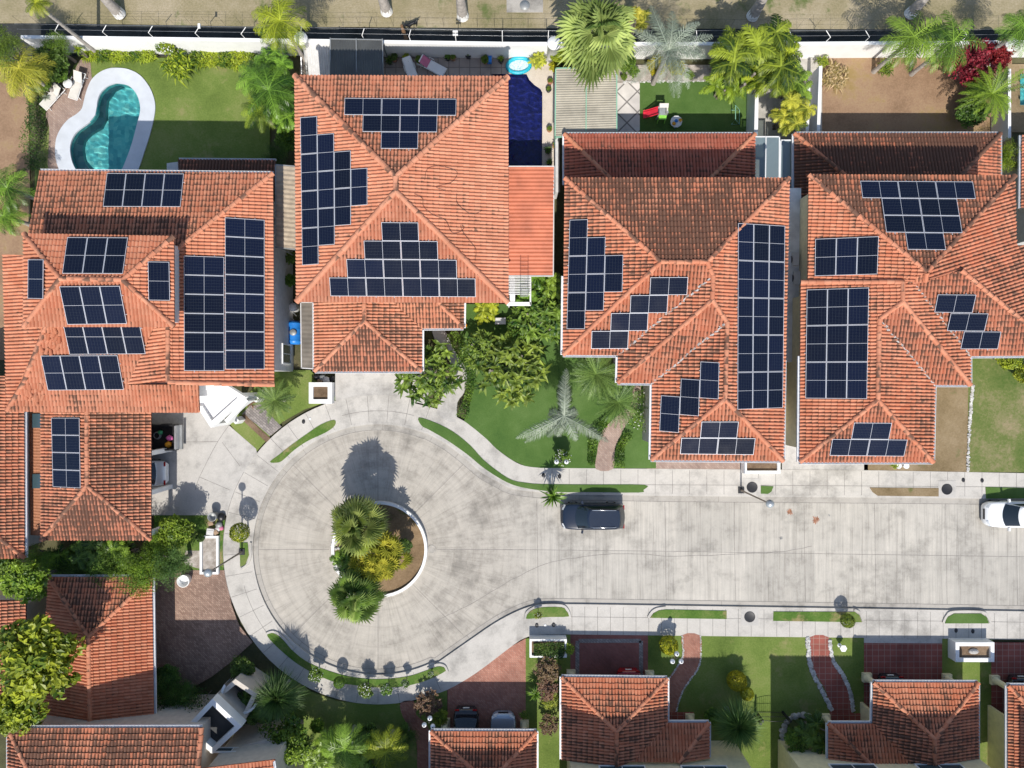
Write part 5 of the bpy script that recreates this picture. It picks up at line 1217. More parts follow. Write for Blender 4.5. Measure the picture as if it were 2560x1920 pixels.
plant('areca', 'yellow', 1592, 45, 36, 4.5, 'narrow yellow palm between fan palm and silver palm', 0)
plant('silver', 'silver', 1672, 125, 118, 5.0, 'large silver grey palm leaning over wall beside huge fan palm', 0)
plant('areca', 'orange', 1885, 150, 118, 5.0, 'big olive and orange palm clump right of silver palm', 0)
plant('areca', 'lime', 1960, 110, 62, 4.4, 'tall lime palm clump beside round white pillar at right', 2)
plant('areca', 'palm', 1985, 200, 66, 2.6, 'shaggy green palm clump above the narrow white walls', 1)
plant('areca', 'yellow', 1978, 282, 60, 2.8, 'yellow palm clump just above the blue glass canopies', 2)
plant('coconut', 'palm', 2285, 92, 92, 5.0, 'left one of twin dark palms over the white wall', 2)
plant('coconut', 'palm', 2382, 105, 88, 4.7, 'right one of twin dark palms over the white wall', 0)
plant('feather', 'palm', 2562, 70, 66, 5.0, 'palm at top right corner beside white round pillar', 0)
plant('bougain', 'red', 2435, 165, 72, 1.9, 'red bougainvillea bush in the corner of bare yard', 0)
plant('bougain', 'red', 2500, 140, 48, 2.0, 'smaller red bougainvillea behind the palm at top right', 1)
plant('bush', 'bush', 2440, 215, 36, 1.2, 'green bush just below the red bougainvillea', 0)
plant('cycad', 'orange', 2480, 235, 88, 2.9, 'shaggy olive palm at right edge of the bare yard', 0)
plant('bush', 'deep', 2430, 280, 48, 1.1, 'dark bush at bottom right corner of the bare yard', 1)
plant('strap', 'straw', 2095, 185, 46, .9, 'clump of dry straw coloured blades in bare yard corner', 0)
plant('strap', 'lime', 2060, 150, 22, 1.0, 'small green plant at the top left of bare yard', 1)
plant('strap', 'orange', 2220, 165, 28, .8, 'low browning plant beneath the twin palms', 2)
plant('finetree', 'lime', 2520, 390, 48, 2.2, 'yellow green bushy tree filling the gap at right edge', 1, zs=1.2)
plant('areca', 'yellow', 1345, 150, 26, 1.2, 'variegated shrub beside the turquoise paddling pool', 1)
plant('bush', 'gold', 1385, 165, 16, 1.0, 'small yellow leaved shrub right of paddling pool', 2)
plant('bush', 'lime', 1400, 135, 30, 1.3, 'green shrub below the white round pillar by blue pool', 0)
plant('bush', 'gold', 1640, 165, 28, 1.0, 'yellow leaved shrub under left half of silver palm', 0)
plant('bush', 'gold', 1690, 170, 26, 1.0, 'yellow leaved shrub under right half of silver palm', 1)
plant('strap', 'palm', 1585, 175, 22, 1.0, 'strappy plant at the gravel bed left of silver palm', 1)
plant('strap', 'palm', 1725, 185, 17, .7, 'small strappy plant at the gravel bed edge right', 2)
plant('bush', 'bush', 1560, 192, 10, .5, 'tiny bush at the gravel bed beside beige patio canopy', 0)
plant('finetree', 'bush', 140, 118, 46, 2.2, 'leafy tree at the left end of white boundary wall', 2)
plant('bush', 'bush', 106, 205, 32, 1.1, 'rounded bush beneath yellow green palm by sun loungers', 2)
plant('coconut', 'palm', 640, 195, 66, 3.0, 'palm leaning over the lawn below strappy border end', 2)
plant('areca', 'palm', 705, 275, 58, 2.4, 'dense palm clump touching the pyramid roof corner', 0)
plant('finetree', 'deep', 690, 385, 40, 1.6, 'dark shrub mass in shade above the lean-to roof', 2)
plant('areca', 'orange', 1830, 190, 74, 3.2, 'low olive palm clump hanging over the bright turf', 1)
plant('areca', 'lime', 1925, 190, 70, 3.6, 'leaning lime palm clump above the grey passage', 0)
plant('bush', 'bush', 1560, 150, 34, 1.4, 'green shrubs under the huge fan palm by gravel bed', 0)
# ---- front gardens of the upper row
plant('cycad', 'feather', 688, 1000, 62, 2.0, 'young feathery palm on small lawn beside white porch', 1)
plant('rosette', 'croton', 628, 1005, 22, .8, 'dark red spiky plants beside the white porch', 1)
plant('bush', 'deep', 660, 925, 22, .8, 'dark bush under the grey wall near blue tank', 0)
plant('bush', 'bush', 726, 700, 20, 1.6, 'bush squeezed between grey wall and pyramid roof house', 1)
plant('areca', 'deep', 725, 645, 20, 1.6, 'narrow palm squeezed in the side passage above the bush', 1)
plant('rosettes', 'rosette', 1068, 935, 100, 2.6, 'big cluster of green leaf rosettes at driveway corner', 0)
plant('rosettes', 'rosette', 1278, 920, 112, 2.7, 'big cluster of green leaf rosettes on bright lawn', 1)
plant('rosettes', 'rosette', 1350, 790, 88, 2.4, 'cluster of green leaf rosettes beside left slope gutter', 2)
plant('areca', 'palm', 1335, 720, 55, 2.0, 'dark green palm clump behind the white pergola', 2)
plant('rosettes', 'rosette', 1205, 875, 62, 2.0, 'smaller leaf rosette shrub left of big lawn cluster', 1)
plant('areca', 'palm', 1395, 715, 44, 2.2, 'palm clump squeezed between pergola and left slope gutter', 1)
plant('bush', 'bush', 1300, 820, 44, 1.5, 'green bush filling between two leaf rosette clusters', 1)
plant('areca', 'lime', 1215, 775, 40, 1.0, 'pale banana like shrub along the pyramid house front', 1)
plant('silverlong', 'silver', 1410, 1040, 148, 4.2, 'silver palm with long drooping fronds on bright lawn', 0, 0.0)
plant('cycad', 'feather', 1490, 935, 84, 2.6, 'soft green feathery palm against the stepped house front', 0)
plant('cycad', 'feather', 1545, 1005, 76, 2.2, 'soft green feathery palm at the head of brick path', 1)
plant('bush', 'deep', 1412, 1000, 24, .7, 'dark ground bush under the silver drooping palm', 0)
plant('flowerbush', 'bush', 1404, 1140, 25, .9, 'small pale flowering bush around the double garden lamp', 0)
plant('rosette', 'palm', 1382, 1240, 40, 2.0, 'spiky young palm on verge beside the black car', 0)
hedge('curved low hedge between grey path and bright lawn', Z(1, 1, (1680, 1220), (1760, 1340), (1835, 1500), (1855, 1620)) + Z(1, 2, (1830, 120), (1780, 290)), .75, .8, 'bush', .12, 330)
hedge('leafy border on the left of curved brick path', Z(2, 2, (860, 250), (790, 340), (700, 480), (685, 700)), .7, .6, 'bush', .13, 330)
hedge('leafy border on the right of curved brick path', Z(2, 2, (1010, 430), (940, 540), (915, 720)), .7, .6, 'bush', .13, 330)
hedge('white flowering shrubs along stepped house wall', Z(2, 2, (1150, 60), (1120, 240), (1060, 380)), 1.3, 1.3, 'bush', .16, 260, flowers=.12)
plant('strap', 'lime', 2240, 1160, 16, .7, 'spiky plants with two white pots at pavement edge', 0)
plant('bush', 'lime', 2520, 895, 40, 1.0, 'bright bush on patchy lawn under the rust roof', 1)
plant('bush', 'lime', 2560, 935, 30, 1.0, 'bright bush at the right edge above patchy lawn', 2)
# ---- left side below the garage wing
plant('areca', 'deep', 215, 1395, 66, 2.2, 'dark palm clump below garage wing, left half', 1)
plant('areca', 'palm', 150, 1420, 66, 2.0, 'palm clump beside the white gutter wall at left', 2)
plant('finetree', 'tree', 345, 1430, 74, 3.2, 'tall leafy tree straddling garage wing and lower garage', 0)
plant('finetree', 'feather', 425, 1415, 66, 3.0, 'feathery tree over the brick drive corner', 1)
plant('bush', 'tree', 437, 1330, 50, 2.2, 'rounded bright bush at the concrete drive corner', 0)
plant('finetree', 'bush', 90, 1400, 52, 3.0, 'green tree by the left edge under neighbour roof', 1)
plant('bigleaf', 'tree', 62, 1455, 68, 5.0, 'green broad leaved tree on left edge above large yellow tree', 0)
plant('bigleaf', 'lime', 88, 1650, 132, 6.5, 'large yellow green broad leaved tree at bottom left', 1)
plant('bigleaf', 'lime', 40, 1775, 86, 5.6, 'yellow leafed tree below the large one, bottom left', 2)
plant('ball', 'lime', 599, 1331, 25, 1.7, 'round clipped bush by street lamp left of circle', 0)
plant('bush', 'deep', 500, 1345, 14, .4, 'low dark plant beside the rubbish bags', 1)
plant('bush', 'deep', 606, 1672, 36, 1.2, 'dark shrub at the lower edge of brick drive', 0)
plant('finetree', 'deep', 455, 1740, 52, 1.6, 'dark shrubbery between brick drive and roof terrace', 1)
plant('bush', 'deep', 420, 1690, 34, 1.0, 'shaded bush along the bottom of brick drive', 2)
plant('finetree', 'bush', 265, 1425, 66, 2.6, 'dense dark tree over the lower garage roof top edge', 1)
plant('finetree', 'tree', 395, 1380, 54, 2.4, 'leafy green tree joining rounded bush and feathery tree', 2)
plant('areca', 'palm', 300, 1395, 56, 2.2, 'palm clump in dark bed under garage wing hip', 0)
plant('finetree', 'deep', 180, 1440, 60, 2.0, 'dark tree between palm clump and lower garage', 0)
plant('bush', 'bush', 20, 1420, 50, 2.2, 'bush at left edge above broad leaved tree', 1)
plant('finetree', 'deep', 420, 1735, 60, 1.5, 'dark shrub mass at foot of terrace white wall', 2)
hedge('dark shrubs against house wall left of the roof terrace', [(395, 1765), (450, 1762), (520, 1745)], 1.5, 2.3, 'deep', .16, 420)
# ---- below the turning circle
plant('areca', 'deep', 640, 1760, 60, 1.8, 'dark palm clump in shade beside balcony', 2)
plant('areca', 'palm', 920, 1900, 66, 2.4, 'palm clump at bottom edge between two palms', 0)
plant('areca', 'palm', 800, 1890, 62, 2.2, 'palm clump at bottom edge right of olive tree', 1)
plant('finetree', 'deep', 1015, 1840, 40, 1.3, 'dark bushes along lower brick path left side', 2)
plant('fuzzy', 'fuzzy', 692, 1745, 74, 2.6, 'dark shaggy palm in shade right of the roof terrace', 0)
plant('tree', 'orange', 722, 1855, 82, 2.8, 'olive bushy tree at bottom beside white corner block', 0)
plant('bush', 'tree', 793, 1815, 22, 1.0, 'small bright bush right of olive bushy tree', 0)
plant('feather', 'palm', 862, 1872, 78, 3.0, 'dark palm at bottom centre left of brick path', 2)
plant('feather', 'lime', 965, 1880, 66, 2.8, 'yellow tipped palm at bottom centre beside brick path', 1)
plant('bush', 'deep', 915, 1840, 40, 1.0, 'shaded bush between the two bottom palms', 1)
for i, (x, y, r, hh, k, lb) in enumerate((
    (788, 1688, 21, 1.1, 'flowerbush', 'round white flowered bush, first along lower kerb'), (848, 1706, 15, 1.0, 'ball', 'plain green round bush, second along lower kerb'),
    (913, 1724, 22, 1.2, 'flowerbush', 'largest white flowered bush at bottom of circle'), (967, 1721, 18, 1.1, 'flowerbush', 'white flowered bush right of largest at lower kerb'),
    (1013, 1708, 12, .9, 'flowerbush', 'small white flowered bush, last in lower kerb row'), (1077, 1684, 10, .6, 'flowerbush', 'tiny pale plant near tip of lower verge'))):
    plant(k, 'bush', x, y, r, hh, lb, i % 3, group='bushes along the lower kerb')
plant('rosettes', 'croton', 1068, 1762, 42, 1.2, 'bronze leaved shrub by triple garden lamp, lower left', 0)
plant('bush', 'orange', 1100, 1790, 24, .9, 'olive shrub at base of lower triple garden lamp', 0)
plant('flowerbush', 'lime', 1346, 1538, 11, .8, 'tiny flowering shrub on first lower verge', 1)
plant('ball', 'gold', 1672, 1613, 24, .9, 'round golden bush around the triple garden lamp', 0)
plant('ball', 'gold', 1842, 1702, 25, .9, 'round golden bush in the middle of lower lawn', 1)
plant('ball', 'gold', 1868, 1735, 17, .7, 'low golden tail bush joined to the round one', 2, zs=.8)
plant('ball', 'orange', 2119, 1552, 18, 1.0, 'round red and green bush on the long verge', 0)
plant('rosettes', 'croton', 1370, 1680, 40, 1.4, 'pinkish brown rosette shrub below the white planter', 1)
plant('rosettes', 'croton', 1368, 1725, 36, 1.3, 'bronze rosette shrub, middle of the strip by driveway', 2)
plant('rosettes', 'yellow', 1375, 1755, 26, 1.1, 'yellow leaved rosettes in the strip beside driveway', 0)
plant('rosettes', 'croton', 1372, 1815, 32, 1.2, 'dull brown shrub at the bottom of planting strip', 0)
plant('rosette', 'palm', 1340, 1735, 28, 1.0, 'green spiky plant left of the bronze shrubs', 2)
plant('strap', 'lime', 1424, 1625, 18, 1.1, 'strappy plant at right end of white planter', 0)
plant('strap', 'orange', 1310, 1790, 15, 1.5, 'small potted shrub on brick drive edge near column', 1)
plant('fuzzy', 'feather', 1845, 1815, 72, 2.6, 'round fine leaved green palm by the iron gate', 1)
plant('bush', 'bush', 1778, 1790, 24, .6, 'low flowers between porch column and fine leaved palm', 2)
plant('tree', 'bush', 1990, 1850, 40, 1.6, 'leafy bush beside stone ring at bottom right', 1)
plant('areca', 'deep', 2040, 1835, 56, 1.7, 'dark palms inside stone ring at bottom right', 0)
plant('strap', 'palm', 2080, 1890, 20, 2.0, 'spiky plant against porch roof at bottom right', 1)
# ---------------------------------------------------------------- boundary wall, pillars, wire arms
def wall_line(label, pts, h, th=.23, m='white', name='wall', cap=None, group=None, cat='wall'):
    mb = MB(); w_ = [tuple(P(x, y, h)[:2]) for x, y in pts]; a, b = offset_line(w_, th / 2), offset_line(w_, -th / 2)
    mb.prism(a + b[::-1], 0, h)
    return single(name, mb, M[m], label, cat, group)
bw = [(52, 92), (640, 100), (750, 101), (1280, 109), (1385, 109), (1952, 109), (2530, 105), (2800, 104)]
wall_line('white boundary wall behind the lawn with the bean shaped pool', bw[:3], 2.0, name='boundary_wall')
wall_line('white boundary wall behind the tiled patio and blue pool', bw[2:5], 2.0, name='boundary_wall')
wall_line('white boundary wall behind huge fan palm and silver palm', bw[4:6], 2.0, name='boundary_wall')
wall_line('white boundary wall behind the bare brown yard', bw[5:7], 2.0, name='boundary_wall')
wall_line('short white boundary wall at top right corner', bw[6:], 2.0, name='boundary_wall')
for (x, y), lb in (((752, 96), 'round white pillar beside bright feathery palm'), ((1385, 108), 'round white pillar above the turquoise paddling pool'), ((1952, 104), 'round white pillar by tall lime palm clump'), ((2530, 112), 'round white pillar under the top right corner palm')):
    c = P(x, y, 2.4); mb = MB(); mb.lathe((c.x, c.y, 0), [(.42, 0), (.42, 2.3), (.46, 2.32), (.46, 2.42), (.44, 2.46), (0, 2.5)], n=28); single('pillar', mb, M['white'], lb, 'pillar')
arms = [(150, 88, -1), (268, 90, -1), (382, 92, -1), (498, 93, -1), (612, 95, -1), (757, 92, -.4), (910, 98, -.5), (1026, 101, -.4), (1140, 103, 0), (1256, 103, 0), (1370, 103, 0), (1404, 103, 0), (1738, 103, .3), (1972, 103, .7), (2066, 103, 1), (2163, 103, 1), (2405, 101, 1)]
names = ['first', 'second', 'third', 'fourth', 'fifth', 'sixth', 'seventh', 'eighth', 'ninth', 'tenth', 'eleventh', 'twelfth', 'thirteenth', 'fourteenth', 'fifteenth', 'sixteenth', 'seventeenth']
bwall = [o for o in bpy.data.objects if o.name.startswith('boundary_wall')]; bwall.sort(key=lambda o: o.location.x)
for i, (x, y, s) in enumerate(arms):
    b = P(x, y, 2.0); mb = MB(); mb.tube([b - Vector((0, 0, .1)), b + Vector((s * .12, .1, .35)), b + Vector((s * -.30, .42, .62))], .026, n=6)
    if i == 3: mb.box(b + Vector((s * -.30, .42, .66)), (.16, .3, .1))
    if i == 8: mb.box(b + Vector((0, .35, .6)), (.34, .1, .1)); mb.box(b + Vector((0, .16, .55)), (.34, .1, .1))
    obj('wire_arm', mb, M['white'], bwall[0 if x < 752 else 1 if x < 1385 else 2 if x < 1952 else 3])
wm = MB()
for k, (u, z) in enumerate(((.15, 2.4), (.40, 2.62))):
    wm.tube([P(x, y - 6, 2.0) + Vector((0, u, z - 2.0)) for x, y in bw], .007, n=4)
single('fence_wire', wm, M['steel'], 'thin wire strands running along the top of boundary wall', 'wire')
# thin mesh fence beyond the gravel strip
fm = MB(); fp = []
for i, x in enumerate(range(60, 2600, 42)):
    a = P(x, 62 + (x - 60) * .005, 0); fm.tube([a, a + Vector((0, 0, 1.2))], .008, n=4); fp.append(a)
for z in (1.18,): fm.tube([p + Vector((0, 0, z)) for p in fp], .006, n=4)
single('wire_fence', fm, M['dark'], 'thin dark wire fence along the edge of the dry field', 'fence')
# lot walls
wall_line('grey wall along the right side of the blue pool deck', [(1392, 172), (1392, 480)], 1.8, .2, 'offwhite')
wall_line('white wall between bright turf and grey passage', [(1893, 205), (1890, 338)], 1.8, .25)
wall_line('left of two narrow white walls by the bare yard', [(2022, 215), (2018, 332)], 1.9, .22)
wall_line('right of two narrow white walls by the bare yard', [(2052, 165), (2046, 332)], 1.9, .22)
wall_line('low white wall at right edge by the teal pool', [(2524, 172), (2524, 345)], 1.8, .2)
# ---------------------------------------------------------------- pools
def tile_floor(name, cols, sc):
    m, t, b = nodes_of(name); p = pos(t); v = N(t, 'TexVoronoi', distance='CHEBYCHEV'); v.inputs['Scale'].default_value = sc; v.inputs['Randomness'].default_value = .55; L(t, p, v.inputs['Vector'])
    s = N(t, 'SeparateColor'); L(t, v.outputs['Color'], s.inputs[0]); c = ramp(t, s.outputs[0], [(0, cols[0]), (.4, cols[1]), (.75, cols[2]), (1, cols[3])]); c = mixc(t, 1.0, c, ramp(t, noise(t, p, 1.3, 6, .7), [(.3, (.8, .84, .86)), (.7, (1.18, 1.13, 1.1))]), 'MULTIPLY'); L(t, c, b.inputs['Base Color']); b.inputs['Roughness'].default_value = .5; return m
def water_mat(name, tint):
    m, t, b = nodes_of(name); b.inputs['Base Color'].default_value = (*tint, 1); b.inputs['Transmission Weight'].default_value = 1; b.inputs['Roughness'].default_value = 0; b.inputs['IOR'].default_value = 1.33; return m
# the ground sheets stay whole, so a basin is built as a shallow tiled tray: water 4 cm under the coping, floor below
from mathutils import noise as mnoise
sd.cycles.is_caustics_light = True
AMP = 1.5
def build_pool(label, outer, inner, coping, floor_m, water_m, top, zf, zw):
    c = P(*inner[0], 0); root = thing('swimming_pool', (c.x, c.y, 0), label, 'swimming pool'); iw = W2(inner, top)
    if outer:
        cp = MB(); cp.ringprism(W2(outer, top), iw, 0, top); obj('coping', cp, coping, root)
    bs = MB(); bs.face([(*p, zf) for p in iw])
    for p, q in zip(iw, iw[1:] + iw[:1]): bs.face([(*p, zf), (*q, zf), (*q, top - .01), (*p, top - .01)])
    bo = obj('basin', bs, floor_m, root); bo.cycles.is_caustics_receiver = True
    # rippled water surface, reaching just under the coping; the sun is focused through it
    big = inset(ccw(iw), -.12); xs = [p[0] for p in big]; ys = [p[1] for p in big]; st = .075; wt = MB()
    def hz(x, y): p = Vector((x * .8 + y * .35, y, 0)); return zw + AMP * (.030 * mnoise.noise(p * 1.5) + .018 * mnoise.noise(p * 3.4 + Vector((7, 3, 1))))
    nx, ny = int((max(xs) - min(xs)) / st) + 2, int((max(ys) - min(ys)) / st) + 2; idx = {}; vs, fs = [], []
    def vid(i, j):
        if (i, j) not in idx: x, y = min(xs) + i * st, min(ys) + j * st; idx[(i, j)] = len(vs); vs.append((x, y, hz(x, y)))
        return idx[(i, j)]
    for j in range(ny):
        y = min(ys) + (j + .5) * st; cr = sorted(x1 + (y - y1) * (x2 - x1) / (y2 - y1) for (x1, y1), (x2, y2) in zip(big, big[1:] + big[:1]) if (y1 > y) != (y2 > y))
        for i in range(nx):
            x = min(xs) + (i + .5) * st
            if sum(c < x for c in cr) % 2: fs.append((vid(i, j), vid(i + 1, j), vid(i + 1, j + 1), vid(i, j + 1)))
    wt.mesh(vs, fs, 0, None, True); wo = obj('water', wt, water_m, root); wo.cycles.is_caustics_caster = True; return root
def resample(pts, n):
    pts = pts + [pts[0]]; d = [0]
    for a, b in zip(pts, pts[1:]): d.append(d[-1] + math.dist(a, b))
    out = []; k = 0
    for i in range(n):
        t = d[-1] * i / n
        while d[k + 1] < t: k += 1
        u = (t - d[k]) / max(1e-9, d[k + 1] - d[k]); out.append(tuple(a + (b - a) * u for a, b in zip(pts[k], pts[k + 1])))
    return out
co = smooth_poly(Z(0, 0, (1010, 585), (1110, 598), (1210, 650), (1290, 750), (1330, 850), (1340, 940), (1320, 1060), (1285, 1190), (1240, 1330), (1190, 1475), (1130, 1600), (1000, 1720), (750, 1720), (600, 1620), (515, 1475), (480, 1370), (475, 1270), (490, 1180), (530, 1100), (590, 1030), (660, 985), (705, 940), (722, 880), (745, 790), (785, 695), (850, 630), (930, 593)), 4)
ci = smooth_poly(Z(0, 0, (1020, 718), (1100, 735), (1160, 785), (1195, 850), (1211, 930), (1203, 1000), (1180, 1080), (1150, 1200), (1100, 1350), (1045, 1475), (970, 1570), (820, 1600), (715, 1545), (660, 1475), (620, 1390), (604, 1290), (618, 1210), (660, 1140), (730, 1085), (795, 1035), (832, 965), (838, 890), (862, 810), (915, 752), (970, 724)), 4)
def match(outer, inner):
    # pairs every outer point with the nearest point of the inner outline
    return [min(inner, key=lambda q: math.dist(p, q)) for p in outer]
ci_d = resample(ci, 600); 
fl = tile_floor('pool_tiles', [(.06, .38, .42), (.10, .50, .51), (.18, .60, .57), (.07, .43, .47)], 3.6)
inner_m = match(resample(co, 160), ci_d)
pool1 = build_pool('bean shaped turquoise swimming pool with wide white coping on lawn', None, ci, M['white'], fl, water_mat('pool_water', (.90, .98, .98)), .16, -.75, .05)
cp = MB(); cp.ringprism(W2(resample(co, 160), .17), W2(inner_m, .17), .02, .17); obj('coping', cp, plain('white_coping', (.56, .59, .63), .6, var=.07, scale=1.5), pool1)
# steps and shelf along the left side of the basin
sh = MB(); shp = W2(Z(0, 0, (840, 890), (862, 810), (915, 752), (970, 726), (1040, 722), (960, 770), (905, 850), (890, 930), (895, 1010), (850, 1085), (760, 1140), (700, 1200), (685, 1290), (710, 1390), (770, 1475), (700, 1500), (660, 1475), (625, 1390), (608, 1290), (622, 1210), (664, 1142), (734, 1087), (799, 1037), (834, 965)), .1)
sh.prism(shp, -.74, -.35); so_ = obj('step', sh, tile_floor('pool_step_tiles', [(.05, .19, .21), (.08, .26, .28), (.13, .30, .30), (.05, .21, .25)], 2.2), pool1)
bi_ = Z(2, 0, (-190, 640)) + Z(2, 0, (125, 640), (150, 690), (195, 735), (245, 768), (262, 800), (262, 1000), (260, 1440), (-40, 1440)) + [(1262, 330), (1262, 200)]
deep = tile_floor('blue_pool_tiles', [(.002, .005, .085), (.003, .008, .125), (.005, .014, .19), (.002, .006, .10)], 6)
build_pool('deep blue rectangular pool with curved corner beside pyramid roof', None, bi_, M['white'], deep, water_mat('blue_pool_water', (.75, .82, .98)), .10, -.7, .03)
build_pool('teal pool corner at the right edge of the photo', None, [(2551, 185), (2640, 185), (2640, 262), (2551, 262)], M['white'], fl, water_mat('teal_pool_water', (.85, .97, .97)), .13, -.6, .08)
# holes in the ground sheets where the basins are
def cut(objs, poly_w):
    mb = MB(); mb.prism(poly_w, -2, 1.0, bottom=True); me = mb.data('cutter', [M['white']]); c = bpy.data.objects.new('cutter', me); C.objects.link(c)
    bm = bmesh.new(); bm.from_mesh(me); bmesh.ops.recalc_face_normals(bm, faces=bm.faces); bm.to_mesh(me); bm.free()
    dg = bpy.context.evaluated_depsgraph_get()
    for o in objs:
        md = o.modifiers.new('hole', 'BOOLEAN'); md.operation = 'DIFFERENCE'; md.solver = 'EXACT'; md.object = c
    bpy.context.view_layer.update(); dg = bpy.context.evaluated_depsgraph_get()
    for o in objs:
        nm = bpy.data.meshes.new_from_object(o.evaluated_get(dg)); o.modifiers.clear(); o.data = nm
    bpy.data.objects.remove(c)
lawns = [o for o in bpy.data.objects if o.get('kind') == 'structure']
def overlapping(poly):
    xs = [p[0] for p in poly]; ys = [p[1] for p in poly]; out = []
    for o in lawns:
        v = [q.co for q in o.data.vertices]; 
        if max(q.x for q in v) > min(xs) and min(q.x for q in v) < max(xs) and max(q.y for q in v) > min(ys) and min(q.y for q in v) < max(ys): out.append(o)
    return out
def solid_cut(poly):
    # sheets are open below, so cut them by knife projection in 2D: rebuild the top as ring strips
    for o in overlapping(poly):
        bm = bmesh.new(); bm.from_mesh(o.data); n = len(poly)
        cen = Vector((sum(p[0] for p in poly) / n, sum(p[1] for p in poly) / n, 0))
        for i in range(n):
            a, b = Vector((*poly[i], 0)), Vector((*poly[(i + 1) % n], 0)); d = b - a
            if d.length < 1e-5: continue
            nn = Vector((-d.y, d.x, 0)).normalized()
            # only faces whose bounds come near the edge are split
            fs = [f for f in bm.faces if not (max(v.co.x for v in f.verts) < min(a.x, b.x) - .01 or min(v.co.x for v in f.verts) > max(a.x, b.x) + .01 or max(v.co.y for v in f.verts) < min(a.y, b.y) - .01 or min(v.co.y for v in f.verts) > max(a.y, b.y) + .01)]
            if not fs: continue
            gm_ = list({e for f in fs for e in f.edges}) + list({v for f in fs for v in f.verts}) + fs
            bmesh.ops.bisect_plane(bm, geom=gm_, plane_co=a, plane_no=nn, dist=1e-5)
        def inside(p):
            r = False
            for (x1, y1), (x2, y2) in zip(poly, poly[1:] + poly[:1]):
                if (y1 > p.y) != (y2 > p.y) and p.x < (x2 - x1) * (p.y - y1) / (y2 - y1) + x1: r = not r
            return r
        dead = [f for f in bm.faces if inside(f.calc_center_median())]
        bmesh.ops.delete(bm, geom=dead, context='FACES'); bm.to_mesh(o.data); bm.free()
solid_cut(W2(resample(ci, 60), .16)); solid_cut(W2(bi_, .10)); solid_cut(W2([(2551, 185), (2640, 185), (2640, 262), (2551, 262)], .13))
# ---------------------------------------------------------------- garden furniture
def lounger(px, py, ang, label, slung='white', ln=1.95):
    root = thing('sun_lounger', P(px, py, 0) + Vector((0, 0, .11)), label, 'sun lounger', None, ang)
    fr = MB(); w2 = .33
    for s in (-1, 1):
        fr.tube([(-ln / 2, s * w2, .33), (ln * .5, s * w2, .33)], .028, n=6)
        fr.tube([(.05, s * (w2 + .06), .33), (.05, s * (w2 + .06), .55), (.45, s * (w2 + .06), .55), (.45, s * (w2 + .06), .33)], .022, n=6)
    for x in (-ln / 2, 0, ln / 2): fr.tube([(x, -w2, .33), (x, w2, .33)], .024, n=6)
    obj('frame', fr, M['white'], root, True)
    for sx in (-1, 1):
        for sy in (-1, 1):
            l = MB(); l.tube([(sx * .72, sy * w2, .33), (sx * .8, sy * (w2 + .02), 0)], .025, n=6); obj('leg', l, M['white'], root, True)
    st = MB(); st.box((-.36, 0, .36), (ln * .60, .60, .035)); obj('seat', st, M[slung], root, True)
    bk = MB(); bk.box((.56, 0, .52), (.80, .60, .035), rot=Matrix.Rotation(rad(-28), 3, 'Y')); obj('backrest', bk, M[slung], root, True)
    return root
M['linen'] = plain('pale_sling', (.64, .61, .56), .8, var=.06); M['pinkcloth'] = plain('pink_cloth', (.55, .16, .26), .8)
lounger(202, 221, rad(72), 'white sun lounger right, nearest to the bean pool coping', 'linen')
lounger(141, 249, rad(48), 'white sun lounger left, at brick terrace corner', 'linen')
l3 = lounger(1083, 173, rad(152), 'white plastic lounger with pink towel on tiled patio', 'white')
tw_ = MB(); tw_.box((.56, 0, .545), (.62, .62, .03), rot=Matrix.Rotation(rad(-28), 3, 'Y')); t_ = obj('towel', tw_, M['pinkcloth'], None); t_.location = l3.location; t_.rotation_euler = l3.rotation_euler; tag(t_, 'pink towel draped over the white lounger back on patio', 'towel')
lounger(1030, 186, rad(110), 'second plain white lounger half under pyramid roof eave', 'white')
def table(px, py, r, label):
    c = P(px, py, .7); root = thing('round_table', (c.x, c.y, .11), label, 'table'); t = MB(); t.lathe((0, 0, .66), [(r * .97, 0), (r, .02), (r, .035), (r * .98, .045), (0, .045)], n=28); obj('tabletop', t, M['white'], root, True)
    for k in range(4):
        a = k * math.pi / 2 + .4; l = MB(); l.tube([(math.cos(a) * r * .5, math.sin(a) * r * .5, .66), (math.cos(a) * r * .85, math.sin(a) * r * .85, 0)], .022, n=6); obj('leg', l, M['white'], root, True)
table(171, 210, .32, 'round white side table between two sun loungers')
# ---------------------------------------------------------------- canopies
def corrugated(mb, quad, z0, z1, along, pitch, amp, m=0):
    # quad: TL,TR,BR,BL world xy ; corrugations run across 'along' ('x': ribs run east-west)
    TL, TR, BR, BL = [Vector(q) for q in quad]; lx = (TR - TL).length; ly = (BL - TL).length; n = int((ly if along == 'x' else lx) / pitch * 4)
    def q(u, v): return TL.lerp(TR, u).lerp(BL.lerp(BR, u), v)
    for i in range(n):
        t0, t1 = i / n, (i + 1) / n; h0, h1 = amp * math.sin(i * math.pi / 2), amp * math.sin((i + 1) * math.pi / 2)
        if along == 'x': c = [(*q(0, t0), z0 + (z1 - z0) * t0 + h0), (*q(1, t0), z0 + (z1 - z0) * t0 + h0), (*q(1, t1), z0 + (z1 - z0) * t1 + h1), (*q(0, t1), z0 + (z1 - z0) * t1 + h1)]
        else: c = [(*q(t0, 0), z0 + h0), (*q(t1, 0), z0 + h1), (*q(t1, 1), z1 + h1), (*q(t0, 1), z1 + h0)]
        mb.face(c, m)
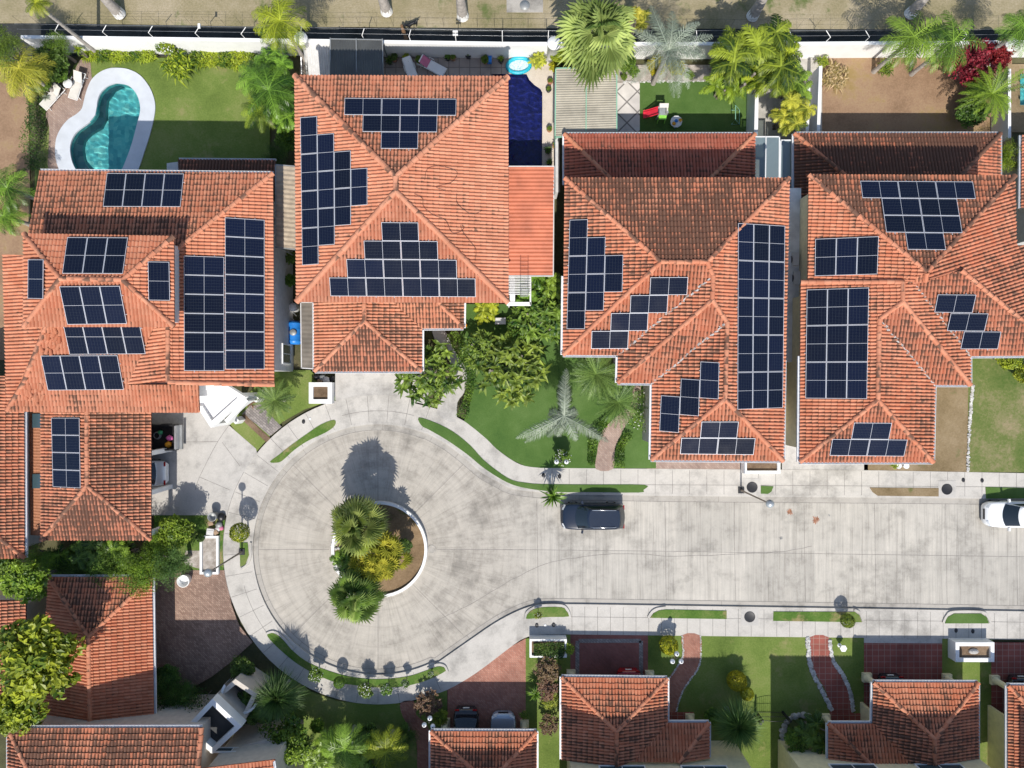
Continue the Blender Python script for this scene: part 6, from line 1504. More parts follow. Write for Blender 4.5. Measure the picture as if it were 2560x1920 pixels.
def canopy(label, quad_px, h0, h1, along, pitch, amp, mat, frame, posts=True, name='canopy', beams=()):
    qn = [tuple(P(*p, (h0 if i < 2 else h1))[:2]) for i, p in enumerate(quad_px)]; c = np.mean(qn, axis=0)
    root = thing(name, (c[0], c[1], 0), label, 'canopy'); rf = MB(); corrugated(rf, qn, h0, h1, along, pitch, amp); obj('roof_sheet', rf, mat, root)
    fr = MB(); z = [h0, h0, h1, h1]; cr = [Vector((*qn[i], z[i] - .02)) for i in range(4)]
    for i in range(4):
        a, b = cr[i], cr[(i + 1) % 4]; d = (b - a); fr.box((a + b) / 2, (d.length + .05, .07, .10), 0, math.atan2(d.y, d.x))
    for u in beams:
        a, b = cr[0].lerp(cr[1], u), cr[3].lerp(cr[2], u); d = b - a; fr.box((a + b) / 2 + Vector((0, 0, .04 + amp)), (d.length, .06, .06), 0, math.atan2(d.y, d.x))
    obj('frame', fr, frame, root)
    if posts:
        for i in range(4):
            p = MB(); v = cr[i] + (Vector((*c, 0)) - Vector((cr[i].x, cr[i].y, 0))).normalized() * .12; p.tube([(v.x, v.y, 0), (v.x, v.y, cr[i].z - .05)], .05, n=8); obj('post', p, frame, root)
    return root
M['beigesheet'] = plain('weathered_beige_sheet', (.36, .33, .265), .75, var=.22, scale=.9); M['greentrim'] = plain('green_trim', (.24, .48, .34), .6)
M['redmetal'] = plain('red_painted_metal', (.52, .155, .08), .55, var=.22, scale=.9); M['smoke'] = plain('smoky_sheet', (.085, .088, .086), .45, var=.2, scale=1)
M['brownsheet'] = plain('dusty_brown_sheet', (.17, .15, .125), .7, var=.25, scale=1.2)
canopy('beige corrugated canopy with green trim beneath the huge fan palm', Z(2, 0, (378, 590), (905, 585), (905, 1165), (372, 1185)), 2.4, 2.4, 'x', .16, .018, M['beigesheet'], M['greentrim'], beams=(.5,))
canopy('dark smoky corrugated patio canopy against the white boundary wall', Z(1, 0, (645, 337), (1095, 345), (1095, 660), (640, 655)), 2.35, 2.55, 'y', .12, .016, M['smoke'], M['grey'], beams=(.5,))
canopy('red ribbed metal roof right of the pyramid roof house', [(1269, 416), (1385, 416), (1383, 690), (1269, 690)], 3.1, 3.0, 'x', .26, .016, M['redmetal'], M['offwhite'])
canopy('dusty brown awning strip along the front wing left side', [(752, 756), (783, 756), (784, 922), (754, 920)], 2.6, 2.6, 'x', .3, .006, M['brownsheet'], M['offwhite'], posts=True)
canopy('weathered lean-to roof strip between the two left houses', [(689, 412), (739, 416), (740, 624), (690, 618)], 4.9, 4.9, 'x', .3, .02, plain('tan_roof_sheet', (.40, .33, .25), .8, var=.2), M['grey'])
pw = canopy('brown plank awning with two skylights beside weathered garage wing', [(75, 1030), (104, 1030), (104, 1338), (78, 1336)], 3.0, 3.0, 'x', .2, .012, M['brown'], M['brown'])
for py in (1052, 1203):
    sk = MB(); c = P(92, py, 3.06); sk.box((c.x, c.y, 3.06), (.62, .95, .05)); obj('skylight', sk, M['glass'], pw)
def glass_sheet():
    m, t, b = nodes_of('blue_glass_sheet'); b.inputs['Base Color'].default_value = (.23, .30, .33, 1); b.inputs['Roughness'].default_value = .12; tr = N(t, 'BsdfTransparent'); tr.inputs[0].default_value = (.6, .72, .74, 1)
    mx = N(t, 'MixShader'); mx.inputs[0].default_value = .35; L(t, b.outputs[0], mx.inputs[1]); L(t, tr.outputs[0], mx.inputs[2]); L(t, mx.outputs[0], t.nodes['Material Output'].inputs[0]); return m
M['glasssheet'] = glass_sheet()
canopy('blue glass canopy left, joining the two right houses', Z(3, 0, (-115, 1182), (98, 1182), (95, 1540), (-120, 1540)), 2.7, 2.7, 'x', 9, 0.0, M['glasssheet'], M['white'], beams=(.45,), name='glass_canopy')
canopy('narrow blue glass canopy right, beside the dark lower roof', Z(3, 0, (110, 1212), (222, 1212), (215, 1700), (100, 1690)), 2.7, 2.7, 'x', 9, 0.0, M['glasssheet'], M['white'], name='glass_canopy')
# white slatted pergola and lattice mast
pg = thing('pergola', P(1297, 715, 0), 'white slatted pergola below the red ribbed metal roof', 'pergola'); sl = MB()
for i in range(17):
    a, b = P(1269, 668 + i * 4.2, 2.6), P(1327, 669 + i * 4.2, 2.6); sl.box((a + b) / 2, ((b - a).length, .045, .08))
sl.box(P(1281, 715, 2.5), (.35, PX(95, 2.5), .05)); sl.box(P(1326, 715, 2.52), (.1, PX(95, 2.5), .1)); sl.box(P(1297, 760, 2.52), (PX(60, 2.5), .25, .1)); obj('slats', sl, M['white'], pg)
for x, y in ((1272, 672), (1325, 672), (1272, 758), (1325, 758)):
    c = P(x, y, 2.5); p = MB(); p.box((c.x, c.y, 1.25), (.1, .1, 2.48)); obj('post', p, M['white'], pg)
c = P(1309, 752, 0); am = MB()
for dx in (-.25, .25): am.tube([(c.x + dx, c.y, 0), (c.x + dx, c.y, 6.2)], .022, n=6)
for k in range(20): am.tube([(c.x - .25, c.y, .3 + k * .3), (c.x + .25, c.y, .3 + k * .3)], .012, n=5)
single('lattice_mast', am, M['grey'], 'thin grey ladder like mast standing by white pergola', 'mast')
# ---------------------------------------------------------------- planters
def planter(label, px0, py0, px1, py1, h, wd=.3, soil='soil', zb=0.0, stone=False):
    a, b = P(px0, py0, h), P(px1, py1, h); o_ = [(a.x, a.y), (b.x, a.y), (b.x, b.y), (a.x, b.y)]; c = ((a.x + b.x) / 2, (a.y + b.y) / 2, 0)
    root = thing('planter', c, label, 'planter'); mb = MB(); mb.ringprism(o_, inset(o_[::-1], wd)[::-1] if False else [(a.x + wd, a.y - wd), (b.x - wd, a.y - wd), (b.x - wd, b.y + wd), (a.x + wd, b.y + wd)], 0, h); obj('box', mb, M['white'], root)
    s = MB(); s.box((c[0], c[1], h / 2 - .08), (abs(b.x - a.x) - 2 * wd + .004, abs(a.y - b.y) - 2 * wd + .004, h - .2)); obj('soil', s, M[soil], root)
    if stone:
        r = MB(); r.lathe((0, 0, 0), [(.0, 0), (.36, .02), (.34, .1), (.2, .2), (0, .24)], n=9, smooth=False, sy=.55); q = single('stone', r, M['rock'], 'grey stone lying in the lower right white planter', 'stone'); q.location = (c[0], c[1], h - .18)
    return root
planter('square white planter of dry soil at the upper driveway', 772, 956, 830, 1009, .8)
planter('white planter at front of stepped house by street manhole', 1860, 1148, 1951, 1184, .8, .2)
planter('white box planter with grey stone at lower right', 2389, 1606, 2486, 1655, .95, .26, stone=True)
planter('white rimmed planter with dark shrubs at lower middle', 1324, 1598, 1417, 1644, .9, .14)
hedge('dark foliage filling the lower middle white planter', [(1334, 1612), (1408, 1612)], .55, 1.15, 'deep', .12, 420, z0=.85, name='planter_foliage'); hedge('grey green foliage along planter lower rim', [(1334, 1628), (1408, 1630)], .5, 1.05, 'fuzzy', .12, 420, z0=.85, name='planter_foliage')
planter('low weathered planter bed with gravel by rubbish bags', 499, 1340, 546, 1436, .35, .16, 'gravel')
# ---------------------------------------------------------------- lamps
M['lamp'] = plain('frosted_globe', (.78, .8, .82), .25); M['lampgrey'] = plain('lamp_grey', (.42, .45, .46), .4, .4)
def street_lamp(base, label, h=5.3):
    b = P(*base, 0); root = thing('street_lamp', (b.x, b.y, .1), label, 'street lamp'); ft = MB(); ft.box((0, 0, .06), (.42, .42, .12)); obj('base', ft, M['dark'], root, True)
    p = MB(); p.tube([(0, 0, .1), (0, 0, 1.2), (0, 0, h)], [.075, .06, .045], n=10); obj('pole', p, M['wood'], root, True)
    hd = MB(); hd.lathe((0, 0, h), [(.05, 0), (.2, .06), (.27, .18), (.25, .3), (.12, .4), (0, .42)], n=20); obj('lamp_head', hd, M['lampgrey'], root, True)
street_lamp((607, 1378), 'grey street lamp left of turning circle by round bush'); street_lamp((1851, 1225), 'grey street lamp on pavement by manhole, upper kerb')
def garden_lamp(base, h, n, a0, label):
    b = P(*base, 0); root = thing('garden_lamp', (b.x, b.y, .1), label, 'garden lamp'); p = MB(); p.tube([(0, 0, 0), (0, 0, .12), (0, 0, .13), (0, 0, h)], [.1, .1, .04, .03], n=8); obj('pole', p, M['dark'], root, True)
    ar = MB(); pts = []
    for k in range(n):
        a = a0 + 2 * math.pi * k / n; r = .34; q = Vector((math.cos(a) * r, math.sin(a) * r, h - .12)); pts.append(q); ar.tube([(0, 0, h - .35), (q.x * .6, q.y * .6, h - .38), (q.x, q.y, h - .12)], .018, n=5)
    obj('arm', ar, M['dark'], root, True)
    for q in pts:
        g = MB(); g.lathe(q, [(.06, 0), (.15, .08), (.17, .18), (.13, .28), (.05, .33), (0, .34)], n=14); gl = obj('lamp_shade', g, M['lamp'], root, True)
        t = MB(); t.lathe(q, [(.055, .31), (.04, .37), (0, .39)], n=10); obj('finial', t, M['dark'], root, True)
garden_lamp((1674, 1617), 2.0, 3, rad(90), 'black garden lamp with three globes in golden round bush')
garden_lamp((1082, 1769), 2.1, 3, rad(200), 'black garden lamp with three globes beside lower brick path')
garden_lamp((1399, 1147), 1.7, 2, 0, 'garden lamp with two shades on bright lawn')
# ---------------------------------------------------------------- manholes and small covers
for (x, y), r, lb in (((1880, 1218), .36, 'round iron manhole cover by upper street lamp'), ((2367, 1223), .36, 'round iron manhole cover left of the white car'), ((1874, 1542), .36, 'round iron manhole cover on lower pavement')):
    c = P(x, y, .12); pad = MB(); pad.box((c.x, c.y, .128), (1.25, 1.25, .012)); root = thing('manhole', (c.x, c.y, .12), lb, 'manhole'); obj('pad', pad, G['drive'], root)
    d = MB(); d.lathe((c.x, c.y, .136), [(r + .03, 0), (r + .03, .01), (r, .012), (r - .02, .006), (0, .008)], n=30); obj('cover', d, M['dark'], root)
c = P(1079, 1373, 0); d = MB(); d.lathe((c.x, c.y, .0), [(.31, 0), (.31, .012), (.29, .014), (.27, .008), (0, .008)], n=30); single('manhole', d, G['gutter'], 'concrete coloured manhole cover on road right of island', 'manhole')
c = P(1312, 14, 0); pad = MB(); pad.box((c.x, c.y + .5, .02), (2.6, 2.0, .05)); root = thing('manhole', (c.x, c.y, 0), 'old manhole on concrete slab in the dry field', 'manhole'); obj('pad', pad, G['gutter'], root); d = MB(); d.lathe((c.x, c.y, .046), [(.36, 0), (.36, .014), (0, .016)], n=26); obj('cover', d, M['grey'], root)
for (x, y), m, lb in (((1358.5, 1188), 'dark', 'left black meter cover on pavement by spiky palm'), ((1399, 1191), 'dark', 'right black meter cover on pavement by spiky palm'), ((2408, 1200), 'dark', 'left grey meter cover on the upper right pavement'), ((2455, 1201), 'dark', 'right grey meter cover on the upper right pavement'),
                      ((1342, 1563), 'dark', 'left meter cover in planter shadow, lower pavement'), ((1384, 1562), 'dark', 'right meter cover in planter shadow, lower pavement'), ((2390, 1576), 'dark', 'left meter cover by lower right planter'), ((2432, 1578), 'dark', 'right meter cover by lower right planter'),
                      ((759, 1054), 'dark', 'dark oval meter cover on pavement below square planter'), ((774.6, 1047), 'white', 'small white valve cap near the oval meter cover'), ((1375.6, 1191), 'white', 'small white valve cap between two black meter covers'), ((1363, 1563), 'white', 'white valve cap in planter shadow')):
    c = P(x, y, .12); d = MB(); r = .12 if m == 'dark' else .085; d.lathe((c.x, c.y, .125), [(r, 0), (r, .012), (r * .5, .014), (0, .014)], n=18, sy=1.35 if m == 'dark' else 1); single('meter_cover', d, M[m], lb, 'cover')
# ---------------------------------------------------------------- tanks, bins, clutter
M['blue'] = plain('blue_plastic', (.02, .20, .62), .4); M['green'] = plain('green_plastic', (.05, .34, .14), .5); M['lime'] = plain('lime_plastic', (.25, .60, .08), .45); M['redp'] = plain('red_plastic', (.70, .03, .06), .4); M['turq'] = plain('turquoise_plastic', (.02, .42, .55), .35)
M['pink'] = plain('pink_plastic', (.75, .16, .42), .5); M['amber'] = plain('amber_plastic', (.75, .34, .02), .5); M['tan'] = plain('cardboard', (.36, .25, .16), .8); M['clay'] = plain('clay_pot', (.38, .17, .10), .8)
a, b = P(737, 803, .55), P(737, 861, .55); root = thing('water_tank', ((a.x + b.x) / 2, (a.y + b.y) / 2, 0), 'blue ribbed plastic water tank lying beside grey wall', 'water tank'); tk = MB(); L0 = (a - b).length
prof = []; 
pth_ = []; rs_ = []
for i in range(29):
    t = i / 28; pth_.append((a.x, a.y + (b.y - a.y) * t, .58)); e = min(t, 1 - t) * L0; rs_.append((.50 if e > .12 else .36 + e * 1.1) * (1.045 if (i % 7 in (3,)) else 1))
tk.tube(pth_, rs_, n=22); obj('tank', tk, M['blue'], root); ld = MB(); ld.lathe((a.x + .05, (a.y + b.y) / 2 - .0, 1.02), [(.24, 0), (.24, .1), (.2, .14), (0, .15)], n=22); obj('lid', ld, M['grey'], root)
for k in (.2, .8):
    l = MB(); l.box((a.x, a.y + (b.y - a.y) * k, .06), (.8, .12, .12)); obj('cradle', l, M['grey'], root)
c = P(733, 768, .6); cn = MB(); cn.lathe((c.x, c.y, 0), [(.28, 0), (.3, .05), (.3, .75), (.2, .88), (0, .9)], n=20); single('pressure_tank', cn, M['white'], 'small white round pressure tank above blue water tank', 'tank')
pm = MB()
for q in (((722, 790), (735, 800)), ((720, 780), (728, 812)), ((726, 775), (741, 790))):
    pm.tube([P(*q[0], .4), P(*q[1], .7)], .025, n=6)
single('pipework', pm, M['steel'], 'tangle of pipes between pressure tank and blue tank', 'pipes')
def bin_(px, py, r, h, m, label, name='bin'):
    c = P(px, py, h); d = MB(); d.lathe((c.x, c.y, .11), [(r * .8, 0), (r, h - .1), (r * 1.06, h - .08), (r * 1.06, h), (r * .92, h), (r * .85, h - .3), (0, h - .32)], n=20); return single(name, d, M[m], label, 'bin')
def bag(px, py, r, m, label, z=.11, sx=1.0, name='bag', cat='bag'):
    rng = random.Random(int(px * 7 + py)); d = MB(); bm = bmesh.new(); bmesh.ops.create_icosphere(bm, subdivisions=2, radius=1)
    for v in bm.verts:
        k = 1 + .16 * math.sin(v.co.x * 5 + rng.random()) * math.cos(v.co.y * 6) + rng.uniform(-.08, .08); v.co = Vector((v.co.x * k * r * sx, v.co.y * k * r, max(-.5, v.co.z * k) * r * .8))
    c = P(px, py, z + r * .4); d.mesh([v.co + Vector((c.x, c.y, z + .4 * r)) for v in bm.verts], [[v.index for v in f.verts] for f in bm.faces], smooth=True); bm.free(); return single(name, d, M[m], label, cat)
def carton(px, py, size, m, label, rz=0, z=.11, name='box'):
    c = P(px, py, z + size[2]); d = MB(); x, y, h_ = size; d.box((c.x, c.y, z + h_ / 2), size, 0, rz); d.box((c.x, c.y, z + h_ + .012), (x * .96, y * .46, .02), 0, rz + .05); return single(name, d, M[m], label, 'box')
bin_(531, 1292, .30, .75, 'grey', 'open round grey rubbish bin above the bags'); bag(553, 1293, .30, 'black', 'black rubbish bag right of the round bin'); bag(548, 1312, .24, 'grey', 'grey rubbish bag in middle of the pile'); bag(545, 1322, .2, 'offwhite', 'pale rubbish bag in middle of the pile'); bag(553, 1320, .18, 'pinkcloth', 'small purple bag at right of rubbish pile')
carton(526, 1309, (.36, .3, .34), 'tan', 'brown carton on left of the rubbish pile', .3); carton(525, 1330, (.5, .45, .3), 'offwhite', 'pale blue white box at bottom of rubbish pile', -.15); carton(539, 1331, (.3, .32, .25), 'tan', 'brown carton at bottom right of rubbish pile', .5)
bin_(459, 1452, .42, .6, 'white', 'round white tub with black opening at brick drive'); 
for (px, py, r, m, lb) in ((792, 942, .26, 'black', 'black rubbish bag left, above the square planter'), (806, 944, .24, 'grey', 'grey rubbish bag above the square planter'), (816, 950, .26, 'offwhite', 'pale rubbish bag above the square planter'), (800, 952, .22, 'tan', 'brown rubbish bag touching the square planter'), (830, 946, .2, 'black', 'black rubbish bag right, above the square planter')): bag(px, py, r, m, lb)
# patio pots
for i, (px, py, r, k, mt, lb) in enumerate(((972, 150, 16, 'rosette', 'deep', 'potted dark plant at left of tiled patio'), (985, 143, 12, 'bush', 'deep', 'potted leafy plant beside dark canopy'), (1016, 145, 12, 'bush', 'lime', 'potted pale green shrub on tiled patio'), (1047, 148, 11, 'bush', 'bush', 'potted round bush above pink towel lounger'), (1118, 140, 10, 'strap', 'palm', 'left clump in patio trough'), (1132, 140, 10, 'strap', 'palm', 'right clump in patio trough'),
                                             (1170, 135, 6, 'rosette', 'palm', 'single agave against the patio wall'), (1212, 148, 13, 'bush', 'bush', 'potted bush beside blue crate on patio'), (1252, 147, 13, 'rosette', 'lime', 'potted spiky plant at patio right end'), (1376, 200, 8, 'strap', 'orange', 'top potted plant on pool deck wall'), (1372, 220, 8, 'strap', 'orange', 'second potted plant on pool deck wall'),
                                             (1374, 320, 9, 'strap', 'palm', 'middle potted plant on pool deck wall'), (1370, 375, 16, 'rosette', 'deep', 'spiky agave pot low on pool deck'), (1388, 362, 11, 'rosette', 'lime', 'light agave pot beside the low one'), (1374, 405, 14, 'rosette', 'palm', 'lowest agave pot above the red metal roof'))):
    q = plant(k, mt, px, py, r, .6, lb, i % 3); p = MB(); p.lathe((0, 0, 0), [(.14, 0), (.19, .26), (.21, .28), (.21, .33), (.17, .33), (0, .3)], n=14); obj('pot', p, M['clay' if i % 2 else 'dark'], q, True)
carton(1224, 146, (.28, .5, .35), 'blue', 'blue crate among the pots on tiled patio', z=.1); carton(1050, 158, (.5, .12, .2), 'white', 'white trough on tiled patio', z=.1)
for px, lb in ((2247, 'left white round pot by pavement edge'), (2266, 'right white round pot by pavement edge')):
    c = P(px, 1165, .5); p = MB(); p.lathe((c.x, c.y, .1), [(.12, 0), (.17, .3), (.2, .42), (.17, .42), (.05, .25), (0, .25)], n=18); single('flower_pot', p, M['white'], lb, 'pot')
# yard of stored sheets left of the dark canopy
ys = thing('sheet_stack', P(790, 140, 0), 'leaning white corrugated sheets and junk left of dark canopy', 'sheets'); s_ = MB(); corrugated(s_, [tuple(P(*q, 1.5)[:2]) for q in Z(1, 0, (440, 365), (645, 365), (640, 640), (445, 640))], 1.9, 1.2, 'y', .16, .02); obj('sheet', s_, M['offwhite'], ys)
for k in range(9):
    a_, b_ = P(752 + k * 3 + R.uniform(-2, 2), 112, 1.7), P(757 + k * 4 + R.uniform(-6, 6), 185, .8); s2 = MB(); s2.tube([a_, b_], R.uniform(.03, .06), n=5, smooth=False); single('scrap_board', s2, M[R.choice(['offwhite', 'grey', 'wood', 'steel'])], f'{ORD[k]} leaning scrap board from left beside the palms', 'board', 'scrap boards by the wall')
bin_(813, 180, .36, .9, 'lampgrey', 'blue grey barrel tucked by dark canopy', 'barrel')
# toys on turf
c = P(1297, 163, .3); pp = thing('paddling_pool', (c.x, c.y, .1), 'oval turquoise paddling pool at the blue pool corner', 'paddling pool', None, .1); rg = MB()
for k in range(28):
    a0, a1 = 2 * math.pi * k / 28, 2 * math.pi * (k + 1) / 28; rg.tube([(math.cos(a0) * .82, math.sin(a0) * .52, .16), (math.cos(a1) * .82, math.sin(a1) * .52, .16)], .13, n=8, cap=False)
obj('ring', rg, M['turq'], pp, True); fl_ = MB(); fl_.lathe((0, 0, .14), [(.74, 0), (0, .005)], n=28, sy=.64); obj('water', fl_, plain('pale_pool_floor', (.5, .66, .72), .1, var=.4, scale=9), pp, True)
c = P(1645, 290, 0); sl = thing('play_slide', (c.x, c.y, .115), 'red and lime toddler slide with grey tower on turf', 'slide'); d = MB()
d.mesh([(-.15, -.22, .85), (-.15, .22, .85), (-.95, .22, .12), (-.95, -.22, .12), (-1.1, .24, .1), (-1.1, -.24, .1)], [(0, 1, 2, 3), (3, 2, 4, 5)])
for s in (-1, 1): d.mesh([(-.15, s * .24, .85), (-.15, s * .24, 1.0), (-.95, s * .26, .25), (-.95, s * .26, .1)], [(0, 1, 2, 3)]); d.tube([(-.15, s * .24, 1.0), (-.95, s * .26, .25), (-1.1, s * .26, .2)], .03, n=6)
obj('chute', d, M['redp'], sl, True); tw2 = MB()
for sx in (-.15, .38):
    for sy in (-.27, .27): tw2.box((sx, sy, .65), (.1, .1, 1.3))
tw2.box((.11, 0, .82), (.6, .6, .05)); obj('tower', tw2, M['lampgrey'], sl, True); rf_ = MB(); rf_.box((.12, .18, 1.3), (.62, .28, .07), rot=Matrix.Rotation(.4, 3, 'X')); rf_.box((.36, -.05, 1.0), (.1, .5, .5)); obj('canopy', rf_, M['linen'], sl, True)
ld_ = MB(); ld_.box((.15, -.42, .7), (.5, .3, .08)); ld_.tube([(-.1, -.6, 0), (-.1, -.3, .85)], .03, n=6); ld_.tube([(.4, -.6, 0), (.4, -.3, .85)], .03, n=6); ld_.box((.42, .05, .9), (.1, .4, .3)); obj('ladder', ld_, M['lime'], sl, True)
c = P(1690, 305, .5); wt_ = thing('water_table', (c.x, c.y, .115), 'round white toddler water table on turf beside slide', 'toy table'); d = MB(); d.lathe((0, 0, .36), [(.36, 0), (.42, .05), (.42, .14), (.38, .14), (.34, .06), (0, .06)], n=10); obj('tray', d, M['white'], wt_, True)
for k, (mm, x, y) in enumerate((('blue', 0, .05), ('amber', -.16, -.14), ('amber', .3, .1))):
    q = MB(); q.lathe((x, y, .42), [(.1, 0), (.13, .06), (.05, .12), (0, .13)], n=12); obj('spout', q, M[mm], wt_, True)
for k in range(4):
    a_ = k * 1.57; q = MB(); q.tube([(math.cos(a_) * .3, math.sin(a_) * .3, 0), (math.cos(a_) * .32, math.sin(a_) * .32, .37)], .035, n=6); obj('leg', q, M['blue'], wt_, True)
gl_ = thing('toy_goal', P(1837, 295, 0) + Vector((0, 0, .115)), 'small pale green toy goal frame on turf in shade', 'goal'); d = MB(); W_, D_, H_ = .5, .28, .9
for sy in (-1, 1): d.tube([(-D_, sy * W_, 0), (-D_, sy * W_, H_), (D_, sy * W_, 0.03), (-D_, sy * W_, .03)], .03, n=6)
d.tube([(-D_, -W_, H_), (-D_, W_, H_)], .03, n=6); d.tube([(D_, -W_, .03), (D_, W_, .03)], .03, n=6); obj('frame', d, M['greentrim'], gl_, True)
for (px, py), lb in (((1988, 648), 'upper air conditioner unit in the grey side passage'), ((1991, 695), 'lower air conditioner unit in the grey side passage')):
    c = P(px, py, 3.9); u = thing('air_conditioner', (c.x, c.y, 3.0), lb, 'air conditioner'); d = MB(); d.box((0, 0, .75), (.40, .85, .62)); obj('casing', d, M['offwhite'], u, True); f = MB(); f.tube([(-.2, 0, .75), (-.23, 0, .75)], .24, n=16); obj('fan_grille', f, M['dark'], u, True); s = MB(); s.box((0, 0, .2), (.36, .7, .44)); obj('stand', s, M['grey'], u, True)
c = P(2107, 1620, .6); bb = MB(); bb.lathe((c.x, c.y, .1), [(.16, 0), (.08, .06), (.07, .42), (.2, .5), (.25, .56), (.25, .62), (.0, .62)], n=6, smooth=False); single('garden_pedestal', bb, M['white'], 'white six sided pedestal on lower lawn by tiled path', 'pedestal')
# stones: path borders, ring, row
def stones(label, line, wd, n, m='rock', r=(.04, .09), z=.12, name='stone_border'):
    mb = MB(); p = [P(x, y, z) for x, y in smooth_poly(line, 6, False)]
    for i in range(n):
        k = R.randrange(len(p) - 1); a = p[k].lerp(p[k + 1], R.random()); d = (p[k + 1] - p[k]).normalized(); s = Vector((-d.y, d.x, 0)); a = a + s * R.uniform(-wd / 2, wd / 2); q = R.uniform(*r)
        mb.lathe(a, [(q, 0), (q * 1.05, q * .4), (q * .6, q * .9), (0, q)], n=6, smooth=False, sx=R.uniform(.8, 1.2), sy=R.uniform(.8, 1.2))
    o = single(name, mb, M[m], label, 'stones'); o['kind'] = 'stuff'
M['pebble'] = ground_mat('pale_pebbles', [(.22, .22, .21), (.5, .49, .47), (.78, .77, .75)], 3, 8)
stones('white pebble border left of the red tiled path', Z(3, 3, (345, 530), (352, 690), (385, 830), (470, 1000), (550, 1160)), .24, 420, 'pebble')
stones('white pebble border right of the red tiled path', Z(3, 3, (533, 550), (560, 720), (650, 860), (712, 1010), (735, 1170)), .2, 420, 'pebble')
stones('thin pebble edge right of lower brick path', Z(2, 3, (1628, 515), (1632, 690), (1600, 810), (1500, 950), (1450, 1060), (1420, 1170)), .09, 240, 'pebble', (.025, .05))
stones('thin pebble edge left of lower brick path', Z(2, 3, (1472, 515), (1478, 680), (1440, 765), (1345, 905)), .09, 200, 'pebble', (.025, .05))
stones('row of white stones dividing dry lawn from green lawn', [(2432, 962), (2427, 1020), (2423, 1080), (2419, 1178)], .16, 300, 'pebble', (.04, .08))
stones('pale stone edge along the gravel bed and turf', Z(2, 0, (960, 712), (1104, 706), (1600, 700), (2020, 700)), .12, 160, 'pebble', (.03, .07))
stones('pale rocks scattered on left of round island', [(838, 1350), (842, 1400), (852, 1440), (860, 1430)], .5, 40, 'pebble', (.08, .16), .17)
for i, a_ in enumerate(range(70, 215, 14)):
    c = P(2005 + 48 * math.cos(rad(a_)), 1838 - 50 * math.sin(rad(a_)), .2); mb = MB(); q = R.uniform(.16, .24); mb.lathe((c.x, c.y, .08), [(q, 0), (q * 1.05, q * .5), (q * .7, q), (0, q * 1.1)], n=8, smooth=False, sx=R.uniform(.9, 1.3)); single('border_rock', mb, M['rock'], f'{names[i]} rock clockwise in ring around lower right shrubs' if False else f'{names[i]} grey rock counterclockwise in the ring around dark palms', 'rock', 'rocks ringing the dark palms')
# iron gates
def gate(a, b, label, h=1.5):
    p, q = P(*a, 0), P(*b, 0); root = thing('iron_gate', (p + q) / 2, label, 'gate'); d = q - p; n = int(d.length / .13); br = MB()
    for i in range(n + 1):
        t = i / n; c = p.lerp(q, t); br.tube([c, c + Vector((0, 0, h * (.85 + .15 * math.sin(math.pi * t))))], .011, n=5)
    obj('bars', br, M['black'], root); r = MB()
    for z in (.15, h * .55): r.tube([p + Vector((0, 0, z)), q + Vector((0, 0, z))], .018, n=5)
    r.tube([p.lerp(q, i / 12) + Vector((0, 0, h * (.85 + .15 * math.sin(math.pi * i / 12)))) for i in range(13)], .018, n=5); obj('rail', r, M['black'], root)
    for c in (p, q):
        s = MB(); s.box(c + Vector((0, 0, h / 2)), (.14, .14, h)); obj('post', s, M['dark'], root)
gate((1888, 1778), (1955, 1778), 'arched black iron gate on lower lawn right of fine leaved palm'); gate((1852, 1775), (1886, 1788), 'short black iron fence panel left of arched gate', 1.3)
# trunks of tall palms growing out of the top edge
def tall_palm(base, label, h=11, lean=(0, 0), var=0):
    b = P(*base, 0); root = thing('tall_palm', (b.x, b.y, 0), label, 'palm tree'); t = MB(); pts = [(lean[0] * (z / h) ** 1.3 * h, lean[1] * (z / h) ** 1.3 * h, z) for z in np.linspace(0, h, 12)]
    t.tube(pts, [.42, .36, .30, .27, .25, .24, .23, .22, .21, .2, .19, .18], n=12); obj('trunk', t, M['palmbark'], root, True)
    for z in (.45,): 
        w_ = MB(); w_.tube([(0, 0, .02), (lean[0] * .3, lean[1] * .3, .55)], [.44, .385], n=14, cap=False); obj('painted_band', w_, M['white'], root, True)
    cr = bpy.data.objects.new('fronds', proto('feather', var, 'palm')); C.objects.link(cr); cr.parent = root; cr.location = pts[-1]; cr.scale = (2.8,) * 3
tall_palm((300, 36), 'palm trunk with white painted foot at top left in field', 11, (-.12, .25)); tall_palm((967, 30), 'grey palm trunk with white foot above dark canopy', 11, (-.05, .2), 1); tall_palm((1157, 42), 'grey palm trunk in field above the blue pool patio', 11, (-.03, .2), 2)
tall_palm((1880, 42), 'dark leaning palm trunk in field above olive clump', 11, (.15, .3), 1); tall_palm((2274, 36), 'forked grey trunk in field above the twin palms', 10, (.12, .3), 2)
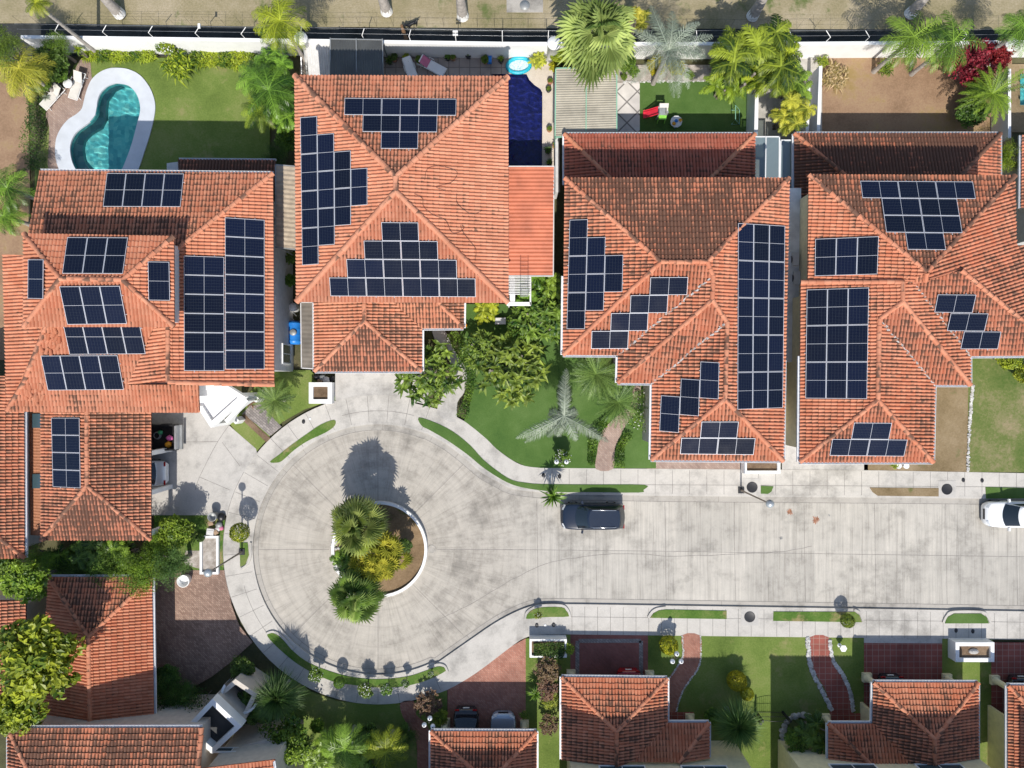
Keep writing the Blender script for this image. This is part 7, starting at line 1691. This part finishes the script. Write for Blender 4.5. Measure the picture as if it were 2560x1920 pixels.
# dogs
def dog(px, py, ang, m, label):
    c = P(px, py, .3); root = thing('dog', (c.x, c.y, .0), label, 'dog', None, ang); me = bpy.data.meshes.new('body')
    vs = [(-.3, 0, .42), (-.1, 0, .44), (.15, 0, .42), (.3, 0, .44), (.42, 0, .56), (.52, 0, .60), (.64, 0, .56), (-.42, 0, .5), (-.62, .03, .62)]; es = [(0, 1), (1, 2), (2, 3), (3, 4), (4, 5), (5, 6), (0, 7), (7, 8)]; rs = [.11, .11, .13, .12, .09, .10, .05, .04, .015]
    for x, y in ((-.28, .1), (-.32, -.1), (.24, .1), (.28, -.1)):
        k = len(vs); vs += [(x, y, .34), (x - .03 if x < 0 else x + .02, y, .18), (x, y, .03), (x + .07, y, .02)]; rs += [.075 if x < 0 else .06, .04, .03, .03]; es += [(0 if x < 0 else 2, k), (k, k + 1), (k + 1, k + 2), (k + 2, k + 3)]
    for y in (-.07, .07): k = len(vs); vs.append((.48, y, .72)); rs.append(.03); es.append((5, k))
    me.from_pydata(vs, es, []); me.materials.append(m); o = bpy.data.objects.new('body', me); C.objects.link(o); o.parent = root
    s = o.modifiers.new('skin', 'SKIN'); 
    for v, r in zip(me.skin_vertices[0].data, rs): v.radius = (r, r)
    me.skin_vertices[0].data[0].use_root = True; u = o.modifiers.new('sub', 'SUBSURF'); u.levels = u.render_levels = 2
dog(1030, 61, rad(205), M['black'], 'black dog walking in dry field beside the dark strip'); dog(1012, 87, rad(110), plain('brown_fur', (.16, .09, .045), .9), 'brown dog at the foot of boundary wall')
# ---------------------------------------------------------------- vehicles
def paint(name, col, rough=.22, metal=.0):
    m, t, b = nodes_of(name); b.inputs['Base Color'].default_value = (*col, 1); b.inputs['Roughness'].default_value = rough; b.inputs['Metallic'].default_value = metal; b.inputs['Coat Weight'].default_value = .6; b.inputs['Coat Roughness'].default_value = .05
    n = noise(t, pos(t), 60, 2); bump(t, b, n, .01, .002); return m
M['tyre'] = plain('tyre', (.015, .015, .015), .85); M['rim'] = plain('alloy', (.45, .46, .48), .3, .8); M['headlamp'] = plain('headlamp', (.6, .63, .66), .12); M['taillamp'] = plain('tail_lamp', (.30, .01, .012), .2); M['plate'] = plain('number_plate', (.75, .75, .72), .5); M['chrome'] = plain('chrome', (.72, .74, .76), .15, .9)
def interp(tab, x):
    for (x0, v0), (x1, v1) in zip(tab, tab[1:]):
        if x0 <= x <= x1: return v0 + (v1 - v0) * (x - x0) / (x1 - x0)
    return tab[0][1] if x < tab[0][0] else tab[-1][1]
def car(name, label, loc, ang, pm, Ln=4.5, Wd=1.85, Ht=1.65, suv=True, rails=False, roofm=None, cat='car'):
    root = thing(name, loc, label, cat, None, ang); hw = Wd / 2
    wtab = [(-.5, .70), (-.485, .80), (-.45, .90), (-.38, .97), (-.2, 1.0), (.2, 1.0), (.36, .985), (.43, .93), (.475, .82), (.495, .66), (.5, .5)]
    bz = .60 * Ht
    ztab = [(-.5, .40 * Ht), (-.49, .50 * Ht), (-.46, bz * (.98 if suv else .93)), (-.3, bz), (.2, bz), (.26, bz * .97), (.4, bz * .88), (.46, bz * .80), (.49, bz * .62), (.5, bz * .5)]
    xs = [-.5, -.494, -.485, -.47, -.45, -.42, -.36, -.3, -.2, -.1, 0, .1, .2, .26, .32, .38, .43, .455, .475, .488, .496, .5]
    b = MB(); rows = []
    for x in xs:
        w_ = hw * interp(wtab, x); z = interp(ztab, x)
        half = [(.90 * w_, .20), (.985 * w_, .34), (w_, .55 * z + .1), (.975 * w_, z - .07), (.93 * w_, z - .015), (.80 * w_, z + .012), (.4 * w_, z + .035), (0, z + .042)]
        rows.append([(x * Ln, y, q) for y, q in half] + [(x * Ln, -y, q) for y, q in half[-2::-1]])
    n = len(rows[0]); vs = [p for r in rows for p in r]; fs = []
    for i in range(len(rows) - 1):
        for k in range(n - 1): fs.append((i * n + k, i * n + k + 1, (i + 1) * n + k + 1, (i + 1) * n + k))
    b.mesh(vs, fs, 0, None, True); b.mesh(rows[0], [tuple(range(n))]); b.mesh(rows[-1], [tuple(range(n))[::-1]]); obj('body', b, pm, root, True)
    # cabin
    xb0, xb1 = (-.47, .235) if suv else (-.36, .22); xt0, xt1 = (-.385, .06) if suv else (-.20, .045); base, top = [], []; kk = 9
    def ring(x0, x1, w0, w1, z, bow):
        o = []
        for i in range(kk): t = i / (kk - 1); o.append((x1 * Ln + bow * (1 - (2 * t - 1) ** 2), -w1 + 2 * w1 * t, z))
        for i in range(1, kk): t = i / kk; o.append(((x1 + (x0 - x1) * t) * Ln, w1 + (w0 - w1) * t + .03 * math.sin(math.pi * t), z + .02 * math.sin(math.pi * t)))
        for i in range(kk): t = i / (kk - 1); o.append((x0 * Ln - bow * .6 * (1 - (2 * t - 1) ** 2), w0 - 2 * w0 * t, z))
        for i in range(1, kk): t = i / kk; o.append(((x0 + (x1 - x0) * t) * Ln, -w0 - (w1 - w0) * t - .03 * math.sin(math.pi * t), z + .02 * math.sin(math.pi * t)))
        return [Vector(p) for p in o]
    A = ring(xb0, xb1, hw * .86, hw * .84, bz - .01, .22); B = ring(xt0, xt1, hw * .68, hw * .70, Ht - .05, .14); n = len(A)
    cb = MB(); mid = [a.lerp(b_, .93) for a, b_ in zip(A, B)]; crown = [b_ + (Vector((b_.x * .5 - .3, 0, Ht - .04)) - b_) * .12 + Vector((0, 0, .032)) for b_ in B]
    cb.mesh(A + mid + B + crown, [(i, (i + 1) % n, n + (i + 1) % n, n + i) for i in range(n)] + [(n + i, n + (i + 1) % n, 2 * n + (i + 1) % n, 2 * n + i) for i in range(n)] + [(2 * n + i, 2 * n + (i + 1) % n, 3 * n + (i + 1) % n, 3 * n + i) for i in range(n)], 0, None, True)
    rp_ = MB(); obj('cabin', cb, pm, root, True)
    cxs = crown; rp_.mesh([c_ + Vector((0, 0, .0)) for c_ in cxs] + [Vector(((xt0 + xt1) / 2 * Ln, 0, Ht))], [(i, (i + 1) % n, n) for i in range(n)], 0, None, True); obj('roof', rp_, roofm or pm, root, True)
    cen = Vector(((xb0 + xb1) / 2 * Ln, 0, Ht * .75))
    def pane(nm, i0, i1, lo, hi, inset_=0.0):
        g = MB(); idx = list(range(i0, i1 + 1)); 
        def pt(i, t): p = A[i % n].lerp(B[i % n], t); o = (p - cen); o.z = max(o.z, .0); return p + o.normalized() * .012
        for a, c_ in zip(idx, idx[1:]): g.face([pt(a, lo), pt(c_, lo), pt(c_, hi), pt(a, hi)], 0, None, None, True)
        obj(nm, g, M['carglass'], root, True)
    s1 = kk - 1; pane('windscreen', 0, s1, .06, .93); pane('side_window', s1 + 1, s1 + 4, .16, .86); pane('side_window', s1 + 4, s1 + 8, .16, .86)
    r0 = 2 * kk - 1; pane('rear_window', r0, r0 + kk - 1, .12, .86); pane('side_window', r0 + kk, r0 + kk + 3, .16, .86); pane('side_window', r0 + kk + 3, r0 + kk + 7, .16, .86)
    for sx in (.31, -.30):
        for s in (-1, 1):
            t = MB(); t.tube([(sx * Ln, s * (hw - .21), .34), (sx * Ln, s * (hw - .005), .34)], .34, n=22); wo = obj('wheel', t, M['tyre'], root, True); r_ = MB(); r_.tube([(sx * Ln, s * (hw - .03), .34), (sx * Ln, s * (hw + .003), .34)], .22, n=16); q = obj('rim', r_, M['rim'], None, True); q.parent = wo
    for s in (-1, 1):
        m_ = MB(); m_.box((.17 * Ln, s * (hw + .09), bz + .02), (.14, .22, .13), rot=Matrix.Rotation(s * -.2, 3, 'Z')); obj('mirror', m_, pm, root, True)
        h_ = MB(); h_.mesh([(.455 * Ln, s * hw * .90, bz * .74), (.485 * Ln, s * hw * .52, bz * .74), (.465 * Ln, s * hw * .50, bz * .865), (.425 * Ln, s * hw * .90, bz * .90)], [(0, 1, 2, 3)]); obj('headlight', h_, M['headlamp'], root, True)
        t_ = MB(); t_.box((-.487 * Ln, s * hw * .70, bz * .86), (.08, hw * .34, .12)); obj('tail_light', t_, M['taillamp'], root, True)
        if rails:
            r_ = MB(); r_.tube([(xt1 * Ln - .15, s * hw * .64, Ht - .02), (xt1 * Ln - .22, s * hw * .65, Ht + .04), (xt0 * Ln + .3, s * hw * .63, Ht + .04), (xt0 * Ln + .2, s * hw * .62, Ht - .02)], .022, n=6); obj('roof_rail', r_, M['chrome'], root, True)
    p = MB(); p.box((-.503 * Ln, 0, .5 * bz + .1), (.02, .45, .14)); obj('number_plate', p, M['plate'], root, True)
    g_ = MB(); g_.box((.497 * Ln, 0, .55 * bz), (.03, hw * .8, .16)); obj('grille', g_, M['black'], root, True)
    return root
pb = paint('midnight_blue_paint', (.010, .018, .036), .25); pw_ = paint('white_car_paint', (.78, .79, .80)); pr_ = paint('red_car_paint', (.28, .008, .012)); pd = paint('dark_grey_paint', (.02, .022, .025)); ps = paint('silver_blue_paint', (.42, .48, .56), .25, .4)
c = P(1482, 1292, .9); car('parked_car', 'dark blue SUV with roof rails parked by upper kerb', (c.x, c.y, .004), math.pi, pb, 4.45, 1.86, 1.68, True, True)
c = P(2466, 1286, .7); car('parked_car', 'white car cut off by right edge of the street', (c.x + 2.2, c.y, .004), math.pi, pw_, 4.5, 1.84, 1.5, True)
c = P(415, 1183, .7); car('parked_car', 'white sports car tail poking out under garage wing', (c.x - 2.2, c.y, .11), math.pi, pw_, 4.4, 1.85, 1.3, False)
def south_car(px, py, label, pm, facing=-1, suv=False, roofm=None):
    c = P(px, py, .8); car('parked_car', label, (c.x, c.y - 2.2, .115), rad(90) * facing, pm, 4.4, 1.78, 1.48, suv, roofm=roofm)
south_car(1165, 1772, 'dark car nose in on brick drive, left of pair', pd, -1); south_car(1258, 1784, 'silver blue car facing out on brick drive', ps, 1, True)
south_car(1572, 1676, 'red car tail showing under tiled eave', pr_, -1); south_car(2229, 1690, 'dark teal car tail under eave on red tiles', paint('teal_black_paint', (.012, .022, .026)), -1); south_car(2556, 1693, 'dark car with red lamps at right edge drive', pd, -1)
# open pickup: bed towards the street, cab under the wing
c = P(446, 1093, .8); pk_ = thing('pickup_truck', (c.x - 2.6, c.y, .11), 'black pickup with open loaded bed under garage wing', 'pickup truck', None, 0); hw = .9; bd = MB()
bd.box((1.5, 0, .62), (2.1, 1.6, .06)); 
for s in (-1, 1): bd.box((1.5, s * (hw - .05), .85), (2.15, .1, .56)); bd.box((0, s * (hw - .08), .6), (5.0, .14, .45))
bd.box((.42, 0, .85), (.08, 1.6, .56)); obj('bed', bd, M['black'], pk_, True); tg = MB(); tg.box((2.57, 0, .85), (.10, 1.66, .55)); obj('tailgate', tg, M['steel'], pk_, True); bu = MB(); bu.box((2.72, 0, .5), (.18, 1.7, .2)); obj('bumper', bu, M['grey'], pk_, True)
cbm = MB(); cbm.prism([(-1.2, -.82), (.36, -.82), (.36, .82), (-1.2, .82)], .4, 1.2); cbm.mesh([(-1.1, -.8, 1.2), (.34, -.8, 1.2), (.34, .8, 1.2), (-1.1, .8, 1.2), (-.6, -.66, 1.75), (.28, -.66, 1.75), (.28, .66, 1.75), (-.6, .66, 1.75)], [(0, 1, 5, 4), (1, 2, 6, 5), (2, 3, 7, 6), (3, 0, 4, 7), (4, 5, 6, 7)]); cbm.prism([(-2.5, -.8), (-1.2, -.84), (-1.2, .84), (-2.5, .8)], .4, 1.05); obj('cab', cbm, pd, pk_, True)
for sx in (1.6, -1.7):
    for s in (-1, 1): t = MB(); t.tube([(sx, s * .68, .36), (sx, s * .92, .36)], .36, n=20); obj('wheel', t, M['tyre'], pk_, True)
bag(424, 1095, .19, 'pink', 'pink bag lying in the black pickup bed', .74, 1.4); bag(421, 1111, .22, 'amber', 'amber bag lying in the black pickup bed', .74, 1.1); bag(401, 1081, .17, 'green', 'green bundle at the front of pickup bed', .74)
hs = MB(); c = P(391, 1089, .9)
for k in range(3): hs.tube([(c.x + math.cos(i / 20 * 6.283) * (.26 - .03 * k), c.y + math.sin(i / 20 * 6.283) * (.26 - .03 * k), .76 + k * .05) for i in range(21)], .025, n=6)
single('coiled_hose', hs, M['grey'], 'coiled grey hose in the black pickup bed', 'hose')
# odds and ends on the road: dry leaves
for (px, py), s, mm, lb in (((1974, 1280), .32, 'brown', 'dry brown palm leaf lying on road, left'), ((2040, 1300), .4, 'brown', 'larger dry brown leaf lying on road'), ((1953, 1345), .16, 'grey', 'grey fallen twig cluster on road'), ((2073, 1288), .1, 'grey', 'tiny grey leaf scrap on road')):
    mb = MB(); c = P(px, py, 0)
    for k in range(11):
        a_ = k * .57; l_ = s * R.uniform(.5, 1); mb.face([(c.x, c.y, .015), (c.x + math.cos(a_ - .2) * l_ * .6, c.y + math.sin(a_ - .2) * l_ * .6, .03), (c.x + math.cos(a_) * l_, c.y + math.sin(a_) * l_, .015), (c.x + math.cos(a_ + .2) * l_ * .6, c.y + math.sin(a_ + .2) * l_ * .6, .025)])
    single('fallen_leaf', mb, M[mm], lb, 'leaf')
# loose cable over the pyramid roof and displaced tiles on the front tier
E2P = Plane((1270, 193), (1271, 757), E2, .2, (1000, 470))
for pts, lb in ((Z(1, 0, (1460, 1560), (1480, 1470), (1560, 1440), (1680, 1460), (1740, 1500), (1690, 1580), (1560, 1620), (1640, 1650)), 'short loop of black cable near pyramid roof peak'),
                (Z(1, 1, (1370, 20), (1440, 60), (1450, 130), (1530, 200), (1640, 250), (1690, 350), (1760, 350), (1800, 310), (1770, 290), (1790, 350), (1850, 430), (1900, 500), (1895, 600)), 'long wandering black cable lying on right pyramid slope'),
                (Z(1, 1, (1735, 20), (1740, 100), (1830, 180), (1900, 190), (1950, 165)), 'thin black cable near right pyramid roof edge')):
    mb = MB(); mb.tube([E2P.at(x, y) + Vector((0, 0, .125)) for x, y in smooth_poly(pts, 5, False)], .012, n=5); single('roof_cable', mb, M['black'], lb, 'cable')
for k in range(34):
    px, py = R.uniform(108, 156), R.uniform(828, 882)
    if k > 20: px, py = R.uniform(64, 110), R.uniform(968, 1010)
    p = SP1.at(px, py) + Vector((0, 0, .12)); mb = MB(); rz = R.uniform(-.5, .5); n_ = 6
    vs_ = []
    for s in (0, 1):
        for i in range(n_ + 1):
            t = math.pi * i / n_; v = Vector((math.cos(t) * .1 * (1.1 - .2 * s), (s - .5) * .42, math.sin(t) * .09)); v.rotate(Euler((R.uniform(-.02, .02) - .1, 0, rz))); vs_.append(p + v)
    mb.mesh(vs_, [(i, i + 1, n_ + 2 + i, n_ + 1 + i) for i in range(n_)], 0, (R.uniform(0, .5), 0, 0)); mb.uv = {i: [(k + .5, .5)] * 4 for i in range(n_)}
    single('loose_tile', mb, M['tile'], 'loose clay tile among the broken tiles on front tier' if k <= 20 else 'loose clay tile near the lower left eave corner', 'roof tile', 'loose tiles on front tier' if k <= 20 else 'loose tiles by lower left eave')
c = P(1251, 803, .45); bn = thing('garden_bench', (c.x, c.y, .125), 'small white stone bench beneath the leaf rosettes on bright lawn', 'bench'); d = MB(); d.box((0, 0, .42), (.75, .45, .08)); obj('seat', d, M['offwhite'], bn, True)
for s in (-.27, .27): d = MB(); d.box((s, 0, .19), (.12, .38, .38)); obj('leg', d, M['offwhite'], bn, True)
c = P(1163, 814, .2); d = MB(); d.lathe((c.x, c.y, .12), [(.0, 0), (.12, .05), (.17, .17), (.12, .29), (0, .34)], n=16); single('ball', d, M['amber'], 'orange ball on grass at the front wing corner', 'ball')
def door_part(root, x, y, wd, ht, nm, z0=.1, m='white'):
    d = MB(); d.box((x, y - .03, z0 + ht / 2), (wd, .06, ht))
    for k in range(1, 4): d.box((x, y - .066, z0 + ht * k / 4), (wd * .94, .012, .03))
    o = obj(nm, d, M[m], root); h_ = MB(); h_.box((x + wd * .38, y - .085, z0 + ht * .45), (.05, .05, .18)); me = h_.data('handle', [M['dark']], root.location); q = bpy.data.objects.new('handle', me); C.objects.link(q); q.parent = o
door_part(h2, P(900, 928, E3).x, P(0, 928, E3).y + .55, 3.2, 2.3, 'garage_door'); door_part(h2, P(1110, 0, E3).x, P(0, 821, E3).y + .55, 1.0, 2.1, 'door', .1, 'brown')
door_part(h3, P(1740, 0, E2).x, P(0, 1150, E2).y + .7, 3.4, 2.3, 'garage_door'); door_part(h4, P(2110, 0, E2).x, P(0, 1155, E2).y + .7, 3.4, 2.3, 'garage_door')
